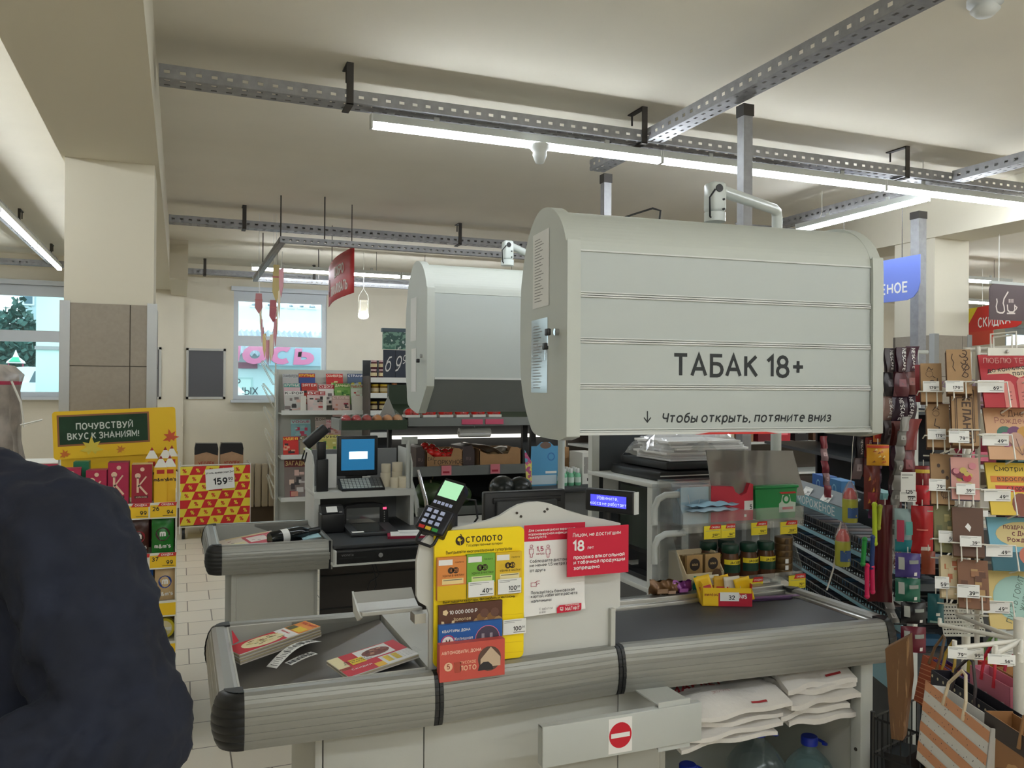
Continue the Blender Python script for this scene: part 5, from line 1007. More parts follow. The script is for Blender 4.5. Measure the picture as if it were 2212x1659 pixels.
def pencil(x, yf, label, h=.16, w=.052):
    t = thing('pencil_pack', label, 'sweets pack', (x, yf, 1.08), 0, 'pencil-shaped sweets packs'); M = kol((236, 186, 30)); b = B()
    b.box(-w/2, w/2, 0, w, 0, h, M); b.text("m&m's", .018, 0, h*.62, -.0006, kol((70, 40, 24)), bold=.05); b.rect(-w*.3, w*.3, h*.82, h*.93, -.0006, kol((190, 40, 30))); b.part('body', t)
    b = B(); c = (0, w/2, h+.05); q = [(-w/2, 0, h), (w/2, 0, h), (w/2, w, h), (-w/2, w, h)]
    for k in range(4): b.poly([q[k], q[(k+1) % 4], c], CARD)
    b.part('pencil_top', t); b = B(); q = [(c[0]+(p[0]-c[0])*.3, c[1]+(p[1]-c[1])*.3, c[2]+(p[2]-c[2])*.3+.0006) for p in q]
    for k in range(4): b.poly([q[k], q[(k+1) % 4], (0, w/2, h+.0512)], kol((150, 40, 30)))
    b.part('tip', t)
for x, yf, lb in ((-.078, 3.985, 'front left one'), (-.023-.018, 3.995, 'front right one'), (-.118, 4.10, 'back row, left'), (-.062, 4.11, 'back row, middle'), (-.025-.01, 4.20, 'back row, right')):
    pencil(x, yf, 'yellow pencil-shaped sweets pack with a white point, %s' % lb, .16 if yf < 4.05 else .19)
def pouch(x0, x1, yf, z0, h, c, label, deco, grp='sweet pouches on the lower candy shelves'):
    b = B(Matrix.Translation((x0, yf, z0))); w = x1-x0; M = kol(c, .3)
    b.grid(lambda u, v: (w*u, .012-.026*math.sin(math.pi*u)*math.sin(math.pi*min(1, v*1.15))**.7, h*v), 8, 8, M); b.grid(lambda u, v: (w*(1-u), .014+.026*math.sin(math.pi*u)*math.sin(math.pi*min(1, v*1.15))**.7, h*v), 8, 8, M)
    pl = lambda u, v: (u, .012-.026*math.sin(math.pi*u/w)*math.sin(math.pi*min(1, v/h*1.15))**.7-.0025, v); deco(b, w, h, pl); return b.solo('sweet_pouch', label, 'sweets pouch', grp)
def mm(cc):
    def f(b, w, h, pl):
        b.poly([pl(w*.5+w*.33*math.cos(k*.4), h*.5+w*.33*math.sin(k*.4)) for k in range(16)], kol(cc, .3)); o = lambda u, v: tuple(Vector(pl(u, v))+Vector((0, -.0012, 0)))
        b.text('m', .035, w*.5, h*.45, 0, WHI, bold=.05, plane=o); b.text("m&m's", .022, w*.5, h*.14, 0, WHI, bold=.05, plane=o)
    return f
pouch(-.205, -.125, 4.0, .862, .15, (74, 40, 32), 'brown sweets pouch on the second candy shelf', mm((150, 24, 40))); pouch(-.112, -.022, 3.985, .862, .17, (30, 120, 40), 'green sweets pouch on the second candy shelf', mm((60, 36, 30)))
pouch(-.19, -.105, 4.0, .652, .16, (20, 84, 160), 'blue sweets pouch on the third candy shelf', mm((190, 30, 40))); pouch(-.098, -.015, 3.985, .652, .17, (206, 176, 130), 'beige sweets pouch on the third candy shelf', mm((30, 60, 140)))
pouch(-.2, -.12, 4.14, .862, .19, (90, 20, 30), 'dark red sweets pouch standing behind the brown one', lambda *a: None); pouch(-.1, -.02, 4.12, .862, .2, (20, 80, 30), 'dark green sweets pouch standing behind the green one', lambda *a: None)
for i, (x, z, lb) in enumerate(((-.06, .52, 'yellow round tin standing on the fourth candy shelf'), (-.075, .472, 'yellow round tin at the bottom of the fourth candy shelf'))):
    b = B(); yy = 4.02-.02*i; b.tube([(x, yy, z+.028 if i else z), (x, yy+.04, z+.028 if i else z)], .028 if i else .045, kol((226, 206, 40)), 22); b.disc(x, z+.028 if i else z, .02 if i else .034, yy-.0006, kol((226, 214, 170)), 20); b.rect(x-.03, x+.03, z-.01 if not i else z+.01, z+.005 if not i else z+.02, yy-.001, PAPER); b.solo('sweet_tin', lb, 'tin', 'yellow tins on the candy display')
# pink boxes and wrapped pallet at the far left
b = B(); b.box(-.95, -.545, 4.6, 4.9, 0, 1.22, CARD); b.box(-.955, -.54, 4.594, 4.6, 1.14, 1.215, kol((200, 50, 90))); b.rect(-.95, -.545, 1.165, 1.18, 4.5935, kol((236, 190, 200))); b.solo('card_stand', 'white card stand with a pink edge strip, mostly hidden behind the dark jacket', 'display stand')
WR_ = mat('wrap_film', (170, 160, 150), .3, noise=.35, nscale=9, bump=.6)
t = thing('wrapped_pallet', 'tall film-wrapped bundle with pink tape at the left edge of the picture', 'bundle', (-2.3, 5.6, 0)); b = B()
p = at(36, 800, Y=5.5); rn = random.Random(4)
def wrapf(u, v): a = 2*math.pi*u; r = 1+.05*math.sin(7*a+9*v)+.04*math.sin(23*a+4*v)+.03*math.sin(31*v+3*a); e = .32*(1 if v < .97 else .8); x, y = math.cos(a), math.sin(a); k = (abs(x)**6+abs(y)**6)**(-1/6); return (p.x-.36+(e+.02*(1-v))*k*x*r*.98, 5.8+.3*k*y*r, 1.72*v)
b.grid(wrapf, 48, 30, WR_); b.poly([wrapf(k/48, 1) for k in range(48)], WR_); b.wpart('film', t)
b = B(); b.grid(lambda u, v: tuple(Vector(wrapf(u, .93+.012*v))*1.0+Vector((0, -.004, 0))), 48, 1, kol((190, 40, 80))); b.wpart('tape', t)
B().tube([(p.x-.02, 5.47, 1.62), (p.x+.03, 5.45, 1.5), (p.x+.05, 5.44, 1.36), (p.x+.14, 5.44, 1.4), (p.x+.03, 5.44, 1.37)], .006, WIRE, 5).wpart('loose_end', t)
# ================================================================ charcoal stand
t = thing('charcoal_stand', 'sale bin dressed in red and yellow percent-sign cloth, under the notice board', 'sale bin', (.35, 9.5, 0)); YC, RC = kol((236, 214, 60)), kol((206, 32, 36))
b = B(); X0, X1, Z0, Z1 = .005, .70, .15, .76; rows, cols, sk = 7, 6, .28
b.box(X0+.01, X1-.01, 9.303, 9.75, Z0, Z1-.06, YC)
for r in range(rows):
    for c in range(-2, cols+1):
        w, h = (X1-X0)/5.3, (Z1-Z0)/rows; x = X0+(c+sk*(r+.0))*w*1.0; P = []; z = Z0+r*h+.05*((X0+.35-x)*-.1)
        for dx, dz in ((0, 0), (w, 0), (w*(1+sk), h), (w*sk, h)): P.append((min(X1, max(X0, x+dx)), min(Z1+.02*(x > .5), z+dz)))
        if max(q[0] for q in P)-min(q[0] for q in P) < .02: continue
        b.poly([(q[0], 9.302, q[1]) for q in P], RC if (r+c) % 2 else YC)
        cx, cz = x+w*(.5+sk/2), z+h*.3
        if X0+.03 < cx < X1-.03: b.text('%', h*.62, cx, cz, 9.3005, YC if (r+c) % 2 else RC, bold=.02)
b.wpart('cloth', t)
b = B(); 
for x in (X0, X1): b.tube([(x, 9.31, 0.06), (x, 9.31, Z1+.02)], .008, WIRE, 6)
for z in (Z0-.02, Z1+.01): b.tube([(X0, 9.75, z), (X0, 9.31, z), (X1, 9.31, z), (X1, 9.75, z)], .007, WIRE, 6)
b.wpart('wire_frame', t)
for x in (.04, .66): B().tube([(x-.015, 9.36, .06), (x+.015, 9.36, .06)], .06, BLACKP, 14).wpart('wheel', t)
KR = mat('kraft_paper', (176, 140, 108), .75, noise=.08, nscale=20)
for x, lb in ((.145, 'left kraft charcoal bag with a black top in the percent-sign bin'), (.40, 'right kraft charcoal bag with a black top in the percent-sign bin')):
    b = B(); w = .235; b.prism([(x, .6), (x+w, .6), (x+w, .93), (x+w-.01, .985), (x+.01, .99), (x, .94)], 9.4, 9.55, KR, 'y'); b.prism([(x-.001, .87), (x+w*.5, .9), (x+w*.98, .86), (x+w+.001, .93), (x+w-.01, .987), (x+.01, .992), (x-.001, .94)], 9.397, 9.553, kol((36, 34, 34), .3), 'y')
    for k in range(3): b.ring(x+w/2, .66+.02*k, .07+.01*k, .075+.01*k, 9.3995, kol((150, 60, 56)), 14, 20, 160, .6)
    b.text('УГОЛЁК', .045, x+w/2, .765, 9.3993, kol((160, 50, 46)), bold=.03, sx=.9); b.solo('charcoal_bag', lb, 'charcoal bag', 'charcoal bags', bev=.012)
b = B(frame3((.26, 9.285, .51), (1, 0, .06), (0, 0, 1))); b.box(0, .285, 0, .004, 0, .215, PAPER); b.text('Уголь древесный 2кг', .026, .145, .165, -.001, INK, bold=.02); b.text('159', .085, .215, .05, -.001, INK, al='R', bold=.04); b.text('90', .04, .222, .085, -.001, INK, al='L', bold=.03); b.line([(.225, .07), (.265, .07)], .005, -.001, INK); b.solo('price_sign', 'white sheet price sign reading 159 on the charcoal bin', 'price sign')
# ================================================================ magazine rack
mr = thing('magazine_rack', 'white magazine rack under the window with puzzle magazines', 'magazine rack', (1.5, 9.6, 0))
b = B(); b.box(1.0, 2.0, 9.62, 9.64, .1, 1.79, mat('rack_panel', (206, 206, 198), .6)); b.wpart('back_panel', mr)
for x in (1.0, 1.99): B().box(x-.02, x+.015, 9.58, 9.66, 0, 1.79, GSTEEL).wpart('upright', mr)
for z in (1.31, .83, .37, .06):
    b = B(); b.box(1.015, 1.985, 9.28, 9.62, z-.012, z, WSTEEL); b.box(1.015, 1.985, 9.27, 9.28, z-.018, z+.03, WSTEEL); b.wpart('shelf', mr)
def mag(x0, y0, x1, y1, Y, c, title, tc, sub, label, lean=.06, grp='magazines in the white rack'):
    X0, Z1 = PX(x0, y0, Y); X1, Z0 = PX(x1, y1, Y); w, h = X1-X0, max(.24, Z1-Z0); b = B(frame3((X0, Y-lean, Z1-h), (1, 0, 0), (0, lean, h)))
    b.box(0, w, 0, .006, 0, h, kol(c)); y = -.0006; rnd = random.Random(x0*7+y0)
    if sub:
        for i in range(12):
            a, e = rnd.random()*w*.75, rnd.random()*h*.6; b.rect(a, a+w*rnd.uniform(.12, .3), e, e+h*rnd.uniform(.06, .16), y-.00008*i, kol(sub[i % len(sub)]))
    b.rect(0, w, h*.8, h*.98, y-.0012, kol(tc[1])); vs = glyphs(title, .02)[0]; tw = max(v[0] for v in vs)-min(v[0] for v in vs); s_ = h*.15
    b.text(title, s_, w/2, h*.845, y-.0016, kol(tc[0]), bold=.02, sx=w*.92/(tw*s_)); b.solo('magazine', label, 'magazine', grp)
BW = ((60, 56, 56), (206, 200, 196), (130, 120, 118), (226, 190, 180)); GRN = ((60, 120, 50), (180, 206, 120), (226, 226, 160), (90, 150, 60)); MIX = ((150, 40, 60), (226, 200, 180), (70, 60, 60), (200, 140, 120))
for a in ((610, 806, 644, 830, 9.57, (196, 196, 196), 'СКАНВОРДОВ', ((60, 60, 70), (200, 204, 206)), None, 'grey crossword magazine, top left of the rack'),
          (645, 805, 680, 830, 9.57, (60, 84, 150), 'КРУПНЫЕ', ((250, 220, 60), (190, 50, 50)), None, 'blue magazine with yellow title, second in the top row'),
          (704, 806, 740, 832, 9.57, (206, 50, 50), 'СКАНВОРДЫ', ((250, 240, 220), (206, 50, 40)), GRN, 'red and green crossword magazine, third in the top row'),
          (750, 806, 785, 832, 9.57, (90, 110, 140), 'СТРАНА', ((240, 240, 240), (80, 96, 130)), ((200, 210, 220), (230, 220, 90)), 'grey-blue magazine, last in the top row'),
          (613, 826, 648, 850, 9.49, (226, 190, 196), 'КРУПНЫЕ', ((250, 240, 230), (70, 160, 150)), None, 'pink magazine with a green title band, middle row'),
          (651, 826, 685, 850, 9.49, (196, 60, 50), 'ЗЯТЁК', ((250, 240, 230), (200, 60, 50)), MIX, 'red magazine with white title, middle row'),
          (688, 829, 720, 852, 9.49, (236, 230, 224), 'СУДОКУ', ((250, 240, 230), (190, 40, 60)), BW, 'white sudoku magazine with a red title band'),
          (722, 827, 756, 868, 9.49, (120, 170, 80), 'ДАЧНЫЙ', ((250, 240, 200), (100, 150, 60)), GRN, 'green garden magazine, fourth in the middle row'),
          (757, 829, 790, 868, 9.49, (226, 236, 220), 'РЫБАЛКА', ((200, 50, 50), (190, 220, 180)), ((230, 236, 220), (190, 60, 60), (220, 226, 210)), 'pale green magazine with a red picture, last in the middle row'),
          (614, 843, 656, 888, 9.40, (206, 204, 200), 'K-POP', ((30, 30, 30), (226, 224, 220)), BW, 'black and white music magazine, front left of the top shelf'),
          (663, 843, 702, 888, 9.40, (220, 200, 196), 'ВСЕ', ((240, 230, 226), (180, 50, 50)), BW+((190, 60, 60),), 'red and white music magazine, front middle of the top shelf'),
          (717, 853, 755, 888, 9.40, (206, 176, 168), 'СТИЛЬ', ((230, 210, 200), (190, 160, 150)), MIX, 'pinkish fashion magazine, front right of the top shelf'),
          (628, 905, 670, 945, 9.50, (130, 176, 180), 'VOGUE', ((190, 50, 90), (176, 206, 206)), ((190, 60, 90), (150, 190, 190)), 'teal fashion magazine with pink title, second shelf'),
          (680, 900, 703, 945, 9.52, (196, 180, 170), 'ДОМ', ((90, 60, 50), (206, 196, 186)), MIX, 'beige magazine, second shelf middle'),
          (704, 905, 735, 945, 9.50, (216, 176, 176), 'Магия', ((206, 70, 90), (226, 200, 200)), MIX, 'pink magazine, second shelf right'),
          (611, 942, 644, 983, 9.40, (206, 44, 40), 'ИДЕЯ', ((250, 220, 80), (200, 40, 36)), ((60, 36, 36), (220, 160, 130), (206, 60, 40)), 'red magazine with yellow title, front left of the second shelf'),
          (647, 940, 682, 983, 9.40, (150, 140, 120), 'САД', ((230, 226, 200), (110, 100, 80)), GRN, 'olive magazine, front of the second shelf beside the red one'),
          (690, 938, 735, 983, 9.40, (196, 190, 100), 'ЛУНА', ((60, 60, 40), (220, 210, 120)), GRN, 'yellowish magazine, front of the second shelf behind the till'),
          (614, 992, 668, 1072, 9.45, (130, 116, 110), 'ЗАГАДКИ', ((230, 206, 140), (120, 50, 50)), BW+MIX, 'large crowded-cover magazine on the third shelf')): mag(*a)
for x0, x1 in ((1.22, 1.28), (1.46, 1.5), (1.78, 1.96)): B().box(x0, x1, 9.30, 9.305, 1.33, 1.5, CARD).wpart('card_holder', mr)
t = thing('wire_pocket_rack', 'thin white wire rack with slanted empty pockets at the side of the magazine rack', 'wire rack', (.93, 9.45, 0)); b = B()
B().tube([(.975, 9.5, 0), (.975, 9.5, 1.86)], .008, WIRE, 6).wpart('upright', t)
for k in range(6):
    z = 1.72-.25*k; b = B()
    for y in (9.42, 9.56): b.tube([(.97, y, z), (.83+.015*k, y, z+.16), (.82+.015*k, y, z+.14), (.95, y, z-.1), (.97, y, z-.1)], .0035, WIRE, 4)
    for a in (0, .33, .66, 1): p_ = Vector((.97, 9.42, z)).lerp(Vector((.83+.015*k, 9.42, z+.16)), a); b.tube([p_, p_+Vector((0, .14, 0))], .003, WIRE, 4)
    b.wpart('pocket', t)
# ================================================================ jar shelves beyond the magazines
t = thing('jar_shelving', 'white shelf unit with jars beyond the magazine rack', 'shelf unit', (2.3, 9.2, 0)); b = B(); b.box(1.9, 2.9, 9.3, 9.32, 0, 1.9, DGREY); b.wpart('back_panel', t); B().box(1.9, 1.92, 8.98, 9.32, 0, 1.72, mat('shelf_side_brown', (84, 76, 70), .6)).wpart('side_panel', t)
for z in (1.70, 1.53, 1.34, 1.1, .8): b = B(); b.box(1.92, 2.9, 8.98, 9.3, z-.015, z, WSTEEL); b.box(1.92, 2.9, 8.97, 8.98, z-.05, z+.005, WSTEEL); b.wpart('shelf', t)
def jar(x, y, z, r, h, c, lid, label, grp):
    t = thing('jar', label, 'jar', (x, y, z), 0, grp); B().lathe([(r*.95, 0), (r, .005), (r, h*.72), (r*.8, h*.82)], kol(c, .15), 14).part('glass', t); B().lathe([(r*.88, h*.8), (r*.88, h)], kol(lid, .35), 14).part('lid', t); B().lathe([(r*1.01, h*.2), (r*1.01, h*.6)], kol((206, 190, 150)), 14).part('label', t)
for i, (x, z, c, l) in enumerate(((1.97, 1.701, (60, 24, 30), (196, 160, 160)), (2.06, 1.701, (60, 24, 30), (196, 160, 160)), (1.97, 1.80, (80, 30, 40), (206, 170, 170)), (2.06, 1.80, (80, 30, 40), (206, 170, 170)))): jar(x, 9.06, z, .036, .095, c, l, 'dark jam jar on top of the jar shelves, %s' % ('lower left', 'lower right', 'upper left', 'upper right')[i], 'jam jars on top of the jar shelves')
for i in range(4): jar(1.98+.1*(i % 2)+.06*(i // 2), 9.05+.12*(i // 2), 1.531, .046, .1, (150, 120, 60), (226, 190, 50), 'yellow-lidded jar on the middle jar shelf, %s' % ('front left', 'front right', 'back left', 'back right')[i], 'yellow-lidded jars')
jar(2.2, 9.05, 1.531, .034, .11, (190, 100, 50), (200, 120, 60), 'orange jar beside the yellow-lidded jars', 'yellow-lidded jars')
for i in range(3): jar(1.97+.1*i, 9.05, 1.341, .042, .1, (70, 46, 30), (196, 170, 60), 'brown jar on the lower jar shelf, %s' % ('left', 'middle', 'right')[i], 'brown jars on the lower jar shelf')
# ================================================================ fruit and vegetable stand
GS = mat('stand_green', (44, 60, 40), .55); GSH = mat('stand_grey_front', (120, 122, 118), .5); BLK = mat('stand_black', (34, 34, 34), .6)
ps_ = thing('produce_stand', 'dark green fruit and vegetable stand behind the farther counter', 'produce stand', (2.1, 6.2, 0))
b = B(); b.prism([(5.72, 1.33), (5.72, 1.36), (6.3, 1.47), (6.3, 1.44)], 1.49, 2.9, GS, 'x'); b.box(1.49, 2.9, 5.7, 5.72, 1.325, 1.385, GSH); b.prism([(6.3, 1.44), (6.3, 1.62), (6.32, 1.62), (6.32, 1.44)], 1.49, 2.9, GS, 'x'); b.wpart('top_tray', ps_)
b = B(); b.box(1.56, 2.9, 5.86, 6.35, .975, .99, GS); b.box(1.56, 2.9, 5.83, 5.86, .955, 1.025, GSH); b.wpart('middle_tray', ps_)
b = B(); b.box(1.56, 2.9, 5.7, 6.35, .70, .72, GS); b.box(1.56, 2.9, 5.68, 5.7, .69, .75, GSH); b.wpart('lower_tray', ps_)
b = B(); b.box(1.56, 2.9, 5.5, 6.35, .42, .44, GS); b.box(1.56, 2.9, 5.48, 5.5, .41, .47, GSH); b.wpart('bottom_tray', ps_)
b = B(); b.box(1.5, 2.95, 6.36, 6.4, 0, 1.62, BLK); b.wpart('back_panel', ps_)
for x in (2.46, 2.53): B().box(x-.02, x+.02, 5.9, 5.94, 0, 1.38, BLK).wpart('upright', ps_)
B().tube([(1.52, 5.84, 1.0), (1.56, 5.74, .8), (1.58, 5.66, .45), (1.58, 5.64, 0)], .016, GSTEEL, 10).wpart('leg', ps_); B().tube([(1.60, 5.84, 1.0), (1.63, 5.74, .8), (1.66, 5.66, .45), (1.66, 5.64, 0)], .016, CHROME, 10).wpart('leg', ps_)
b = B(); b.box(1.52, 2.9, 6.28, 6.33, 1.2, 1.225, mat('stand_strip_light', (255, 252, 240), .5, emit=2.2)); b.wpart('strip_light', ps_)
REDP = mat('red_fruit', (206, 40, 34), .25); FILM = clear('cling_film', (250, 246, 244), .06, .04)
for i in range(6):
    x = 1.54+.125*i; t = thing('tomato_pack', 'film-wrapped punnet of red tomatoes on the top green tray, %s from the left' % ('first', 'second', 'third', 'fourth', 'fifth', 'sixth')[i], 'punnet', (x, 5.83, 1.385), 0, 'wrapped tomato punnets')
    B().box(-.05, .05, -.06, .06, 0, .018, CARD).part('tray', t)
    for k, (a, c) in enumerate(((-.025, -.03), (.025, -.028), (0, .02))): B().ball((a, c, .035), .028, REDP, 12, 8).part('tomato', t)
    b = B(); b.ball((0, 0, .03), .058, FILM, 14, 8, (1, 1.1, .75)); b.part('film', t)
b = B(); b.box(2.06, 2.2, 5.692, 5.699, 1.335, 1.372, kol((206, 80, 110))); b.box(1.88, 2.04, 5.692, 5.699, 1.335, 1.372, kol((206, 80, 110))); b.solo('shelf_label', 'pink shelf label on the front edge of the top produce tray', 'label')
for x, lb in ((1.77, 'pink price card below the tomato crate'), (2.15, 'pink price card below the potato crate')): b = B(); b.box(x, x+.075, 5.822, 5.828, .96, 1.03, kol((226, 130, 140))); b.rect(x+.01, x+.06, .975, .99, 5.8215, kol((180, 40, 60))); b.solo('price_card', lb, 'price card', 'pink price cards')
CB = mat('cardboard', (168, 128, 86), .8, noise=.06, nscale=15)
def crate(x0, x1, y0, y1, z, h, label, txt=None, endc=None, cut=.04):
    t = thing('crate', label, 'crate', ((x0+x1)/2, y0, z), 0, 'cardboard crates on the produce stand'); w = x1-x0
    b = B(); b.prism([(x0, z), (x1, z), (x1, z+h), (x1-w*.1, z+h+.02), (x1-w*.25, z+h+.02), (x1-w*.32, z+h-cut), (x0+w*.2, z+h-cut), (x0, z+h)], y0, y0+.006, CB, 'y')
    if txt: b.text(txt, .042, x0+w*.62, z+.045, y0-.001, kol((90, 66, 44)), bold=.02); b.text('ЕАС', .03, x0+w*.14, z+.075, y0-.001, kol((90, 66, 44)), bold=.02); b.line([(x0+w*.35, z+.035), (x0+w*.9, z+.035)], .006, y0-.001, kol((110, 84, 58)))
    b.wpart('front_panel', t)
    b = B(); e = endc or CB; b.box(x0, x0+.006, y0, y1, z, z+h+.01, e); b.box(x1-.006, x1, y0, y1, z, z+h+.01, e); b.box(x0, x1, y1-.006, y1, z, z+h+.01, CB); b.box(x0, x1, y0, y1, z, z+.006, CB); b.wpart('sides', t); return t
crate(1.67, 1.95, 5.88, 6.2, .991, .14, 'printed cardboard crate of red tomatoes on the middle produce tray', 'ГОРКУНОВ'); crate(2.08, 2.42, 5.88, 6.2, .991, .14, 'plain cardboard crate with a crumpled film lining, beside the tomato crate', cut=.03)
for (x0, x1, lb) in ((1.60, 1.665, 'left'), (1.955, 2.05, 'right')):
    b = B(); b.prism([(x0, .992), (x1, .992), (x1, 1.13), (x1-.02, 1.17), (x0, 1.16)], 5.9, 6.2, kol((66, 52, 48)), 'y'); b.text('RU', .03, (x0+x1)/2, 1.06, 5.899, kol((120, 100, 90)), bold=.02); b.solo('dark_carton', 'dark brown carton standing %s of the tomato crate' % lb, 'carton', 'dark cartons')
rn = random.Random(9); k = 0
for j in range(3):
    for i in range(5):
        x = 1.71+.052*i+.01*(j % 2); z = 1.07+.012*(4-i)*(i < 2)+.02*j; t = thing('tomato', 'loose red tomato heaped in the printed cardboard crate', 'tomato', (x, 5.925+.065*j, z), rn.random()*6, 'loose tomatoes in the crate')
        B().ball((0, 0, 0), .034, REDP, 14, 8, (1, 1, .88)).part('flesh', t); B().lathe([(.011, .027), (.004, .032), (.002, .038)], kol((70, 96, 40)), 6).part('stalk', t)
b = B(); b.grid(lambda u, v: (2.02+.36*u+.02*math.sin(9*v), 5.9+.26*v, 1.13+.05*math.sin(5*u+3*v)*u+.05*(1-u)-.04*u), 16, 12, mat('crumpled_film', (176, 160, 140), .25, alpha=.75, bump=1, nscale=14)); b.solo('film_lining', 'crumpled clear film lining spilling out of the potato crate', 'film', sol=.002)
PT = mat('potato_brown', (126, 100, 66), .8)
for i in range(9): B().ball((2.16+.06*(i % 4)+.02*(i // 4), 5.95+.07*(i // 4), 1.075+.01*(i % 2)), .036, PT, 10, 7, (1.15, .9, .8)).solo('potato', 'brown potato lying in the film-lined crate', 'potato', 'potatoes in the film-lined crate')
b = B(); b.tube([(1.90, 5.82, 1.27), (2.14, 5.82, 1.27)], .036, mat('bag_roll_white', (236, 234, 230), .5), 18); b.tube([(1.895, 5.82, 1.27), (2.145, 5.82, 1.27)], .008, GSTEEL, 8); b.tube([(2.02, 5.82, 1.3), (2.02, 5.82, 1.34)], .004, GSTEEL, 6); b.solo('bag_roll', 'white roll of thin plastic bags under the top produce tray', 'bag roll')
WM = mat('watermelon', (66, 86, 50), .35, noise=.5, nscale=9)
for i, (x, y, r) in enumerate(((1.70, 5.86, .11), (1.90, 5.9, .10), (1.78, 6.08, .11))):
    t = thing('watermelon', 'striped green watermelon on the lower produce tray, %s' % ('front left', 'behind the card terminal', 'at the back')[i], 'watermelon', (x, y, .72), 0, 'watermelons'); B().ball((0, 0, r*.85), r, WM, 18, 12, (1.25, 1, .85)).part('rind', t); B().lathe([(.008, r*1.7), (.004, r*1.7+.02)], kol((96, 84, 50)), 6).part('stem', t)
DMEL = mat('dark_gourd', (34, 38, 36), .25)
for i, (px, r) in enumerate(((1085, .085), (1123, .08))): p = at(px, 1055, Y=4.9); B().ball((p.x, 4.9, p.z), r, DMEL, 18, 12, (1, 1, .95)).solo('dark_melon', 'very dark round melon behind the cashier monitor, %s one' % ('left', 'right')[i], 'melon', 'dark melons')
t = crate(1.95, 2.2, 5.55, 5.68, .441, .12, 'low cardboard crate of yellow pears at the bottom of the stand')
for i in range(6): b = B(); b.lathe([(.012, -.03), (.03, -.015), (.033, .005), (.02, .035), (.012, .05), (.004, .052)], kol((196, 180, 70), .4), 12, (1.99+.035*i, 5.60+.02*(i % 2), .53)); b.solo('pear', 'yellow-green pear in the low crate behind the card terminal', 'pear', 'pears in the low crate')
# side tray with packed vegetables, left of the stand
t = thing('side_tray', 'small dark green side tray of packed vegetables in front of the magazine rack', 'tray', (1.2, 5.7, 1.3)); b = B(); b.box(1.0, 1.45, 5.6, 5.9, 1.325, 1.34, GS); b.box(1.0, 1.45, 5.585, 5.6, 1.31, 1.375, GS); b.box(.985, 1.0, 5.585, 5.9, 1.31, 1.385, GSH); b.wpart('tray', t)
b = B(); b.tube([(1.4, 5.88, 1.32), (1.4, 5.88, 0)], .015, BLK, 8); b.box(1.44, 1.6, 5.86, 5.9, 1.31, 1.33, BLK); b.wpart('bracket', t)
for i in range(6):
    x = 1.05+.072*i; c = ((196, 40, 50), (196, 40, 50), (180, 50, 40), (206, 130, 60), (206, 140, 80), (214, 160, 110))[i]
    t = thing('vegetable_pack', 'film-packed %s on the small side tray, %s from the left' % ('red pepper' if i < 3 else 'orange vegetable', ('first', 'second', 'third', 'fourth', 'fifth', 'last')[i]), 'vegetable pack', (x, 5.7, 1.341), 0, 'vegetable packs on the side tray')
    B().ball((0, 0, .035), .034, kol(c, .25), 12, 8, (1, 1.6, 1)).part('contents', t); B().ball((0, 0, .036), .039, FILM, 12, 8, (1, 1.7, 1)).part('film', t)
b = B(); b.prism([(1.30, 1.341), (1.45, 1.341), (1.43, 1.43), (1.385, 1.535)], 5.88, 5.885, ALU, 'y'); b.solo('metal_divider', 'pointed brushed metal divider standing behind the side tray', 'divider')
# chalk price box over the stand
t = thing('chalk_sign', 'dark chalkboard sign with large white figures, half behind the plain cabinet', 'price sign', (1.75, 6.62, 1.62)); b = B(); CB_ = mat('chalk_board', (70, 76, 88), .8, noise=.1, nscale=12)
for i in range(5): b.box(1.515+.1*i, 1.61+.1*i, 6.6, 6.62, 1.68, 1.90, CB_)
b.text('6 9', .17, 1.585, 1.73, 6.598, WHI, bold=.0, sx=.55, sh=.2); b.text('99', .1, 1.70, 1.79, 6.598, WHI, sx=.6, sh=.2); b.wpart('board', t)
b = B(); b.box(1.51, 2.02, 6.59, 6.63, 1.905, 2.06, printed('greens_photo', ((70, 120, 104), (120, 160, 140), (50, 90, 80), (190, 206, 200)), 18)); b.box(1.5, 2.03, 6.585, 6.635, 2.045, 2.075, kol((70, 90, 100))); b.wpart('picture_panel', t)
B().tube([(1.75, 6.625, 0), (1.75, 6.625, 1.9)], .015, BLK, 8).wpart('pole', t)
# ---- goods on the low table right of the stand
t = thing('promo_table', 'low grey promotion table with bottles, behind the cashier monitor', 'table', (2.45, 5.1, 0)); b = B(); b.box(2.0, 3.3, 4.85, 5.4, .93, .96, DGREY, .004); b.wpart('top', t); B().box(2.02, 3.28, 4.9, 5.38, 0, .93, kol((96, 96, 94))).wpart('body', t)
BLUE = kol((84, 156, 200))
t = thing('promo_box', 'tall blue open-top promotion box with a tongue-shaped back, near the bottles', 'promo box', (2.22, 5, .96)); b = B(); b.prism([(2.12, .96), (2.31, .96), (2.335, 1.22), (2.29, 1.22), (2.26, 1.245), (2.20, 1.245), (2.17, 1.22), (2.13, 1.22)], 5.0, 5.006, BLUE, 'y'); b.disc(2.23, 1.225, .04, 4.9993, kol((120, 96, 84)), 18, .022); b.rect(2.13, 2.31, .97, 1.03, 4.9992, kol((196, 214, 224))); b.ring(2.27, 1.15, .02, .027, 4.9992, kol((60, 120, 180))); b.rect(2.23, 2.31, 1.04, 1.056, 4.999, PAPER); b.wpart('back_panel', t)
b = B(); b.prism([(2.085, .96), (2.12, .96), (2.12, 1.12), (2.07, 1.2)], 4.97, 4.976, printed('promo_art', ((110, 180, 210), (200, 90, 140), (236, 220, 120), (80, 130, 70)), 22), 'y'); b.wpart('side_panel', t)
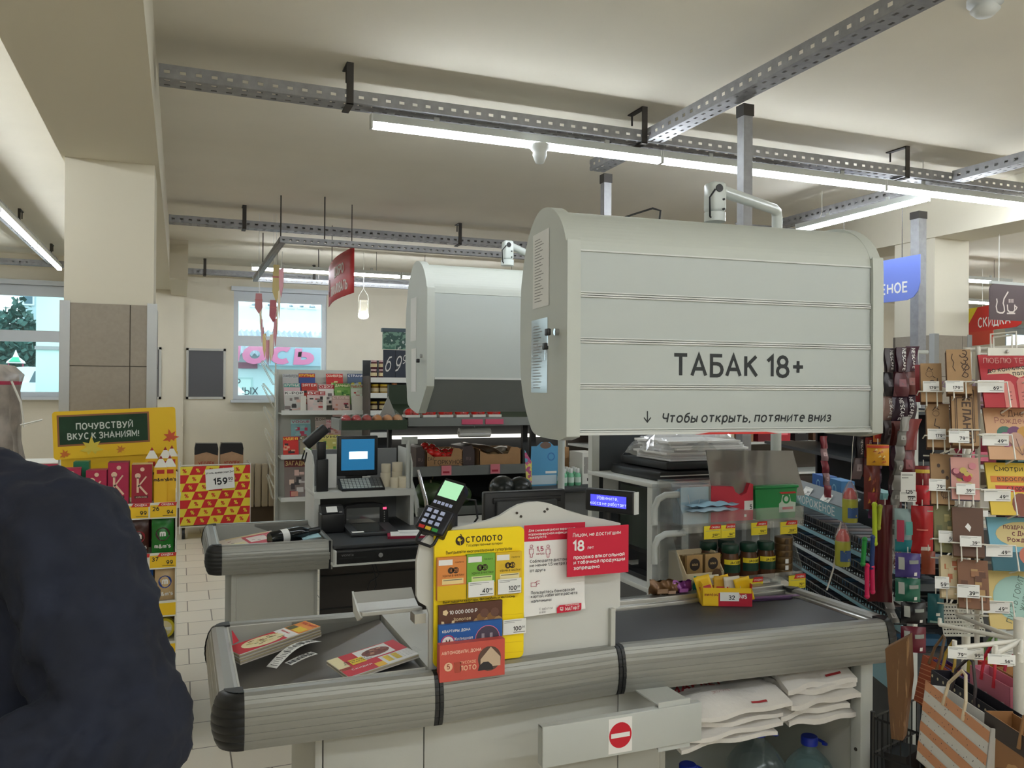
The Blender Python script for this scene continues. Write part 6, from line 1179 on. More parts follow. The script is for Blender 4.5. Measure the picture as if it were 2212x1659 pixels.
for j in range(3):
    for i in range(3):
        t = thing('lotion_bottle', 'small green bottle with a white cap beside the blue promotion box', 'bottle', (2.345+.05*i+.012*j, 4.96+.06*j, .96), 0, 'green bottles with white caps'); B().lathe([(.02, 0), (.021, .003), (.021, .07), (.012, .085)], kol((120, 190, 150), .2), 12).part('body', t); B().lathe([(.013, .084), (.013, .11), (.011, .112)], WSTEEL, 12).part('cap', t); B().lathe([(.0215, .02), (.0215, .055)], kol((206, 226, 214)), 12).part('label', t)
b = B(); b.box(2.50, 2.62, 5.0, 5.2, .96, 1.17, mat('white_carton', (216, 214, 206), .6)); b.rect(2.535, 2.555, .98, 1.0, 4.9995, INK); b.rect(2.51, 2.6, 1.03, 1.14, 4.9995, printed('carton_art', ((206, 204, 196), (150, 146, 140), (226, 224, 220)), 30)); b.solo('white_carton', 'white printed carton at the end of the promotion table', 'carton')
b = B(); b.box(2.38, 2.52, 5.25, 5.38, .96, 1.19, CB); b.solo('kraft_box', 'brown cardboard box behind the green bottles', 'box')
# ================================================================ customer in a dark navy jacket at the left edge
def cw(r, f, z): return GR*r+GF*f+UZ*z
def fleshy(name, par, shapes, M, vox, relax=4, disp=0, dsize=.1, label=None):   # overlapping limbs and trunk fused into one continuous surface
    b = B()
    for kind, P in shapes:
        if kind == 'limb':
            for (p, r), (q, s_) in zip(P, P[1:]): b.tube([p, Vector(p).lerp(Vector(q), .5), q], r, M, 16, True, s_)
            for p, r in P: b.ball(p, r, M, 16, 10)
        else:
            rings = []
            for (r, f, z, a, c) in P: rings.append([cw(r+a*math.cos(k*math.pi/12), f+c*math.sin(k*math.pi/12), z) for k in range(24)])
            vs = [v for g in rings for v in g]; n = 24
            b.add(vs, [(i*n+k, i*n+(k+1) % n, (i+1)*n+(k+1) % n, (i+1)*n+k) for i in range(len(P)-1) for k in range(n)]+[tuple(range(n-1, -1, -1)), tuple(range(len(vs)-n, len(vs)))], M)
    o = b.wpart(name, par, label=label); o.data.polygons.foreach_set('use_smooth', [True]*len(o.data.polygons))
    q = o.modifiers.new('fuse', 'REMESH'); q.mode = 'VOXEL'; q.voxel_size = vox; q.use_smooth_shade = True
    q = o.modifiers.new('relax', 'SMOOTH'); q.factor = .5; q.iterations = relax
    if disp:
        tx = bpy.data.textures.new('folds_'+name, 'CLOUDS'); tx.noise_scale = dsize; tx.noise_depth = 2; q = o.modifiers.new('folds', 'DISPLACE'); q.texture = tx; q.strength = disp; q.mid_level = .5
    return o
def skin_mesh(name, par, V, E, Rr, M, root=0, sub=2):
    me = bpy.data.meshes.new(name); me.from_pydata([tuple(par.matrix_basis.inverted() @ Vector(v)) for v in V], E, []); o = bpy.data.objects.new(name, me); COL.objects.link(o); o.parent = par; me.materials.append(M)
    s = o.modifiers.new('skin', 'SKIN'); s.use_smooth_shade = True; s.branch_smoothing = .6
    for i, v in enumerate(me.skin_vertices[0].data): r = Rr[i]; v.radius = r if isinstance(r, tuple) else (r, r); v.use_root = i == root
    q = o.modifiers.new('smooth', 'SUBSURF'); q.levels = q.render_levels = sub
    return o
SKIN = mat('skin', (206, 160, 132), .55); NAVY = mat('navy_jacket', (24, 29, 44), .9, noise=.25, nscale=14, bump=.3); TRO = mat('dark_trousers', (40, 40, 44), .9); SHOE = mat('black_shoes', (24, 22, 22), .5); HAIR = mat('dark_hair', (44, 36, 30), .7, bump=.5, nscale=60)
pp = thing('person', 'person in a dark navy jacket with arms folded, cropped by the left edge', 'person', cw(-.82, 1.2, 0))
EL, WL_, SL = cw(-.497, 1.085, 1.145), cw(-.64, .94, 1.13), cw(-.615, 1.15, 1.385); ER, WR2, SR = cw(-1.06, 1.07, 1.15), cw(-.87, .93, 1.16), cw(-.96, 1.2, 1.385)
c0, fz_, h0 = -.79, 1.21, -.885
fleshy('body', pp, [('trunk', [(c0, fz_, .88, .15, .1), (c0, fz_, 1.15, .13, .09), (c0, fz_, 1.36, .15, .09), (c0*.7+h0*.3, fz_, 1.45, .07, .06), (h0*.7+c0*.3, fz_, 1.5, .055, .058), (h0, fz_-.01, 1.56, .055, .062)]),
    ('trunk', [(h0, fz_-.05, 1.535, .03, .035), (h0, fz_-.045, 1.55, .055, .07), (h0, fz_-.03, 1.6, .07, .092), (h0, fz_-.025, 1.66, .076, .098), (h0, fz_-.02, 1.71, .07, .09), (h0, fz_-.02, 1.745, .045, .06)]),
    ('limb', [(SL, .05), (EL, .042), (WL_, .03)]), ('limb', [(SR, .05), (ER, .042), (WR2, .03)]),
    ('limb', [(cw(c0+.09, fz_, .88), .085), (cw(c0+.1, fz_-.02, .5), .052), (cw(c0+.1, fz_+.02, .09), .036)]), ('limb', [(cw(c0-.09, fz_, .88), .085), (cw(c0-.1, fz_-.02, .5), .052), (cw(c0-.1, fz_+.02, .09), .036)])], SKIN, .009)
# hands: palm and five fingers each, curled round the opposite arm
for W0, s, nm in ((WL_, -1, 'left'), (WR2, 1, 'right')):
    Vh, Eh, Rh = [W0, W0+cw(s*.045, -.02, 0), W0+cw(s*.085, -.015, 0)], [(0, 1), (1, 2)], [.026, (.03, .017), (.032, .015)]
    for k in range(4):
        i = len(Vh); L_ = (.062, .07, .066, .052)[k]; zo = .03-.02*k; Vh += [W0+cw(s*.09, -.012, zo), W0+cw(s*(.09+L_*.5), -.008, zo), W0+cw(s*(.09+L_*.85), .012, zo-.004), W0+cw(s*(.09+L_*.95), .03, zo-.006)]; Eh += [(2, i), (i, i+1), (i+1, i+2), (i+2, i+3)]; Rh += [.0095, .009, .0085, .007]
    i = len(Vh); Vh += [W0+cw(s*.04, -.03, .03), W0+cw(s*.07, -.035, .055), W0+cw(s*.095, -.03, .06)]; Eh += [(1, i), (i, i+1), (i+1, i+2)]; Rh += [.012, .0105, .009]
    skin_mesh('hand', pp, Vh, Eh, Rh, SKIN, 0, 2)
def fold(A, C, r, t0, a0, t1, a1, w=.013):               # a cloth fold winding over a sleeve
    d = (C-A).normalized(); u = (UZ-d*UZ.dot(d)).normalized(); v = (-GF+d*GF.dot(d)-u*(-GF).dot(u)).normalized(); P = []
    for i in range(6): t = t0+(t1-t0)*i/5; a = R(a0+(a1-a0)*i/5); P.append((A.lerp(C, t)+(u*math.sin(a)+v*math.cos(a))*(r-.002), w*(.5+.7*math.sin(math.pi*(.15+.7*i/5)))))
    return ('limb', P)
FOLDS = [fold(EL, WL_, .075, .0, 60, .45, -20), fold(EL, WL_, .073, .12, 75, .7, 0), fold(EL, WL_, .07, .3, 80, .9, 20), fold(EL, WL_, .068, .55, 85, 1.0, 35), fold(EL, WL_, .077, -.05, 25, .3, -45), fold(SL, EL, .085, .95, 60, .6, 10, .011), fold(SL, EL, .085, .5, -50, .98, 20, .012), fold(SL, EL, .087, .15, -70, .75, -30, .011), fold(SL, EL, .088, .1, 40, .5, -10, .010)]
fleshy('jacket', pp, FOLDS+[('trunk', [(c0, fz_, .84, .20, .145), (c0, fz_, 1.0, .205, .145), (c0, fz_, 1.2, .215, .15), (c0, fz_, 1.33, .21, .135), (c0, fz_, 1.40, .185, .115), (c0*.7+h0*.3, fz_, 1.455, .12, .095), (c0*.4+h0*.6, fz_, 1.50, .085, .085), (h0, fz_-.005, 1.535, .078, .082)]),
    ('limb', [(cw(-.76, 1.2, 1.42), .085), (SL, .09), (SL.lerp(EL, .5), .086), (EL, .081), (EL.lerp(WL_, .4), .072), (EL.lerp(WL_, .97), .055)]), ('limb', [(cw(-.84, 1.2, 1.42), .085), (SR, .09), (SR.lerp(ER, .5), .086), (ER, .081), (ER.lerp(WR2, .4), .072), (ER.lerp(WR2, .97), .055)])], NAVY, .009, 5, .035, .055)
fleshy('trousers', pp, [('trunk', [(c0, fz_, .95, .18, .125), (c0, fz_, .86, .185, .13), (c0, fz_, .78, .17, .12)]), ('limb', [(cw(c0+.09, fz_, .82), .1), (cw(c0+.1, fz_-.02, .5), .078), (cw(c0+.1, fz_+.02, .09), .068)]), ('limb', [(cw(c0-.09, fz_, .82), .1), (cw(c0-.1, fz_-.02, .5), .078), (cw(c0-.1, fz_+.02, .09), .068)])], TRO, .012, 4, .02, .08)
for s in (1, -1): skin_mesh('shoe', pp, [cw(c0+s*.10, fz_+.05, .06), cw(c0+s*.105, fz_-.06, .055), cw(c0+s*.11, fz_-.17, .045)], [(0, 1), (1, 2)], [.06, .058, .045], SHOE, 0, 2)
hc = cw(h0, fz_-.03, 1.64); Mh = frame3(hc, GR, UZ)      # face towards the photographer
def hb(): return B(Mh)
b = hb(); b.grid(lambda u, v: tuple((lambda a, t: ((.083*math.sin(t)*math.cos(a)), .02+.108*math.sin(t)*math.sin(a), .03+.115*math.cos(t)))(R(-35)+R(250)*u, .02+v*1.75)), 24, 12, HAIR); b.wpart('hair', pp, sol=.012)
for s in (1, -1):
    b = hb(); b.ball((s*.03, -.092, -.005), .012, PAPER, 12, 8); b.ball((s*.03, -.1005, -.005), .006, kol((60, 44, 34), .2), 10, 6); b.wpart('eye', pp)
    b = hb(); b.ball((s*.078, .01, -.015), .03, SKIN, 10, 8, (.35, .6, 1)); b.wpart('ear', pp)
    b = hb(); b.tube([(s*.014, -.097, .02), (s*.03, -.1, .025), (s*.046, -.092, .02)], .0035, HAIR, 6); b.wpart('eyebrow', pp)
b = hb(); b.tube([(0, -.092, .005), (0, -.106, -.02), (0, -.115, -.038)], .008, SKIN, 10, True, .013); b.ball((0, -.108, -.04), .014, SKIN, 10, 8); b.wpart('nose', pp)
b = hb(); b.tube([(-.024, -.086, -.066), (-.01, -.096, -.064), (.01, -.096, -.064), (.024, -.086, -.066)], .005, kol((170, 96, 84), .5), 8); b.wpart('mouth', pp)
# ================================================================ cash desk frame with papers, behind the conveyor
def pd(x, y, f): return Vector((0, 0, EYE))+ray(x, y)*f
ORD = 'first second third fourth fifth sixth seventh eighth ninth tenth eleventh twelfth thirteenth fourteenth fifteenth sixteenth'.split()
KT = Matrix.Translation((.085, .14, -.012))
kd = thing('cash_desk', 'white metal desk frame with a high paper shelf, behind the coffee display', 'desk', (1.85, 2.9, 0))
for (x, y, z) in ((1.60, 2.62, 1.235), (1.60, 3.12, 1.62), (2.06, 2.62, 1.235), (2.06, 3.12, 1.62)): B(KT).box(x-.018, x+.018, y-.018, y+.018, .012, z, WSTEEL).wpart('post', kd)
B(KT).box(1.58, 2.08, 2.60, 3.14, 1.235, 1.252, WSTEEL, .002).wpart('shelf', kd); B(KT).box(1.58, 2.08, 2.60, 3.14, .83, .85, WSTEEL, .002).wpart('desk_top', kd)
B(KT).box(1.62, 2.05, 3.11, 3.125, 1.25, 1.62, mat('desk_back_panel', (74, 78, 84), .6)).wpart('back_panel', kd); B(KT).box(1.62, 2.05, 3.11, 3.125, .85, 1.235, DGREY).wpart('back_panel', kd)
t = thing('desk_monitor', 'dark office monitor turned sideways under the paper shelf', 'monitor', (1.74, 2.88, .85)); b = B(KT); b.box(1.70, 1.725, 2.68, 3.08, .93, 1.22, BLACKP, .004); b.wpart('casing', t)
b = B(KT); b.poly([(1.6994, 3.06, .95), (1.6994, 2.70, .95), (1.6994, 2.70, 1.2), (1.6994, 3.06, 1.2)], mat('monitor_glass', (62, 70, 64), .2)); b.wpart('screen', t); b = B(KT); b.box(1.71, 1.75, 2.84, 2.92, .86, .95, BLACKP); b.box(1.66, 1.8, 2.78, 2.98, .851, .86, BLACKP); b.wpart('stand', t)
b = B(KT); b.box(1.63, 1.69, 2.68, 3.0, .8515, .87, BLACKP, .003); b.solo('keyboard', 'black keyboard lying below the sideways monitor', 'keyboard')
t = thing('hand_scanner', 'black domed scanner on the desk beside the grey tubes', 'scanner', (1.80, 2.80, .839)); B().lathe([(.075, 0), (.075, .03), (.06, .07), (.03, .1), (.004, .105)], BLACKP, 20, (0, 0, .002)).part('dome', t); b = B(); b.box(-.02, .05, -.03, .03, .09, .13, BLACKP, .008); b.part('head', t)
t = thing('printer', 'flat black printer lying under the film-wrapped papers', 'printer', (1.85, 2.82, 1.252)); B(KT).box(1.64, 2.06, 2.64, 3.04, 1.253, 1.29, BLACKP, .006).wpart('base', t); B(KT).box(1.68, 2.05, 2.66, 3.02, 1.295, 1.325, DGREY, .004).wpart('lid', t); B(KT).box(1.64, 2.0, 2.636, 2.64, 1.272, 1.276, WSTEEL).wpart('seam_strip', t)
FLM = clear('wrap_clear', (250, 252, 255), .14, .14)
t = thing('paper_stack', 'bright stack of white papers in crumpled clear film on the desk shelf', 'paper stack', (1.86, 2.8, 1.326)); rn = random.Random(5); b = B(KT)
for i in range(9): a, c = rn.uniform(-.02, .02), rn.uniform(-.02, .02); b.box(1.70+a, 2.04+a, 2.66+c, 2.92+c, 1.327+.009*i, 1.335+.009*i, mat('bright_paper', (250, 250, 250), .7))
b.wpart('papers', t)
b = B(KT)
def wf(u, v): return (1.64+.46*u+.012*math.sin(13*v+2*u), 2.63+.33*v+.012*math.sin(11*u), 1.333+.088*min(1, 6*u*(1-u)+.1)*min(1, 6*v*(1-v)+.1)+.014*math.sin(17*u+9*v)*math.sin(11*v)+.02*(1-u)*(v < .6))
b.grid(wf, 22, 16, FLM, False); b.wpart('film', t)
b = B(KT); b.prism([(1.615, .0), (1.615, .06), (1.64, .085), (1.665, .06), (1.665, 0)], 1.13, 1.131, PAPER, 'z') if 0 else b.box(1.64, 1.72, 3.1, 3.108, 1.12, 1.225, PAPER); b.solo('paper_note', 'white paper note behind the sideways monitor', 'paper')
# frosted screen and grey tubes
b = B(); b.prism([(1.83, 1.2), (2.255, 1.19), (2.195, 1.365), (1.80, 1.375)], 2.585, 2.59, clear('frosted_acrylic', (150, 146, 140), .72, .1), 'y'); b.solo('acrylic_screen', 'frosted grey acrylic screen standing above the coffee display', 'screen', sol=0)
t = thing('tube_rack', 'curved light grey tube ends beside the coffee display', 'tube frame', (1.62, 2.56, .87))
for z in (.885, 1.075, 1.215): B().tube([(1.575, 2.575, z-.10), (1.575, 2.575, z-.04), (1.59, 2.575, z-.01), (1.62, 2.575, z+.004), (1.70, 2.575, z+.004)], .012, GSTEEL, 10).wpart('tube', t)
# ================================================================ acrylic coffee display
ACR = clear('acrylic', (214, 222, 220), .10, .06)
cd_ = thing('coffee_display', 'clear two-tier acrylic stand with coffee below and masks above, at the conveyor back', 'display stand', (1.93, 2.6, .882))
for z in (.886, 1.105): B().box(1.665, 2.2, 2.535, 2.70, z, z+.005, ACR).wpart('shelf', cd_)
for x in (1.665, 2.196): B().prism([(2.535, .89), (2.535, .93), (2.6, 1.06), (2.535, 1.105), (2.535, 1.15), (2.62, 1.26), (2.70, 1.26), (2.70, .89)], x, x+.004, ACR, 'x').wpart('side_panel', cd_)
B().box(1.665, 2.2, 2.70, 2.704, .89, 1.26, ACR).wpart('back_panel', cd_); B().box(1.665, 2.2, 2.528, 2.532, .885, .915, ACR).wpart('front_lip', cd_); B().box(1.665, 2.2, 2.528, 2.532, 1.085, 1.16, ACR).wpart('front_lip', cd_)
JG = mat('jar_green_lid', (16, 58, 42), .4); JB = mat('coffee_glass', (88, 56, 38), .12)
jx = [(1.90, 2.575, 'front left'), (1.985, 2.578, 'front middle'), (2.065, 2.58, 'front right'), (1.86, 2.655, 'back left'), (1.945, 2.66, 'back middle')]
for x, y, w in jx:
    t = thing('coffee_jar', 'glass coffee jar with green lid and yellow label, %s in the acrylic stand' % w, 'coffee jar', (x, y, .892), 0, 'coffee jars in the acrylic stand')
    B().lathe([(.034, 0), (.036, .004), (.036, .075), (.029, .098), (.028, .104)], JB, 18).part('glass', t); B().lathe([(.03, .103), (.032, .106), (.032, .13), (.029, .134)], JG, 18).part('lid', t)
    b = B(); b.grid(lambda u, v: (.0366*math.sin(R(-70+140*u)), -.0366*math.cos(R(-70+140*u)), .034+.03*v), 10, 1, JG); b.grid(lambda u, v: (.0366*math.sin(R(-70+140*u)), -.0366*math.cos(R(-70+140*u)), .064+.018*v), 10, 1, TAGY)
    b.text('JACOBS', .0118, 0, .0675, 0, INK, bold=.03, plane=lambda u, v: (.0372*math.sin(u/.0366), -.0372*math.cos(u/.0366), v)); b.part('label', t)
for i in range(6):
    b = B(); b.lathe([(.033, 0), (.034, .002), (.034, .021), (.033, .024)], mat('tin_brown', (108, 84, 52), .3, .4), 22, (2.145, 2.575, .892+.0245*i)); b.rect(2.125, 2.14, .895+.0245*i, .912+.0245*i, 2.540, PAPER if i in (1, 2) else kol((70, 50, 30)))
    b.solo('round_tin', 'flat brown-gold round tin, %s from the bottom of the tin stack' % ORD[i], 'tin', 'stack of round tins in the acrylic stand')
t = thing('sachet_box', 'cream open carton of gold coffee sachets at the left of the coffee jars', 'sachet carton', (1.76, 2.57, .892)); CRC = kol((214, 196, 160), .6); b = B(); b.box(1.69, 1.85, 2.545, 2.549, .893, .935, CRC); b.prism([(2.545, .893), (2.545, .935), (2.6, 1.0), (2.66, 1.0), (2.66, .893)], 1.688, 1.692, CRC, 'x'); b.prism([(2.545, .893), (2.545, .935), (2.6, 1.0), (2.66, 1.0), (2.66, .893)], 1.848, 1.852, CRC, 'x'); b.box(1.69, 1.85, 2.656, 2.66, .893, 1.0, CRC); b.box(1.69, 1.85, 2.545, 2.66, .8925, .895, CRC); b.disc(1.82, .925, .022, 2.5446, kol((86, 58, 36)), 16); b.wpart('carton', t)
GOLD = mat('sachet_gold', (190, 158, 110), .25, .6)
for k in range(2):
    for j in range(3):
        x = 1.70+.078*k; b = B(); b.prism([(x, .9), (x+.066, .9), (x+.066, 1.0-.006*j), (x, 1.0-.006*j)], 2.556+.03*j, 2.570+.03*j, GOLD, 'y')
        if j == 0: b.disc(x+.033, .965, .022, 2.5555, kol((40, 30, 26)), 18); b.text('GOLD', .009, x+.033, .962, 2.555, kol((214, 180, 120)), bold=.02)
        b.wpart('sachet', t)
# upper tier: masks, red box, green tub
MB_ = mat('mask_blue', (150, 190, 212), .6)
t = thing('mask_pack', 'clear bag of pale blue face masks standing at the left of the upper tier', 'mask pack', (1.72, 2.58, 1.111)); b = B()
for i in range(7): b.box(1.672+.003*(i % 2), 1.79, 2.555+.008*i, 2.560+.008*i, 1.113, 1.245-.003*i, MB_)
b.wpart('masks', t); b = B(); b.box(1.668, 1.795, 2.548, 2.616, 1.111, 1.255, FLM); b.wpart('bag', t)
B().tube([(1.70, 2.552, 1.22), (1.71, 2.55, 1.17), (1.735, 2.55, 1.16), (1.75, 2.552, 1.2)], .0012, PAPER, 4).wpart('ear_loop', t)
for i in range(2): b = B(); b.grid(lambda u, v: (1.685+.20*u, 2.50+.05*v, 1.165+.018*i+.014*math.sin(math.pi*u)*math.sin(math.pi*v)+.003*math.sin(20*u)), 12, 6, MB_ if i else kol((190, 214, 226), .3)); b.grid(lambda u, v: (1.885-.20*u, 2.50+.05*v, 1.163+.018*i-.002*math.sin(math.pi*u)), 12, 6, FLM); b.solo('mask_bag', ('lower flat bag of pale blue masks lying across the front lip', 'upper flat bag of pale blue masks lying across the front lip')[i], 'mask bag', 'flat mask bags')
RB_ = kol((206, 50, 70), .5)
b = B(); b.prism([(1.80, 1.112), (1.995, 1.112), (1.995, 1.245), (1.98, 1.25), (1.965, 1.215), (1.94, 1.205), (1.915, 1.22), (1.905, 1.24), (1.81, 1.245)], 2.565, 2.62, RB_, 'y'); b.rect(1.955, 1.995, 1.15, 1.185, 2.5645, PAPER); b.rect(1.955, 1.965, 1.125, 1.135, 2.5645, PAPER); b.text('5', .02, 1.985, 1.155, 2.564, INK, bold=.02); b.solo('red_carton', 'red open carton with a cut-away front on the upper tier, beside the green tub', 'carton')
t = thing('pod_tub', 'green plastic tub with a white and red label at the right of the upper tier', 'tub', (2.09, 2.6, 1.111)); GT = mat('tub_green', (20, 140, 70), .3); b = B(); b.prism([(2.005, 1.112), (2.185, 1.112), (2.195, 1.228), (2.0, 1.228)], 2.56, 2.66, GT, 'y'); b.wpart('body', t, bev=.006); B().box(1.996, 2.2, 2.553, 2.667, 1.226, 1.238, GT, .004).wpart('lid', t)
b = B(); b.prism([(2.11, 1.135), (2.185, 1.135), (2.188, 1.17), (2.165, 1.175), (2.16, 1.2), (2.125, 1.2), (2.12, 1.175), (2.11, 1.168)], 2.5585, 2.5595, kol((206, 222, 206)), 'y'); b.ring(2.143, 1.185, .01, .018, 2.558, GT); b.prism([(2.12, 1.205), (2.19, 1.205), (2.185, 1.212), (2.11, 1.212)], 2.558, 2.559, TAGR, 'y'); b.rect(2.125, 2.175, 1.145, 1.155, 2.558, kol((206, 80, 90))); b.wpart('label', t)
GY = 'yellow sale tags on the coffee display'
for (x0, y0, x1, y1, p_, c_, k, lb) in ((1521, 1137, 1557, 1163, '299', '00', 'y', 'yellow sale tag reading 299 on the upper lip, far left'), (1558, 1135, 1588, 1161, '94', '00', 'y', 'yellow sale tag beside the 299 tag on the upper lip'), (1623, 1130, 1657, 1154, '199', '00', 'y', 'yellow sale tag under the red carton'), (1686, 1128, 1722, 1152, '269', '00', 'y', 'yellow sale tag under the green tub'), (1615, 1251, 1648, 1278, '159', '00', 'y2', 'yellow sale tag reading 159 on the lower lip'), (1704, 1244, 1740, 1269, '79', '00', 'y', 'yellow sale tag at the right end of the lower lip')):
    tag_px(x0, y0, x1, y1, 2.524, p_, c_, lb, kind=k, group=GY)
tag_px(1553, 1255, 1590, 1277, 2.524, '29', '00', 'white price tag on the lower lip, behind the yellow candy carton', kind='w', group=GY)
# candy carton and wrappers on the conveyor side
o = at(1500, 1300, Z=.86); M = Matrix.Translation((1.665, 2.41, .858)) @ Matrix.Rotation(R(-23), 4, 'Z')
t = thing('candy_carton', 'yellow and red open carton of candy bags at the back of the dark conveyor', 'candy carton', M.translation, R(-23)); YB_ = kol((240, 196, 30)); b = B()
b.box(0, .17, 0, .003, .0, .062, YB_); b.box(.0, .003, 0, .10, 0, .075, YB_); b.box(.167, .17, 0, .10, 0, .075, kol((190, 30, 50))); b.box(0, .17, .097, .10, 0, .08, YB_); b.box(0, .17, 0, .1, 0, .003, YB_); b.rect(.055, .17, 0, .045, -.0005, kol((180, 24, 50))); b.text('MINIS', .017, .13, .028, -.001, WHI, bold=.04); b.text('mentos', .013, .03, .035, -.001, kol((140, 30, 40)), bold=.02); b.rect(.06, .125, .018, .048, -.0012, PAPER); b.text('32', .018, .1, .024, -.0018, INK, bold=.03); b.part('carton', t)
for i in range(7): b = B(Matrix.Translation((.02+.022*i, .03+.01*(i % 2), .01)) @ Euler((R(-14+3*i), R(-16+9*(i % 3)), 0)).to_matrix().to_4x4()); b.grid(lambda u, v: (.055*u-.02, .008*math.sin(math.pi*u)*math.sin(math.pi*v)-.004, .085*v), 6, 6, (YB_, kol((214, 206, 190)), kol((206, 160, 40)))[i % 3]); b.rect(-.01, .03, .03, .05, -.006, kol((190, 40, 50))) if i < 3 else None; b.part('candy_bag', t, sol=.003)
def wrapper(x, y, c, s, label):
    p = at(x, y, Z=.885); b = B(Matrix.Translation((p.x, 2.51, .883)) @ Euler((R(14), 0, R(-12))).to_matrix().to_4x4()); q = kol(c, .25, .3)
    b.grid(lambda u, v: (s*(u-.5)*(.75+.25*abs(2*u-1)), .012*math.sin(9*u+7*v)*.4-.02*math.sin(math.pi*u)*math.sin(math.pi*v), s*.62*v+.004*math.sin(14*u)), 12, 8, q); b.grid(lambda u, v: (s*(.5-u)*(.75+.25*abs(2*u-1)), .012*math.sin(9*(1-u)+7*v)*.4+.012*math.sin(math.pi*u)*math.sin(math.pi*v)+.003, s*.62*v+.004*math.sin(14*u)), 12, 8, q); b.rect(-s*.25, s*.2, s*.2, s*.4, -.026, kol(tuple(min(255, v+60) for v in c))); b.solo('wrapped_sweet', label, 'wrapped sweet', 'wrapped sweets along the counter rail')
wrapper(1408, 1275, (110, 78, 48), .085, 'brown wrapped sweet bar on the rail, nearest the screen panel'); wrapper(1432, 1275, (130, 96, 70), .06, 'beige wrapped sweet next to the brown one on the rail'); wrapper(1456, 1272, (110, 40, 110), .07, 'purple wrapped sweet on the rail'); wrapper(1490, 1262, (30, 150, 130), .08, 'teal wrapped gum pack on the rail beside the sachet carton')
b = B(Matrix.Translation((1.86, 2.40, .858)) @ Matrix.Rotation(R(-8), 4, 'Z')); b.box(0, .16, 0, .03, .0005, .006, kol((60, 40, 70), .3)); b.box(.02, .2, .012, .03, .006, .009, kol((120, 90, 130), .3)); b.solo('flat_wrapper', 'flat dark purple wrappers lying behind the candy carton', 'wrapper')
# ================================================================ ice-cream basket rack (runs away from the photographer)
BW_ = mat('black_wire', (28, 28, 30), .4); PB = kol((160, 206, 220), .5)
def rk(r, f, z): return cw(r, f, z)
M = frame3(cw(1.40, 4.2, 0), -GF, UZ)
ic = thing('ice_cream_rack', 'pale blue rack of black wire baskets behind the conveyor end', 'basket rack', M.translation, math.atan2(-GF.y, -GF.x))
LR = 1.2
b = B(); b.box(0, LR, .30, .33, 0, 1.1, DGREY); b.box(0, .02, 0, .3, 0, 1.08, kol((120, 130, 136))); b.box(0, LR, .02, .3, .0, .66, kol((52, 54, 58))); b.part('carcass', ic)
b = B(); b.box(0, .72, 0, .012, 1.045, 1.10, kol((126, 174, 184))); b.text('МОРОЖЕНОЕ', .048, .36, 1.056, -.0008, WHI, bold=.015, sx=1.55); b.part('name_strip', ic)
b = B(); b.prism([(0, 1.1), (.06, 1.14), (.06, 1.145), (0, 1.105)], 0, .72, kol((130, 136, 140)), 'x'); b.part('price_rail', ic)
for i, z in enumerate((.96, .86, .76, .66)):
    b = B(); b.box(0, LR, .004, .012, z-.032, z-.004, PB if i != 1 else kol((226, 236, 240))); b.part('price_strip', ic)
    b = B()
    for zz in (z, z+.028, z+.056): b.tube([(0, -.02, zz), (LR, -.02, zz)], .003, BW_, 4)
    for k in range(46): x = k*LR/45; b.tube([(x, -.02, z+.058), (min(LR, x+.013), -.02, z), (min(LR, x+.026), -.02, z+.056)], .0022, BW_, 3, False)
    for k in range(13): x = k*LR/12; b.tube([(x, -.02, z), (x, .29, z)], .003, BW_, 4, False)
    b.part('wire_basket', ic)
    b = B(); rn = random.Random(i)
    for k in range(14): x = .04+.08*k; b.box(x, x+.06, .03, .2, z+.004, z+.03, kol(rn.choice(((70, 76, 90), (50, 90, 120), (96, 80, 76), (60, 66, 70)))))
    b.part('ice_cream_packs', ic, kind='stuff')
b = B(); b.box(.1, LR, -.004, .0, .50, .635, PB)
for x in (.45, .85): b.box(x, x+.012, -.006, .0, .5, .635, kol((226, 236, 240)))
b.part('lower_panel', ic)
for k, (x, p_) in enumerate(((.18, '149'), (.42, '119'))): price_tag(M @ Matrix.Translation((x, -.002, 1.102)) @ Euler((R(-34), 0, 0)).to_matrix().to_4x4(), .1, .04, p_, '00', 'small price tag reading %s on the rail above the ice-cream lettering' % p_, group='tags on the ice-cream rack')
for k, (x, c, lb) in enumerate(((.1, (40, 90, 160), 'blue pack standing on top of the ice-cream rack'), (.3, (60, 120, 170), 'light blue pack on top of the ice-cream rack'), (.72, (90, 140, 140), 'teal card leaning on top of the ice-cream rack'))): b = B(M); b.box(x, x+.16, .08, .14, 1.1, 1.19, kol(c)); b.ring(x+.08, 1.145, .018, .024, .079, PB); b.solo('pack', lb, 'pack', 'packs on top of the ice-cream rack')
# tall dark shelving behind it
M2 = frame3(cw(1.86, 6.2, 0), -GF, UZ); t = thing('dark_shelving', 'tall nearly empty black shelving behind the ice-cream rack', 'shelving', M2.translation, math.atan2(-GF.y, -GF.x)); BS = mat('black_shelf', (34, 36, 40), .5)
b = B(); b.box(0, 1.75, .45, .48, 0, 1.5, BS); b.part('back_panel', t)
for z in (.3, .62, .94, 1.2, 1.47): b = B(); b.box(0, 1.75, .02, .45, z, z+.02, mat('shelf_edge_dark', (64, 68, 72), .5)); b.part('shelf', t)
for x in (0, .86, 1.71): b = B(); b.box(x, x+.04, .4, .45, 0, 1.5, BS); b.part('upright', t)
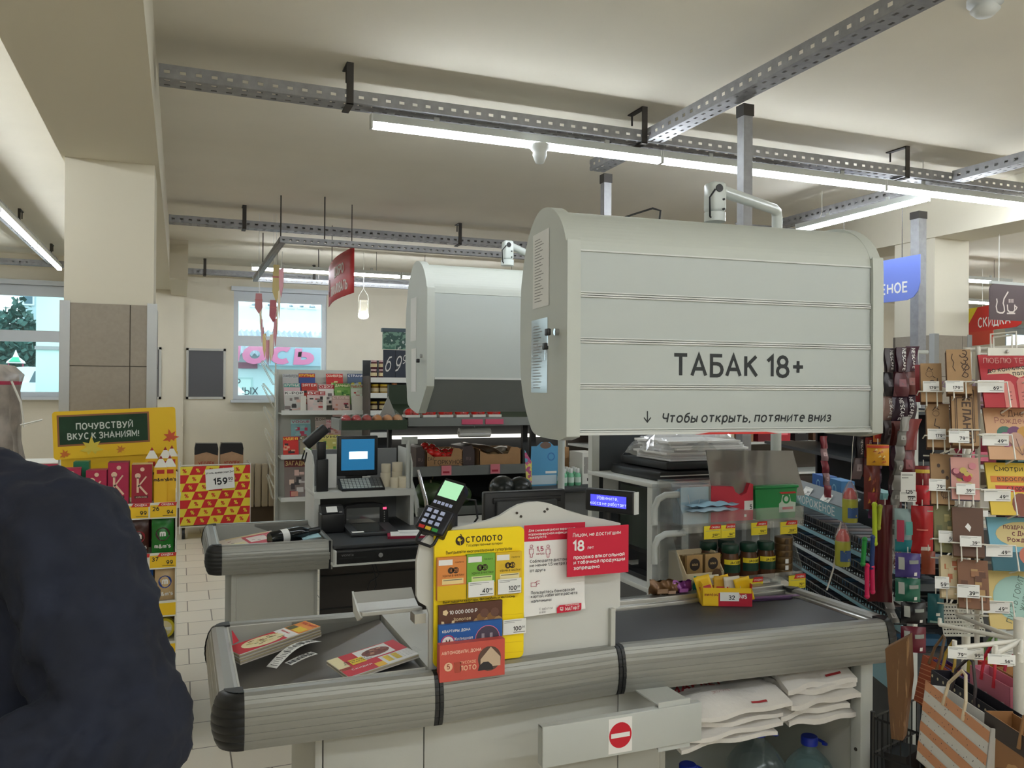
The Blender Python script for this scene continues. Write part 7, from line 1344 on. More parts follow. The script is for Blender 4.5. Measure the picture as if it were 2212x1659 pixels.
# ================================================================ far gondola with packs
t = thing('gondola', 'far shelving of coloured packs glimpsed under the tobacco cabinet', 'shelving', (4.6, 6.7, 0)); b = B(); b.box(3.3, 6.6, 6.9, 6.94, 0, 1.6, kol((90, 80, 70))); b.wpart('back_panel', t)
for z in (.5, .8, 1.1, 1.38): b = B(); b.box(3.3, 6.6, 6.5, 6.9, z-.02, z, WSTEEL); b.wpart('shelf', t)
PC = [('dark red', (120, 30, 40)), ('brown', (96, 64, 44)), ('cream', (206, 190, 160)), ('red', (190, 50, 60)), ('dark green', (40, 60, 46)), ('tan', (160, 120, 84)), ('black', (40, 36, 36)), ('plum', (90, 40, 64))]
for r in range(2):
    for i in range(14):
        x = 3.4+.22*i; z = (1.10, 1.38)[r]; n, c = PC[(i*3+r*5) % 8]; b = B(); h = .2+.03*((i*7) % 3); b.prism([(x, z), (x+.16, z), (x+.165, z+h*.9), (x+.15, z+h), (x+.01, z+h), (x-.005, z+h*.9)], 6.56, 6.66, kol(c), 'y'); b.rect(x+.03, x+.13, z+h*.3, z+h*.6, 6.5595, kol(tuple(min(255, v+70) for v in c))); b.solo('pack', '%s pack on the %s far shelf, %s from the sign side' % (n, ('middle', 'top')[r], ORD[i]), 'pack', 'packs on the far shelving')
# ================================================================ clip strips of sachets beyond the conveyor end
SACH = [(58, 26, 38), (84, 36, 44), (46, 24, 40), (96, 44, 40), (66, 30, 52)]
t = thing('strip_stand', 'slim pale post with hooks that carries the sachet strips', 'stand', pd(1972, 1500, 2.92)); q = pd(1972, 1000, 2.92)
B().box(q.x-.012, q.x+.012, q.y-.012, q.y+.012, 0, 1.74, GSTEEL).wpart('post', t); B().box(q.x-.07, q.x+.07, q.y-.07, q.y+.07, 0, .02, GSTEEL).wpart('base', t); B().tube([q+cw(-.25, 0, 1.735-q.z), q+cw(.05, 0, 1.735-q.z)], .008, GSTEEL, 6).wpart('crossbar', t)
def strip(pts, f, w, label, cols, txt=None, tc=WHI, n=None, df=0):   # hanging chain of sachets along a path of picture points
    P = [pd(x, y, f+df*i) for i, (x, y) in enumerate(pts)]; t = thing('sachet_strip', label, 'sachet strip', P[0], 0, 'hanging strips of sachets')
    L = [0]
    for a, c in zip(P, P[1:]): L.append(L[-1]+(c-a).length)
    n = n or max(2, int(L[-1]/(w*1.6)))
    def along(s):
        s = max(0, min(L[-1], s))
        for i in range(len(L)-1):
            if s <= L[i+1]+1e-9: return P[i].lerp(P[i+1], (s-L[i])/(L[i+1]-L[i]))
    for k in range(n):
        s0, s1 = L[-1]*k/n, L[-1]*(k+1)/n; b = B(); c = cols[k % len(cols)]; M_ = kol(c, .3)
        fn = lambda u, v, e=0: tuple(along(s0+(s1-s0)*v)+GR*(w*(u-.5)*math.cos(.7*math.sin(2.3*k+1.7*v)))+GF*(w*.6*(u-.5)*math.sin(.7*math.sin(2.3*k+1.7*v))+-.012*math.sin(math.pi*u)*math.sin(math.pi*v)-e+.006*math.sin(5*v+k)))
        b.grid(fn, 4, 4, M_); b.grid(lambda u, v: tuple(along(s0+(s1-s0)*v)+GR*(w*(.5-u))+GF*(.006*math.sin(5*v+k)+.004)), 4, 4, M_)
        if txt and k % 2 == 0: b.text(txt, w*.36, 0, 0, 0, tc, bold=.02, plane=lambda u, v: fn(.5+v/w-.12, max(0, min(1, .5+u/(s1-s0)*.95)), .003))
        elif k % 2: b.poly([fn(.25, .3, .003), fn(.75, .3, .003), fn(.75, .6, .003), fn(.25, .6, .003)], kol(tuple(min(255, v+50) for v in c)))
        b.wpart('sachet', t)
strip([(1925, 752), (1922, 850), (1918, 960)], 2.86, .044, 'leftmost strip of coffee sachets with pale bands, below the blue aisle sign', [(70, 60, 62), (40, 34, 38), (150, 120, 110)], 'NESCAFE')
strip([(1952, 750), (1944, 880), (1935, 1080), (1930, 1230)], 2.84, .05, 'longest dark plum strip of coffee sachets beside the post', SACH, 'NESCAFE')
strip([(1972, 748), (1966, 860), (1956, 1010)], 2.87, .046, 'plum strip of coffee sachets nearest the wooden cards', SACH[::-1], 'NESCAFE')
strip([(1960, 900), (1946, 955), (1938, 1060), (1926, 1160), (1918, 1250), (1922, 1310), (1933, 1345)], 2.78, .03, 'silver-grey back of a twisted sachet strip', [(150, 148, 144), (126, 124, 120)])
strip([(1976, 905), (1965, 950), (1958, 1040)], 2.8, .05, 'short red-brown sachet strip curling out of the silver one', [(120, 40, 40), (96, 30, 34)])
strip([(1862, 942), (1856, 1000), (1848, 1035)], 2.95, .034, 'black and white strip of coffee sachets hanging under the cabinet corner', [(40, 36, 40), (120, 104, 104)], 'NESCAFE')
strip([(1880, 945), (1876, 1000), (1874, 1030)], 2.95, .034, 'short red strip of coffee sachets hanging beside the black and white one', [(150, 50, 46), (90, 30, 36)], 'NESCAFE')
strip([(1897, 940), (1893, 1020), (1888, 1120)], 2.93, .036, 'purple strip of coffee sachets hanging beside the yellow bag', [(86, 34, 70), (110, 70, 110), (64, 30, 56)])
strip([(1780, 942), (1781, 990), (1786, 1040), (1790, 1075)], 3.6, .03, 'thin red and silver strip hanging in front of the dark shelving', [(130, 50, 60), (150, 120, 124)])
strip([(1918, 1080), (1908, 1180), (1898, 1300)], 2.8, .07, 'deep red strip of sachets behind the coloured straws', [(96, 22, 28), (120, 30, 34)])
# ---- hanging bags and toys
def pack(x0, y0, x1, y1, f, c, label, deco=None, name='hanging_bag', cat='bag', grp='hanging bags beyond the conveyor end', fat=.018):
    a, d = pd(x0, y1, f), pd(x1, y1, f); w = (d-a).length; h = (y1-y0)/FPX*f; M = frame3(a, GR*.97-GF*.2, UZ); b = B(M); M_ = kol(c, .3)
    s = lambda u, v: fat*math.sin(math.pi*u)*math.sin(math.pi*v)**.6
    b.grid(lambda u, v: (w*u, -s(u, v), h*v), 8, 8, M_); b.grid(lambda u, v: (w*(1-u), s(u, v)*.7+.002, h*v), 8, 8, M_); pl = lambda u, v: (u, -s(u/w, min(1, v/h))-.003, v)
    b.tube([(w/2, .001, h), (w/2, .001, h+.02)], .0015, WIRE, 4)
    if deco: deco(b, w, h, pl)
    return b.solo(name, label, cat, grp)
def patch(b, pl, x0, x1, z0, z1, M): b.grid(lambda u, v: pl(x0+(x1-x0)*u, z0+(z1-z0)*v), 4, 4, M)
def dab(b, w, h, pl, n, cols, seed=1):
    r_ = random.Random(seed)
    for i in range(n): x, z = r_.uniform(.15, .75)*w, r_.uniform(.12, .75)*h; o = lambda u, v, i=i: tuple(Vector(pl(u, v))+Vector((0, -.0004*i, 0))); b.poly([o(x, z), o(x+w*.16, z+h*.03), o(x+w*.1, z+h*.12)], kol(cols[i % len(cols)]))
pack(1872, 960, 1917, 1005, 2.78, (222, 160, 40), 'yellow snack bag with small pictures, under the cabinet corner', lambda b, w, h, pl: (dab(b, w, h, pl, 10, ((190, 90, 30), (150, 90, 50), (240, 220, 150))), patch(b, pl, 0, w, h*.85, h*.97, kol((196, 60, 40)))))
pack(1886, 875, 1912, 955, 2.9, (206, 120, 50), 'orange and yellow snack bag hanging above the yellow one', lambda b, w, h, pl: patch(b, pl, w*.1, w*.9, h*.1, h*.45, kol((190, 50, 40))))
pack(1932, 1098, 1976, 1192, 2.72, (150, 176, 178), 'white, teal and pink pouch hanging beside the silver strip', lambda b, w, h, pl: (patch(b, pl, w*.02, w*.98, h*.02, h*.3, kol((30, 130, 140))), patch(b, pl, w*.08, w*.38, h*.25, h*.75, kol((196, 70, 100))), patch(b, pl, w*.45, w*.95, h*.42, h*.72, kol((90, 170, 164)))))
pack(1968, 1092, 2012, 1195, 2.7, (176, 20, 30), 'plain bright red foil bag beside the teal pouch', lambda b, w, h, pl: (patch(b, pl, w*.4, w*.85, h*.08, h*.16, kol((206, 190, 180))), patch(b, pl, w*.2, w*.7, h*.5, h*.53, kol((220, 120, 110)))))
for y0, y1, c, n in ((1194, 1246, (70, 56, 136), 'violet'), (1248, 1298, (30, 106, 84), 'green'), (1300, 1346, (26, 26, 30), 'black'), (1352, 1408, (110, 24, 46), 'crimson')):
    x = 1934 if y0 < 1300 else 1946
    pack(x, y0, x+50, y1, 2.7, c, '%s pouch with a pale leaf-shaped patch in the column under the teal pouch' % n, lambda b, w, h, pl: (patch(b, pl, w*.1, w*.32, h*.35, h*.85, kol((196, 200, 196))), patch(b, pl, w*.5, w*.9, h*.6, h*.75, kol((150, 156, 150))), patch(b, pl, w*.72, w*.84, h*.1, h*.25, WHI)))
pack(2004, 1282, 2036, 1345, 2.4, (20, 96, 106), 'dark teal pouch below the cream card stack', lambda b, w, h, pl: (patch(b, pl, w*.1, w*.9, h*.02, h*.1, kol((150, 190, 186))), patch(b, pl, w*.4, w*.65, h*.3, h*.4, WHI)))
pack(1976, 1006, 2010, 1080, 2.75, (130, 26, 34), 'dark red card packet with a yellow top, behind the wooden cards', lambda b, w, h, pl: (patch(b, pl, 0, w, h*.8, h*.9, kol((214, 180, 60))), patch(b, pl, w*.3, w*.8, h*.3, h*.45, kol((40, 20, 24)))))
pack(1978, 1048, 2006, 1090, 2.72, (190, 30, 44), 'small shiny red pouch in front of the dark red packet')
pack(1866, 1005, 1898, 1100, 2.86, (110, 40, 34), 'brown toffee bag hanging beside the bright straws', lambda b, w, h, pl: (dab(b, w, h, pl, 8, ((206, 150, 60), (150, 70, 50))), patch(b, pl, w*.2, w*.8, h*.15, h*.4, kol((150, 50, 60)))))
pack(1990, 1190, 2018, 1240, 2.6, (150, 66, 40), 'orange-brown bag hanging behind the cream card stack')
pack(1895, 1090, 1925, 1300, 2.75, (84, 18, 26), 'long dark red foil bag behind the straws')
for (x, y0, y1, lb) in ((1836, 1040, 1128, 'upper toy sweet bottle with a red and yellow filling'), (1820, 1128, 1222, 'lower toy sweet bottle with a red and yellow filling')):
    p, q = pd(x, y1, 2.92), pd(x, y0, 2.92); h = q.z-p.z; t = thing('toy_bottle', lb, 'toy bottle', p, 0, 'toy sweet bottles'); r = .026
    B().lathe([(r*.9, 0), (r, .006), (r, h*.55), (r*.96, h*.58)], kol((176, 176, 70), .25), 14).part('lower_body', t); B().lathe([(r*.9, h*.58), (r*.85, h*.66), (r*.4, h*.82), (r*.3, h*.84)], kol((206, 50, 44), .25), 14).part('filling', t); B().lathe([(r*1.02, h*.56), (r, h*.7), (r*.5, h*.92), (r*.2, h)], PLASTIC, 14).part('cap', t)
    b = B(); b.grid(lambda u, v: (r*1.02*math.sin(R(-60+120*u)), -r*1.02*math.cos(R(-60+120*u)), h*(.12+.25*v)), 8, 3, printed('toy_print', ((176, 176, 70), (60, 96, 150), (200, 190, 90)), 60)); b.part('label', t)
B().tube([pd(1838, 1040, 2.92), pd(1842, 960, 2.92), pd(1845, 935, 2.92)], .0015, WIRE, 4).solo('hanging_string', 'thin string above the toy sweet bottles', 'string'); B().tube([pd(1817, 1128, 2.94), pd(1800, 1230, 2.94), pd(1786, 1275, 2.94)], .003, WIRE, 5).solo('display_strut', 'thin pale strut slanting across the ice-cream baskets', 'strut')
for (x0, y0, x1, y1, c, n) in ((1889, 1090, 1890, 1174, (176, 196, 40), 'lime'), (1901, 1095, 1897, 1140, (150, 160, 40), 'olive lime'), (1868, 1165, 1864, 1218, (30, 140, 60), 'green'), (1886, 1160, 1883, 1226, (30, 60, 120), 'blue'), (1873, 1222, 1873, 1288, (216, 30, 90), 'pink'), (1884, 1225, 1885, 1278, (206, 30, 90), 'magenta')):
    f = 2.72; a, c_ = pd(x0, y0, f), pd(x1, y1, f); b = B(); b.tube([a, a.lerp(c_, .5), c_], .0075, kol(c, .35), 10); b.ball(a, .009, kol(c, .35), 10, 6); b.ball(c_, .009, kol(c, .35), 10, 6); b.solo('sweet_tube', '%s coloured sweet tube hanging among the sachet strips' % n, 'sweet tube', 'coloured sweet tubes')
for (x, y, w_, h_, n, p_) in ((1946, 1020, 32, 60, 'tall', '125'), (1944, 1062, 36, 22, 'small', '139')): M = frame3(pd(x, y+h_, 2.66), GR, UZ); price_tag(M, w_/FPX*2.66, h_/FPX*2.66, p_, '00', '%s white price card reading %s between the sachet strips' % (n, p_), group='price cards between the strips')
# ---- brown wrapping roll, dark baskets near the floor
KW = printed('wood_print', ((150, 112, 74), (126, 90, 58), (168, 128, 88)), 6, .7, (14, 14, 1)); t = thing('paper_bag', 'long brown wood-print paper bag hanging at the conveyor corner', 'paper bag', pd(1945, 1600, 2.3)); b = B()
e = [pd(1912, 1402, 2.36), pd(1962, 1375, 2.28), pd(1966, 1470, 2.28), pd(1950, 1600, 2.3), pd(1925, 1596, 2.36), pd(1918, 1500, 2.36)]
b.prism([(0, 0)], 0, 0, KW) if 0 else b.add([*e, *[p+cw(.03, .04, 0) for p in e]], [tuple(range(6)), tuple(range(11, 5, -1))]+[(i, (i+1) % 6, (i+1) % 6+6, i+6) for i in range(6)], KW); b.wpart('bag', t)
t = thing('wire_basket', 'black wire floor basket behind the counter end', 'basket', cw(1.22, 2.55, 0)); b = B(); M = frame3(cw(1.13, 2.6, .0), GR*.6-GF*.8, UZ); b = B(M)
for z in (.25, .36, .47, .58): b.tube([(0, 0, z), (.42, 0, z), (.42, .4, z), (0, .4, z), (0, 0, z)], .004, BW_, 4, False)
for k in range(15): b.tube([(.03*k, 0, .25), (.03*k, 0, .58)], .0025, BW_, 3, False)
for k in range(14): b.tube([(0, .03*k, .25), (0, .03*k, .58)], .0025, BW_, 3, False)
for k in range(15): b.tube([(.03*k, 0, .26), (.03*k, .4, .26)], .0025, BW_, 3, False)
for (x, y) in ((0, 0), (.42, 0), (.42, .4), (0, .4)): b.tube([(x, y, 0), (x, y, .6)], .007, BW_, 6)
b.wpart('basket', t)
rn = random.Random(21)
for k in range(8): b = B(frame3(cw(1.13, 2.6, .0), GR*.6-GF*.8, UZ) @ Matrix.Translation((.03+.1*(k % 4), .05+.16*(k // 4), .265)) @ Euler((0, R(rn.uniform(-9, 9)), R(rn.uniform(-8, 8)))).to_matrix().to_4x4()); n, c = (('black', (36, 34, 36)), ('amber', (150, 110, 40)), ('white', (206, 204, 200)), ('grey', (100, 100, 104)))[k % 4]; b.box(0, .07, 0, .12, 0, .2+.02*(k % 3), kol(c, .3)); b.rect(.01, .06, .05, .12, -.001, kol(tuple(min(255, v+60) for v in c))); b.solo('packet', '%s packet in the black wire floor basket, %s row' % (n, ('front', 'back')[k // 4]), 'packet', 'packets in the floor basket')
# ================================================================ greeting card spinner
WOOD = mat('card_wood', (170, 136, 98), .7, noise=.08, nscale=30); BURN = kol((70, 46, 30)); WEDGE = mat('card_wood_edge', (104, 70, 44), .8)
xdC, udC = GR*.93-GF*.36, UZ+GF*.33
def card(x0, y0, y1, w, f, M_, edge, th, label, deco=None, name='greeting_card', cat='greeting card', grp='cards in the wire card rack', xd=None, n=1):
    q = pd(x0, y1, f); h = (y1-y0)/FPX*f*1.08; M = frame3(q, xd or xdC, udC); b = B(M)
    for i in range(n): b.box(0, w, th*i/n, th*(i+.86)/n, 0, h-.002*(i % 2), edge)
    b.rect(0, w, 0, h, -.0006, M_)
    if deco: deco(b, w, h, -.0012)
    return b.solo(name, label, cat, grp)
def dpot(b, w, h, y): b.ring(w*.42, h*.72, w*.16, w*.18, y, BURN, 14); b.line([(w*.3, h*.8), (w*.4, h*.9), (w*.52, h*.82), (w*.6, h*.86)], .0022, y, BURN); b.line([(w*.58, h*.66), (w*.7, h*.62)], .0022, y, BURN); b.text('о!', .03, w*.6, h*.42, y, BURN)
def dcurl(b, w, h, y): b.line([(w*.25, h*.9), (w*.2, h*.8), (w*.3, h*.7), (w*.25, h*.6), (w*.35, h*.5)], .002, y, BURN); [b.text(c, .03, w*(.62+.03*i), h*(.82-.15*i), y, BURN, rot=-.5) for i, c in enumerate('ЭЗФЬ')]
def dwish(b, w, h, y):
    b.line([(w*.14, h*.93), (w*.86, h*.93), (w*.86, h*.06), (w*.14, h*.06), (w*.14, h*.93)], .0016, y, BURN); b.text('ЧЕК НА', .012, w*.5, h*.85, y, BURN, bold=.02); b.line([(w*.2, h*.8), (w*.8, h*.8), (w*.8, h*.12), (w*.2, h*.12), (w*.2, h*.8)], .002, y-.0002, BURN); b.text('ЖЕЛАНИЯ', .026, w*.42, h*.46, y, BURN, bold=.03, rot=-math.pi/2, sx=1.1)
def ddoll(b, w, h, y): b.ring(w*.42, h*.78, w*.13, w*.15, y, BURN, 12); b.line([(w*.4, h*.66), (w*.34, h*.5), (w*.55, h*.46), (w*.5, h*.3)], .0022, y, BURN); b.line([(w*.28, h*.84), (w*.4, h*.93), (w*.56, h*.86)], .0022, y, BURN)
def dballs(b, w, h, y): [b.disc(w*(.35+.18*i), h*(.76-.12*i), w*.07, y, BURN, 10, w*.1) for i in range(3)]; b.ring(w*.6, h*.2, w*.16, w*.19, y, BURN, 12); [b.line([(w*(.52+.08*i), h*.1), (w*(.5+.09*i), h*.3)], .0016, y, BURN) for i in range(3)]
def dfloral(b, w, h, y):
    r_ = random.Random(3)
    for i in range(18): b.disc(w*r_.uniform(.12, .88), h*r_.uniform(.1, .8), w*r_.uniform(.08, .17), y-.0002*i, kol(r_.choice(((180, 40, 60), (206, 130, 140), (120, 40, 60), (60, 84, 60), (200, 176, 90)))), 9)
def dcol(*cs):
    def f(b, w, h, y):
        r_ = random.Random(len(cs)*7+int(cs[0][0]))
        for i in range(14): a, c = r_.uniform(.05, .7), r_.uniform(.05, .75); b.rect(w*a, w*(a+.22), h*c, h*(c+.12), y-.0002*i, kol(cs[i % len(cs)]))
    return f
sp = thing('card_spinner', 'white wire greeting card stand with tilted pockets of wooden cards', 'card stand', pd(2075, 1500, 2.55)); q = pd(2088, 1000, 2.5)
B().tube([(q.x, q.y, 0), (q.x, q.y, 1.73)], .012, WIRE, 10).wpart('pole', sp); B().lathe([(.13, 0), (.13, .015), (.03, .03), (.02, .05)], WIRE, 24, (q.x, q.y, 0)).wpart('base', sp)
CARDS = [(1990, 787, 868, .052, 2.28, WOOD, WEDGE, .03, 'wooden card with a burnt-in hedgehog drawing, top left pocket', dpot, 5), (2047, 757, 850, .058, 2.22, WOOD, WEDGE, .03, 'wooden card with burnt-in curls and letters, top right pocket', dcurl, 5),
         (1978, 790, 868, .04, 2.36, kol((130, 26, 36)), kol((130, 26, 36)), .004, 'dark red card behind the top left wooden card', None, 1), (2003, 876, 966, .056, 2.26, WOOD, WEDGE, .03, 'wooden card with a burnt-in doll drawing, second row left', ddoll, 5), (2058, 838, 962, .062, 2.2, WOOD, WEDGE, .034, 'wooden wish cheque card with a framed word, second row right', dwish, 6),
         (2012, 985, 1088, .056, 2.24, WOOD, WEDGE, .02, 'wooden card with three balloons, third row left', dballs, 3), (2056, 992, 1078, .066, 2.2, kol((206, 150, 140)), kol((110, 110, 140)), .02, 'floral card with red and pink roses, third row right', dfloral, 3),
         (2020, 1098, 1190, .056, 2.22, kol((120, 116, 70)), kol((150, 150, 90)), .02, 'olive card with fine golden script, fourth row left', dcol((150, 140, 80), (96, 100, 60), (176, 160, 100)), 4), (2060, 1102, 1200, .072, 2.18, kol((92, 60, 40)), kol((120, 84, 50)), .03, 'chocolate brown card with a white motif, fourth row right', lambda b, w, h, y: b.prism([(w*.4, h*.6), (w*.5, h*.68), (w*.6, h*.6), (w*.55, h*.5)], y, y+.0002, WHI, 'y'), 5),
         (2034, 1206, 1290, .05, 2.2, kol((214, 196, 156)), kol((206, 186, 146)), .045, 'thick stack of cream cards with an orange flower, bottom row left', dcol((226, 206, 170), (196, 110, 70), (214, 196, 150)), 9), (2072, 1216, 1312, .07, 2.16, kol((126, 84, 56)), kol((150, 116, 76)), .04, 'thick stack of brown patterned cards, bottom row right', dcol((150, 104, 70), (96, 60, 40), (176, 140, 90)), 8)]
for (x0, y0, y1, w, f, M_, ed, th, lb, dc, n) in CARDS:
    card(x0, y0, y1, w, f, M_, ed, th, lb, dc, n=n)
    if th < .01: continue
    q0 = pd(x0, y1, f); M = frame3(q0, xdC, udC); b = B(M); h = (y1-y0)/FPX*f
    b.tube([(-.006, .045, h*.32), (-.006, -.004, h*.28), (w+.004, -.004, h*.28), (w+.004, .045, h*.32)], .002, WIRE, 5); b.tube([(w*.25, -.003, h*.28), (w*.25, -.003, -.012), (w*.25, .05, -.012)], .0018, WIRE, 4); b.tube([(w*.75, -.003, h*.28), (w*.75, -.003, -.012), (w*.75, .05, -.012)], .0018, WIRE, 4); b.tube([(-.006, .05, -.012), (w+.004, .05, -.012)], .002, WIRE, 4); e_ = M.inverted() @ Vector((q.x, q.y, q0.z)); b.tube([(w*.5, .05, -.012), tuple(e_)], .003, WIRE, 4); b.wpart('wire_pocket', sp)
GT_ = 'price tags on the card racks'
for (x0, y0, x1, y1, f, p_, lb) in ((1994, 823, 2026, 846, 2.27, '179', 'top left pocket of the wooden cards'), (2043, 822, 2078, 846, 2.21, '179', 'top right pocket of the wooden cards'), (2004, 926, 2040, 949, 2.25, '179', 'second row left pocket'), (2050, 930, 2090, 956, 2.185, '79', 'wish cheque pocket'), (2007, 1034, 2040, 1060, 2.232, '79', 'balloon card pocket'), (2066, 1044, 2103, 1068, 2.188, '39', 'rose card pocket'), (2028, 1146, 2068, 1172, 2.208, '59', 'olive card pocket'), (2074, 1157, 2116, 1180, 2.165, '39', 'chocolate brown card pocket'), (2020, 1245, 2048, 1271, 2.195, '59', 'cream card stack'), (2068, 1262, 2112, 1290, 2.145, '39', 'brown patterned card stack')):
    price_tag(frame3(pd(x0, y1, f), GR*.97-GF*.25, UZ+GF*.1), (x1-x0)/FPX*f, (y1-y0)/FPX*f, p_, '00', 'white price tag on the %s' % lb, group=GT_)
# second rack at the picture edge
s2 = thing('card_rack', 'white wire rack of large greeting cards at the right picture edge', 'card rack', pd(2260, 1500, 2.3)); xd2 = GR*.99-GF*.12; b = B()
for x in (2112, 2290): p = pd(x, 1000, 2.25); b.tube([(p.x, p.y, 0), (p.x, p.y, 1.72)], .007, WIRE, 6)
for y in (765, 870, 985, 1100, 1215, 1330): a, c = pd(2112, y, 2.25), pd(2290, y, 2.2); b.tube([a, c], .0035, WIRE, 5)
b.tube([pd(2090, 756, 2.35), pd(2300, 742, 2.2)], .006, WIRE, 6); b.wpart('frame', s2)
b = B(); 
for (xa, ya, xb, yb) in ((2140, 760, 2195, 722), (2146, 758, 2186, 729)): b.tube([pd(xa, ya, 2.24), pd(xa, yb, 2.24), pd(xb, yb-5, 2.2), pd(xb, ya-6, 2.2)], .003, WIRE, 5)
b.wpart('top_hoop', s2); b = B(frame3(pd(2134, 768, 2.16), xd2, UZ)); b.box(0, .12, 0, .004, 0, .02, CARD); b.ball((.045, -.004, .01), .005, CHROME, 8, 6); b.wpart('header_plate', s2)
def dlove(b, w, h, y):
    b.text('ЛЮБЛЮ ТЕБЯ', .02, w*.47, h*.84, y, kol((226, 170, 160)), bold=.0); b.prism([(w*.1, h*.62), (w*.2, h*.7), (w*.9, h*.8), (w*.98, h*.7), (w*.6, h*.56), (w*.45, h*.64)], y, y+.0002, kol((214, 190, 160)), 'y'); b.text('до кончика', .017, w*.42, h*.69, y-.0004, INK, rot=.12, bold=.01); b.text('пальца', .017, w*.7, h*.62, y-.0004, INK, rot=.1, bold=.01)
    for x, t_ in ((.42, .5), (.64, .56)): b.prism([(w*(x-.09), 0), (w*(x-.085), h*(t_-.08)), (w*(x-.04), h*t_), (w*(x+.04), h*t_), (w*(x+.085), h*(t_-.08)), (w*(x+.09), 0)], y-.0004, y-.0002, kol((206, 120, 110)), 'y'); [b.line([(w*(x-.03), h*(.14+.07*k)), (w*(x+.03), h*(.15+.07*k))], .0022, y-.0006, kol((110, 40, 40))) for k in range(3)]
def dbday(b, w, h, y):
    b.text('С Днём', .022, w*.5, h*.84, y, kol((96, 66, 50))); b.text('Рождения', .022, w*.5, h*.7, y, kol((150, 90, 80)))
    for i, c in enumerate(((60, 110, 90), (110, 60, 100), (190, 140, 60), (180, 40, 70), (160, 90, 120), (190, 150, 130))): b.disc(w*(.3+.16*(i % 4)), h*(.5-.12*(i // 3)), w*.13, y-.0002*i, kol(c), 14); b.line([(w*(.3+.16*(i % 4)), h*.4), (w*.52, h*.08)], .0012, y-.002, kol((120, 90, 90)))
def dlook(b, w, h, y): b.text('Смотри, ты', .02, w*.48, h*.84, y, INK); b.rect(w*.06, w*.94, h*.62, h*.74, y, kol((206, 120, 30))); b.rect(w*.12, w*.9, h*.44, h*.56, y, kol((196, 60, 36))); b.text('взрослеешь', .018, w*.5, h*.65, y-.0004, INK); b.text('старше', .018, w*.5, h*.47, y-.0004, INK); b.disc(w*.5, h*.2, w*.15, y, kol((130, 70, 50)), 14, w*.2)
def dcong(b, w, h, y):
    b.rect(0, w, 0, h*.35, y, kol((40, 96, 110))); b.disc(w*.55, h*.68, w*.44, y-.0002, kol((206, 186, 130)), 20, h*.24); b.disc(w*.6, h*.28, w*.16, y-.0003, kol((190, 110, 90)), 16); s_ = kol((110, 50, 50)); b.text('ПОЗДРАВЛЯЕМ', .0125, w*.55, h*.78, y-.0006, s_, bold=.03); b.text('с Днем', .016, w*.55, h*.66, y-.0006, s_, bold=.03); b.text('Рождения', .016, w*.55, h*.54, y-.0006, s_, bold=.03)
def dpart(b, w, h, y): b.disc(w*.52, h*.52, w*.42, y, kol((160, 196, 186)), 22, h*.4); b.text('ПУСТЬ ГОРИТ', .02, w*.5, h*.5, y-.0004, kol((80, 100, 90)), rot=1.2); b.text('ЖИЗНЬ', .02, w*.66, h*.5, y-.0004, kol((80, 100, 90)), rot=1.2)
for (x0, y0, y1, c, lb, dc, p_) in ((2128, 768, 880, (176, 18, 34), 'large red love card with two salmon fingers, top of the edge rack', dlove, '69'), (2138, 885, 992, (206, 160, 120), 'large beige birthday card with coloured balls, second in the edge rack', dbday, '49'), (2142, 1005, 1112, (222, 190, 60), 'large yellow card with orange brush strokes, third in the edge rack', dlook, '49'), (2146, 1125, 1232, (110, 170, 190), 'large blue card with a sandy oval greeting, fourth in the edge rack', dcong, '49'), (2140, 1243, 1358, (214, 190, 120), 'large cream card with a pale teal round, lowest in the edge rack', dpart, '49')):
    card(x0, y0, y1, .155, 2.18, kol(c), kol(tuple(int(v*.8) for v in c)), .008, lb, dc, grp='cards in the edge rack', xd=xd2)
    M = frame3(pd(x0, y1, 2.16), xd2, udC); h = (y1-y0)/FPX*2.16; b = B(M); b.tube([(-.02, .05, h*.55), (-.02, -.006, h*.5), (.06, -.006, h*.5), (.06, -.006, 0), (.06, .05, 0)], .0022, WIRE, 5); b.tube([(.11, .05, h*.56), (.11, -.006, h*.54), (.11, -.006, 0), (.11, .05, 0)], .0022, WIRE, 5); b.tube([(.11, -.006, h*.54), (.19, -.006, h*.54)], .0022, WIRE, 5); b.wpart('wire_pocket', s2)
    ty = y0+.46*(y1-y0); price_tag(frame3(pd(x0-16, ty+28, 2.188), GR*.99-GF*.1, UZ), .066, .032, p_, '90', 'white price tag reading %s in front of the %s' % (p_, lb.split(' card')[0].replace('large ', '')+' card'), group=GT_)
# perforated plate and spokes, gift bags
t = thing('gift_bag_stand', 'white spoked hanging stand for gift bags, at the lower right', 'gift bag stand', pd(2206, 1500, 1.9)); hub = pd(2206, 1384, 1.9); PP = mat('perforated_white', (206, 206, 196), .5)
B().tube([(hub.x, hub.y, 0), (hub.x, hub.y, hub.z+.05)], .016, WIRE, 12).wpart('pole', t); B().lathe([(.15, 0), (.15, .012), (.02, .03)], WIRE, 24, (hub.x, hub.y, 0)).wpart('base', t)
for (x, y, f) in ((2030, 1349, 2.1), (2068, 1329, 2.35), (2062, 1400, 1.75), (2150, 1412, 1.6), (2204, 1430, 1.55), (2290, 1330, 2.2), (2330, 1380, 1.9)):
    e_ = pd(x, y, f); b = B(); b.tube([hub, e_], .0055, WIRE, 6); b.tube([e_, e_+Vector((0, 0, .016))], .005, WIRE, 6); b.wpart('spoke', t)
M = frame3(pd(2040, 1372, 2.42), GR, UZ+GF*.4); b = B(M); w, h = .12, .085
for i in range(9): b.box(0, w, 0, .0015, h*i/8-.0035, h*i/8+.0035, PP)
for i in range(15): b.box(w*i/14-.0016, w*i/14+.0016, 0, .0015, 0, h, PP)
b.wpart('perforated_plate', t)
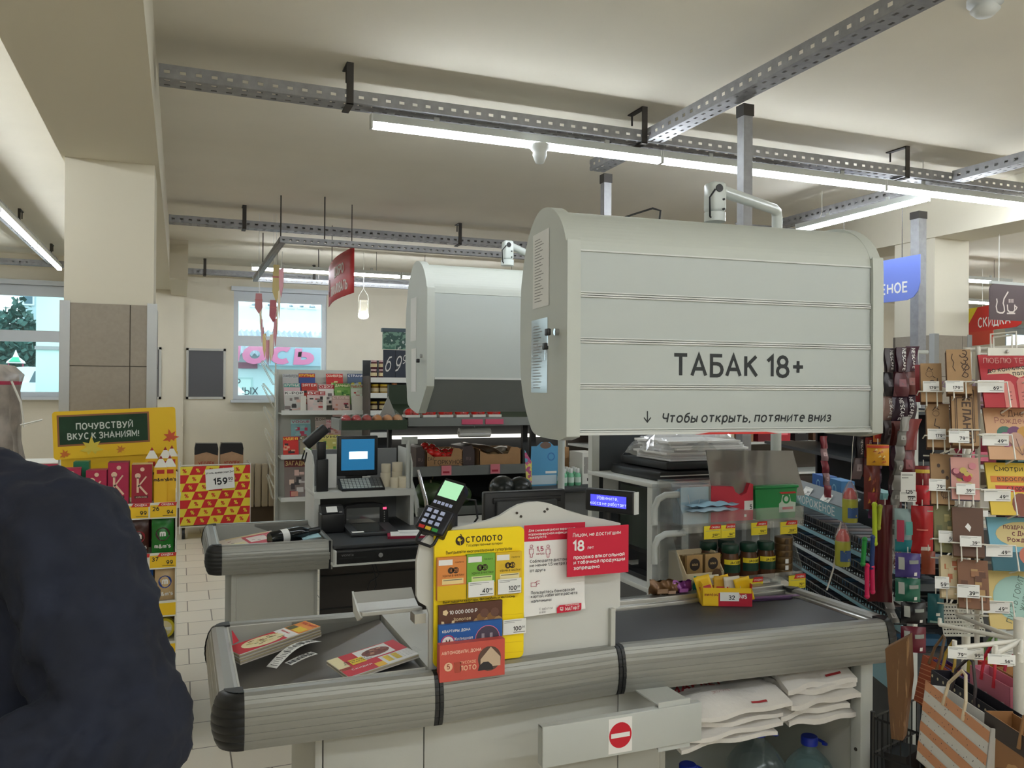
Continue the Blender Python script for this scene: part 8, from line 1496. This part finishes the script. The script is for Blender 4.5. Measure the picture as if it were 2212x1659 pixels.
def giftbag(xl, yl, f, L, h, d, M_, label, deco=None, hc=(206, 190, 160), lean=.12):
    o = pd(xl, yl, f); M = frame3(o+Vector((0, 0, -h))-GR*lean*h, -GF+GR*.03, UZ+GR*lean); t = thing('gift_bag', label, 'gift bag', M.translation, math.atan2(-GF.y, -GF.x), 'gift bags on the spoked stand'); b = B(M)
    b.box(0, L, 0, .002, 0, h, M_); b.box(0, L, d-.002, d, 0, h*.99, M_); b.box(0, .002, 0, d, 0, h, M_); b.box(L-.002, L, 0, d, 0, h, M_); b.box(0, L, 0, d, 0, .003, M_)
    if deco: deco(b, L, h)
    b.wpart('bag', t); k = kol(hc, .5); p_ = lambda u: (u, -.001, h*.93)
    b = B(M); b.tube([(L*.33, -.003, h*.9), (L*.34, .004, h+.035), (L*.46, .012, h+.075), (L*.52, .012, h+.07), (L*.62, .003, h+.02), (L*.64, -.003, h*.88)], .004, k, 5); b.wpart('handle', t)
    return t
ST_W, ST_O = kol((214, 212, 206)), kol((206, 146, 106))
def dstripe(b, L, h):
    for i in range(4): z = h*(.02+.27*i); b.poly([(0, -.0006, z+h*.10), (L, -.0006, z), (L, -.0006, z+h*.13), (0, -.0006, z+h*.23)], ST_O)
    r_ = random.Random(8)
    for i in range(90): x, z = r_.uniform(.02, .98)*L, r_.uniform(.02, .98)*h; b.disc(x, z, .0014, -.0012, kol((70, 66, 66)), 6)
giftbag(1999, 1477, 2.0, .26, .18, .05, ST_W, 'gift bag with peach and white wavy stripes and dark dots, in front', dstripe, (206, 190, 160))
def ddots(b, L, h):
    for i in range(12):
        for j in range(7): b.disc(L*(i+.3+.5*(j % 2))/12, h*(j+.5)/7, .004, -.0008, kol((190, 180, 150)), 8)
giftbag(2012, 1446, 2.12, .30, .19, .05, kol((34, 32, 40)), 'black gift bag with pale polka dots behind the striped one', ddots, (60, 50, 50), .05)
def dos(b, L, h): [b.poly([(0, -.0006, h*(.1*i)), (L, -.0006, h*(.1*i+.12)), (L, -.0006, h*(.1*i+.135)), (0, -.0006, h*(.1*i+.015))], kol((226, 170, 130))) for i in range(9)]
giftbag(1994, 1412, 2.35, .13, .13, .04, kol((176, 86, 54)), 'rust orange gift bag with thin pale stripes, at the left of the stand', dos, (120, 90, 60), .2)
giftbag(2016, 1424, 2.3, .16, .12, .04, kol((84, 60, 120)), 'violet gift bag glimpsed behind the polka-dot bag', None, (180, 150, 60), .05)
giftbag(2095, 1436, 2.1, .16, .18, .05, kol((206, 120, 140)), 'pink gift bag with red handles, behind the polka-dot bag', lambda b, L, h: [b.disc(L*(.15+.14*i), h*(.3+.2*(i % 3)), .012, -.0008, kol((226, 196, 200)), 9) for i in range(6)], (206, 40, 60), .0)
giftbag(2112, 1426, 2.2, .34, .17, .05, kol((196, 60, 40)), 'vermilion gift bag glimpsed behind the pink one', None, (196, 60, 90), .0)
giftbag(2150, 1440, 2.1, .34, .2, .06, kol((176, 130, 80)), 'plain kraft gift bag with looped twine handles', None, (176, 130, 80), .0)
def dmap(b, L, h):
    r_ = random.Random(6)
    for i in range(22): x, z = r_.uniform(.05, .85)*L, r_.uniform(.1, .8)*h; b.line([(x, z), (x+.03, z+.012), (x+.045, z-.01)], .002, -.0008, kol((84, 60, 40)))
    b.rect(0, L, h*.86, h, -.0009, kol((58, 48, 44)))
giftbag(2128, 1535, 1.78, .36, .30, .06, printed('map_paper', ((176, 130, 84), (150, 106, 66), (190, 148, 100)), 12), 'brown gift bag printed like an old map, lower right corner', dmap, (150, 110, 70), .03)
giftbag(2090, 1408, 2.3, .2, .1, .04, kol((196, 190, 60)), 'small yellow-green gift bag under the price tags', None, (90, 130, 60), .05)
for (x0, y0, x1, y1, f, p_, lb) in ((2048, 1396, 2086, 1422, 1.72, '79', 'white price tag in a clear sleeve on a spoke, left'), (2134, 1412, 2188, 1434, 1.55, '56', 'white price tag in a clear sleeve on a spoke, right'), (2088, 1398, 2122, 1424, 1.85, '99', 'white price tag in a clear sleeve on a spoke, middle')):
    price_tag(frame3(pd(x0, y1, f), GR*.96-GF*.2, UZ), (x1-x0)/FPX*f, (y1-y0)/FPX*f, p_, '90', lb, group='sleeved tags on the gift bag stand')
# ---- shelf with dark clothing packs behind the racks, at the right
t = thing('side_shelf', 'white shelf behind the edge card rack with dark garment packs', 'shelf', cw(2.6, 4.6, 0)); M = frame3(cw(2.35, 4.5, 0), GR, UZ); b = B(M); b.box(0, 1.6, .35, .38, 0, 1.62, kol((206, 200, 190))); b.part('back_panel', t)
t.matrix_basis = M
for z in (.25, .6, .9, 1.2, 1.5): B().box(0, 1.6, 0, .35, z-.02, z, WSTEEL).part('shelf', t)
for x in (0, 1.58): B().box(x, x+.02, .33, .36, 0, 1.65, WSTEEL).part('upright', t)
rn = random.Random(12); cn = (('dark plum', (70, 30, 50)), ('black', (34, 32, 36)), ('crimson', (130, 24, 50)), ('dark teal', (40, 80, 84)), ('white', (206, 200, 190)))
for r in range(4):
    for i in range(6):
        n, c = cn[(i+r*2) % 5]; b = B(M @ Matrix.Translation((.08+.25*i, .04, (1.5, 1.2, .9, .6)[r]))); b.grid(lambda u, v: (.22*u, .05*math.sin(math.pi*u)*-.4+.25*v, .02+.16*math.sin(math.pi*v*.55+.2)*(.7+.3*math.sin(math.pi*u))+.008*math.sin(11*u+7*v+i)), 8, 6, kol(c, .5)); b.rect(.06, .15, .02, .07, -.03, kol(tuple(min(255, v+90) for v in c))); b.box(.01, .21, .0, .25, .0005, .03, kol(c, .5)); b.solo('garment_pack', '%s garment pack on the side shelf, %s in the %s row' % (n, ORD[i], ('top', 'second', 'third', 'bottom')[r]), 'garment pack', 'garment packs on the side shelf')
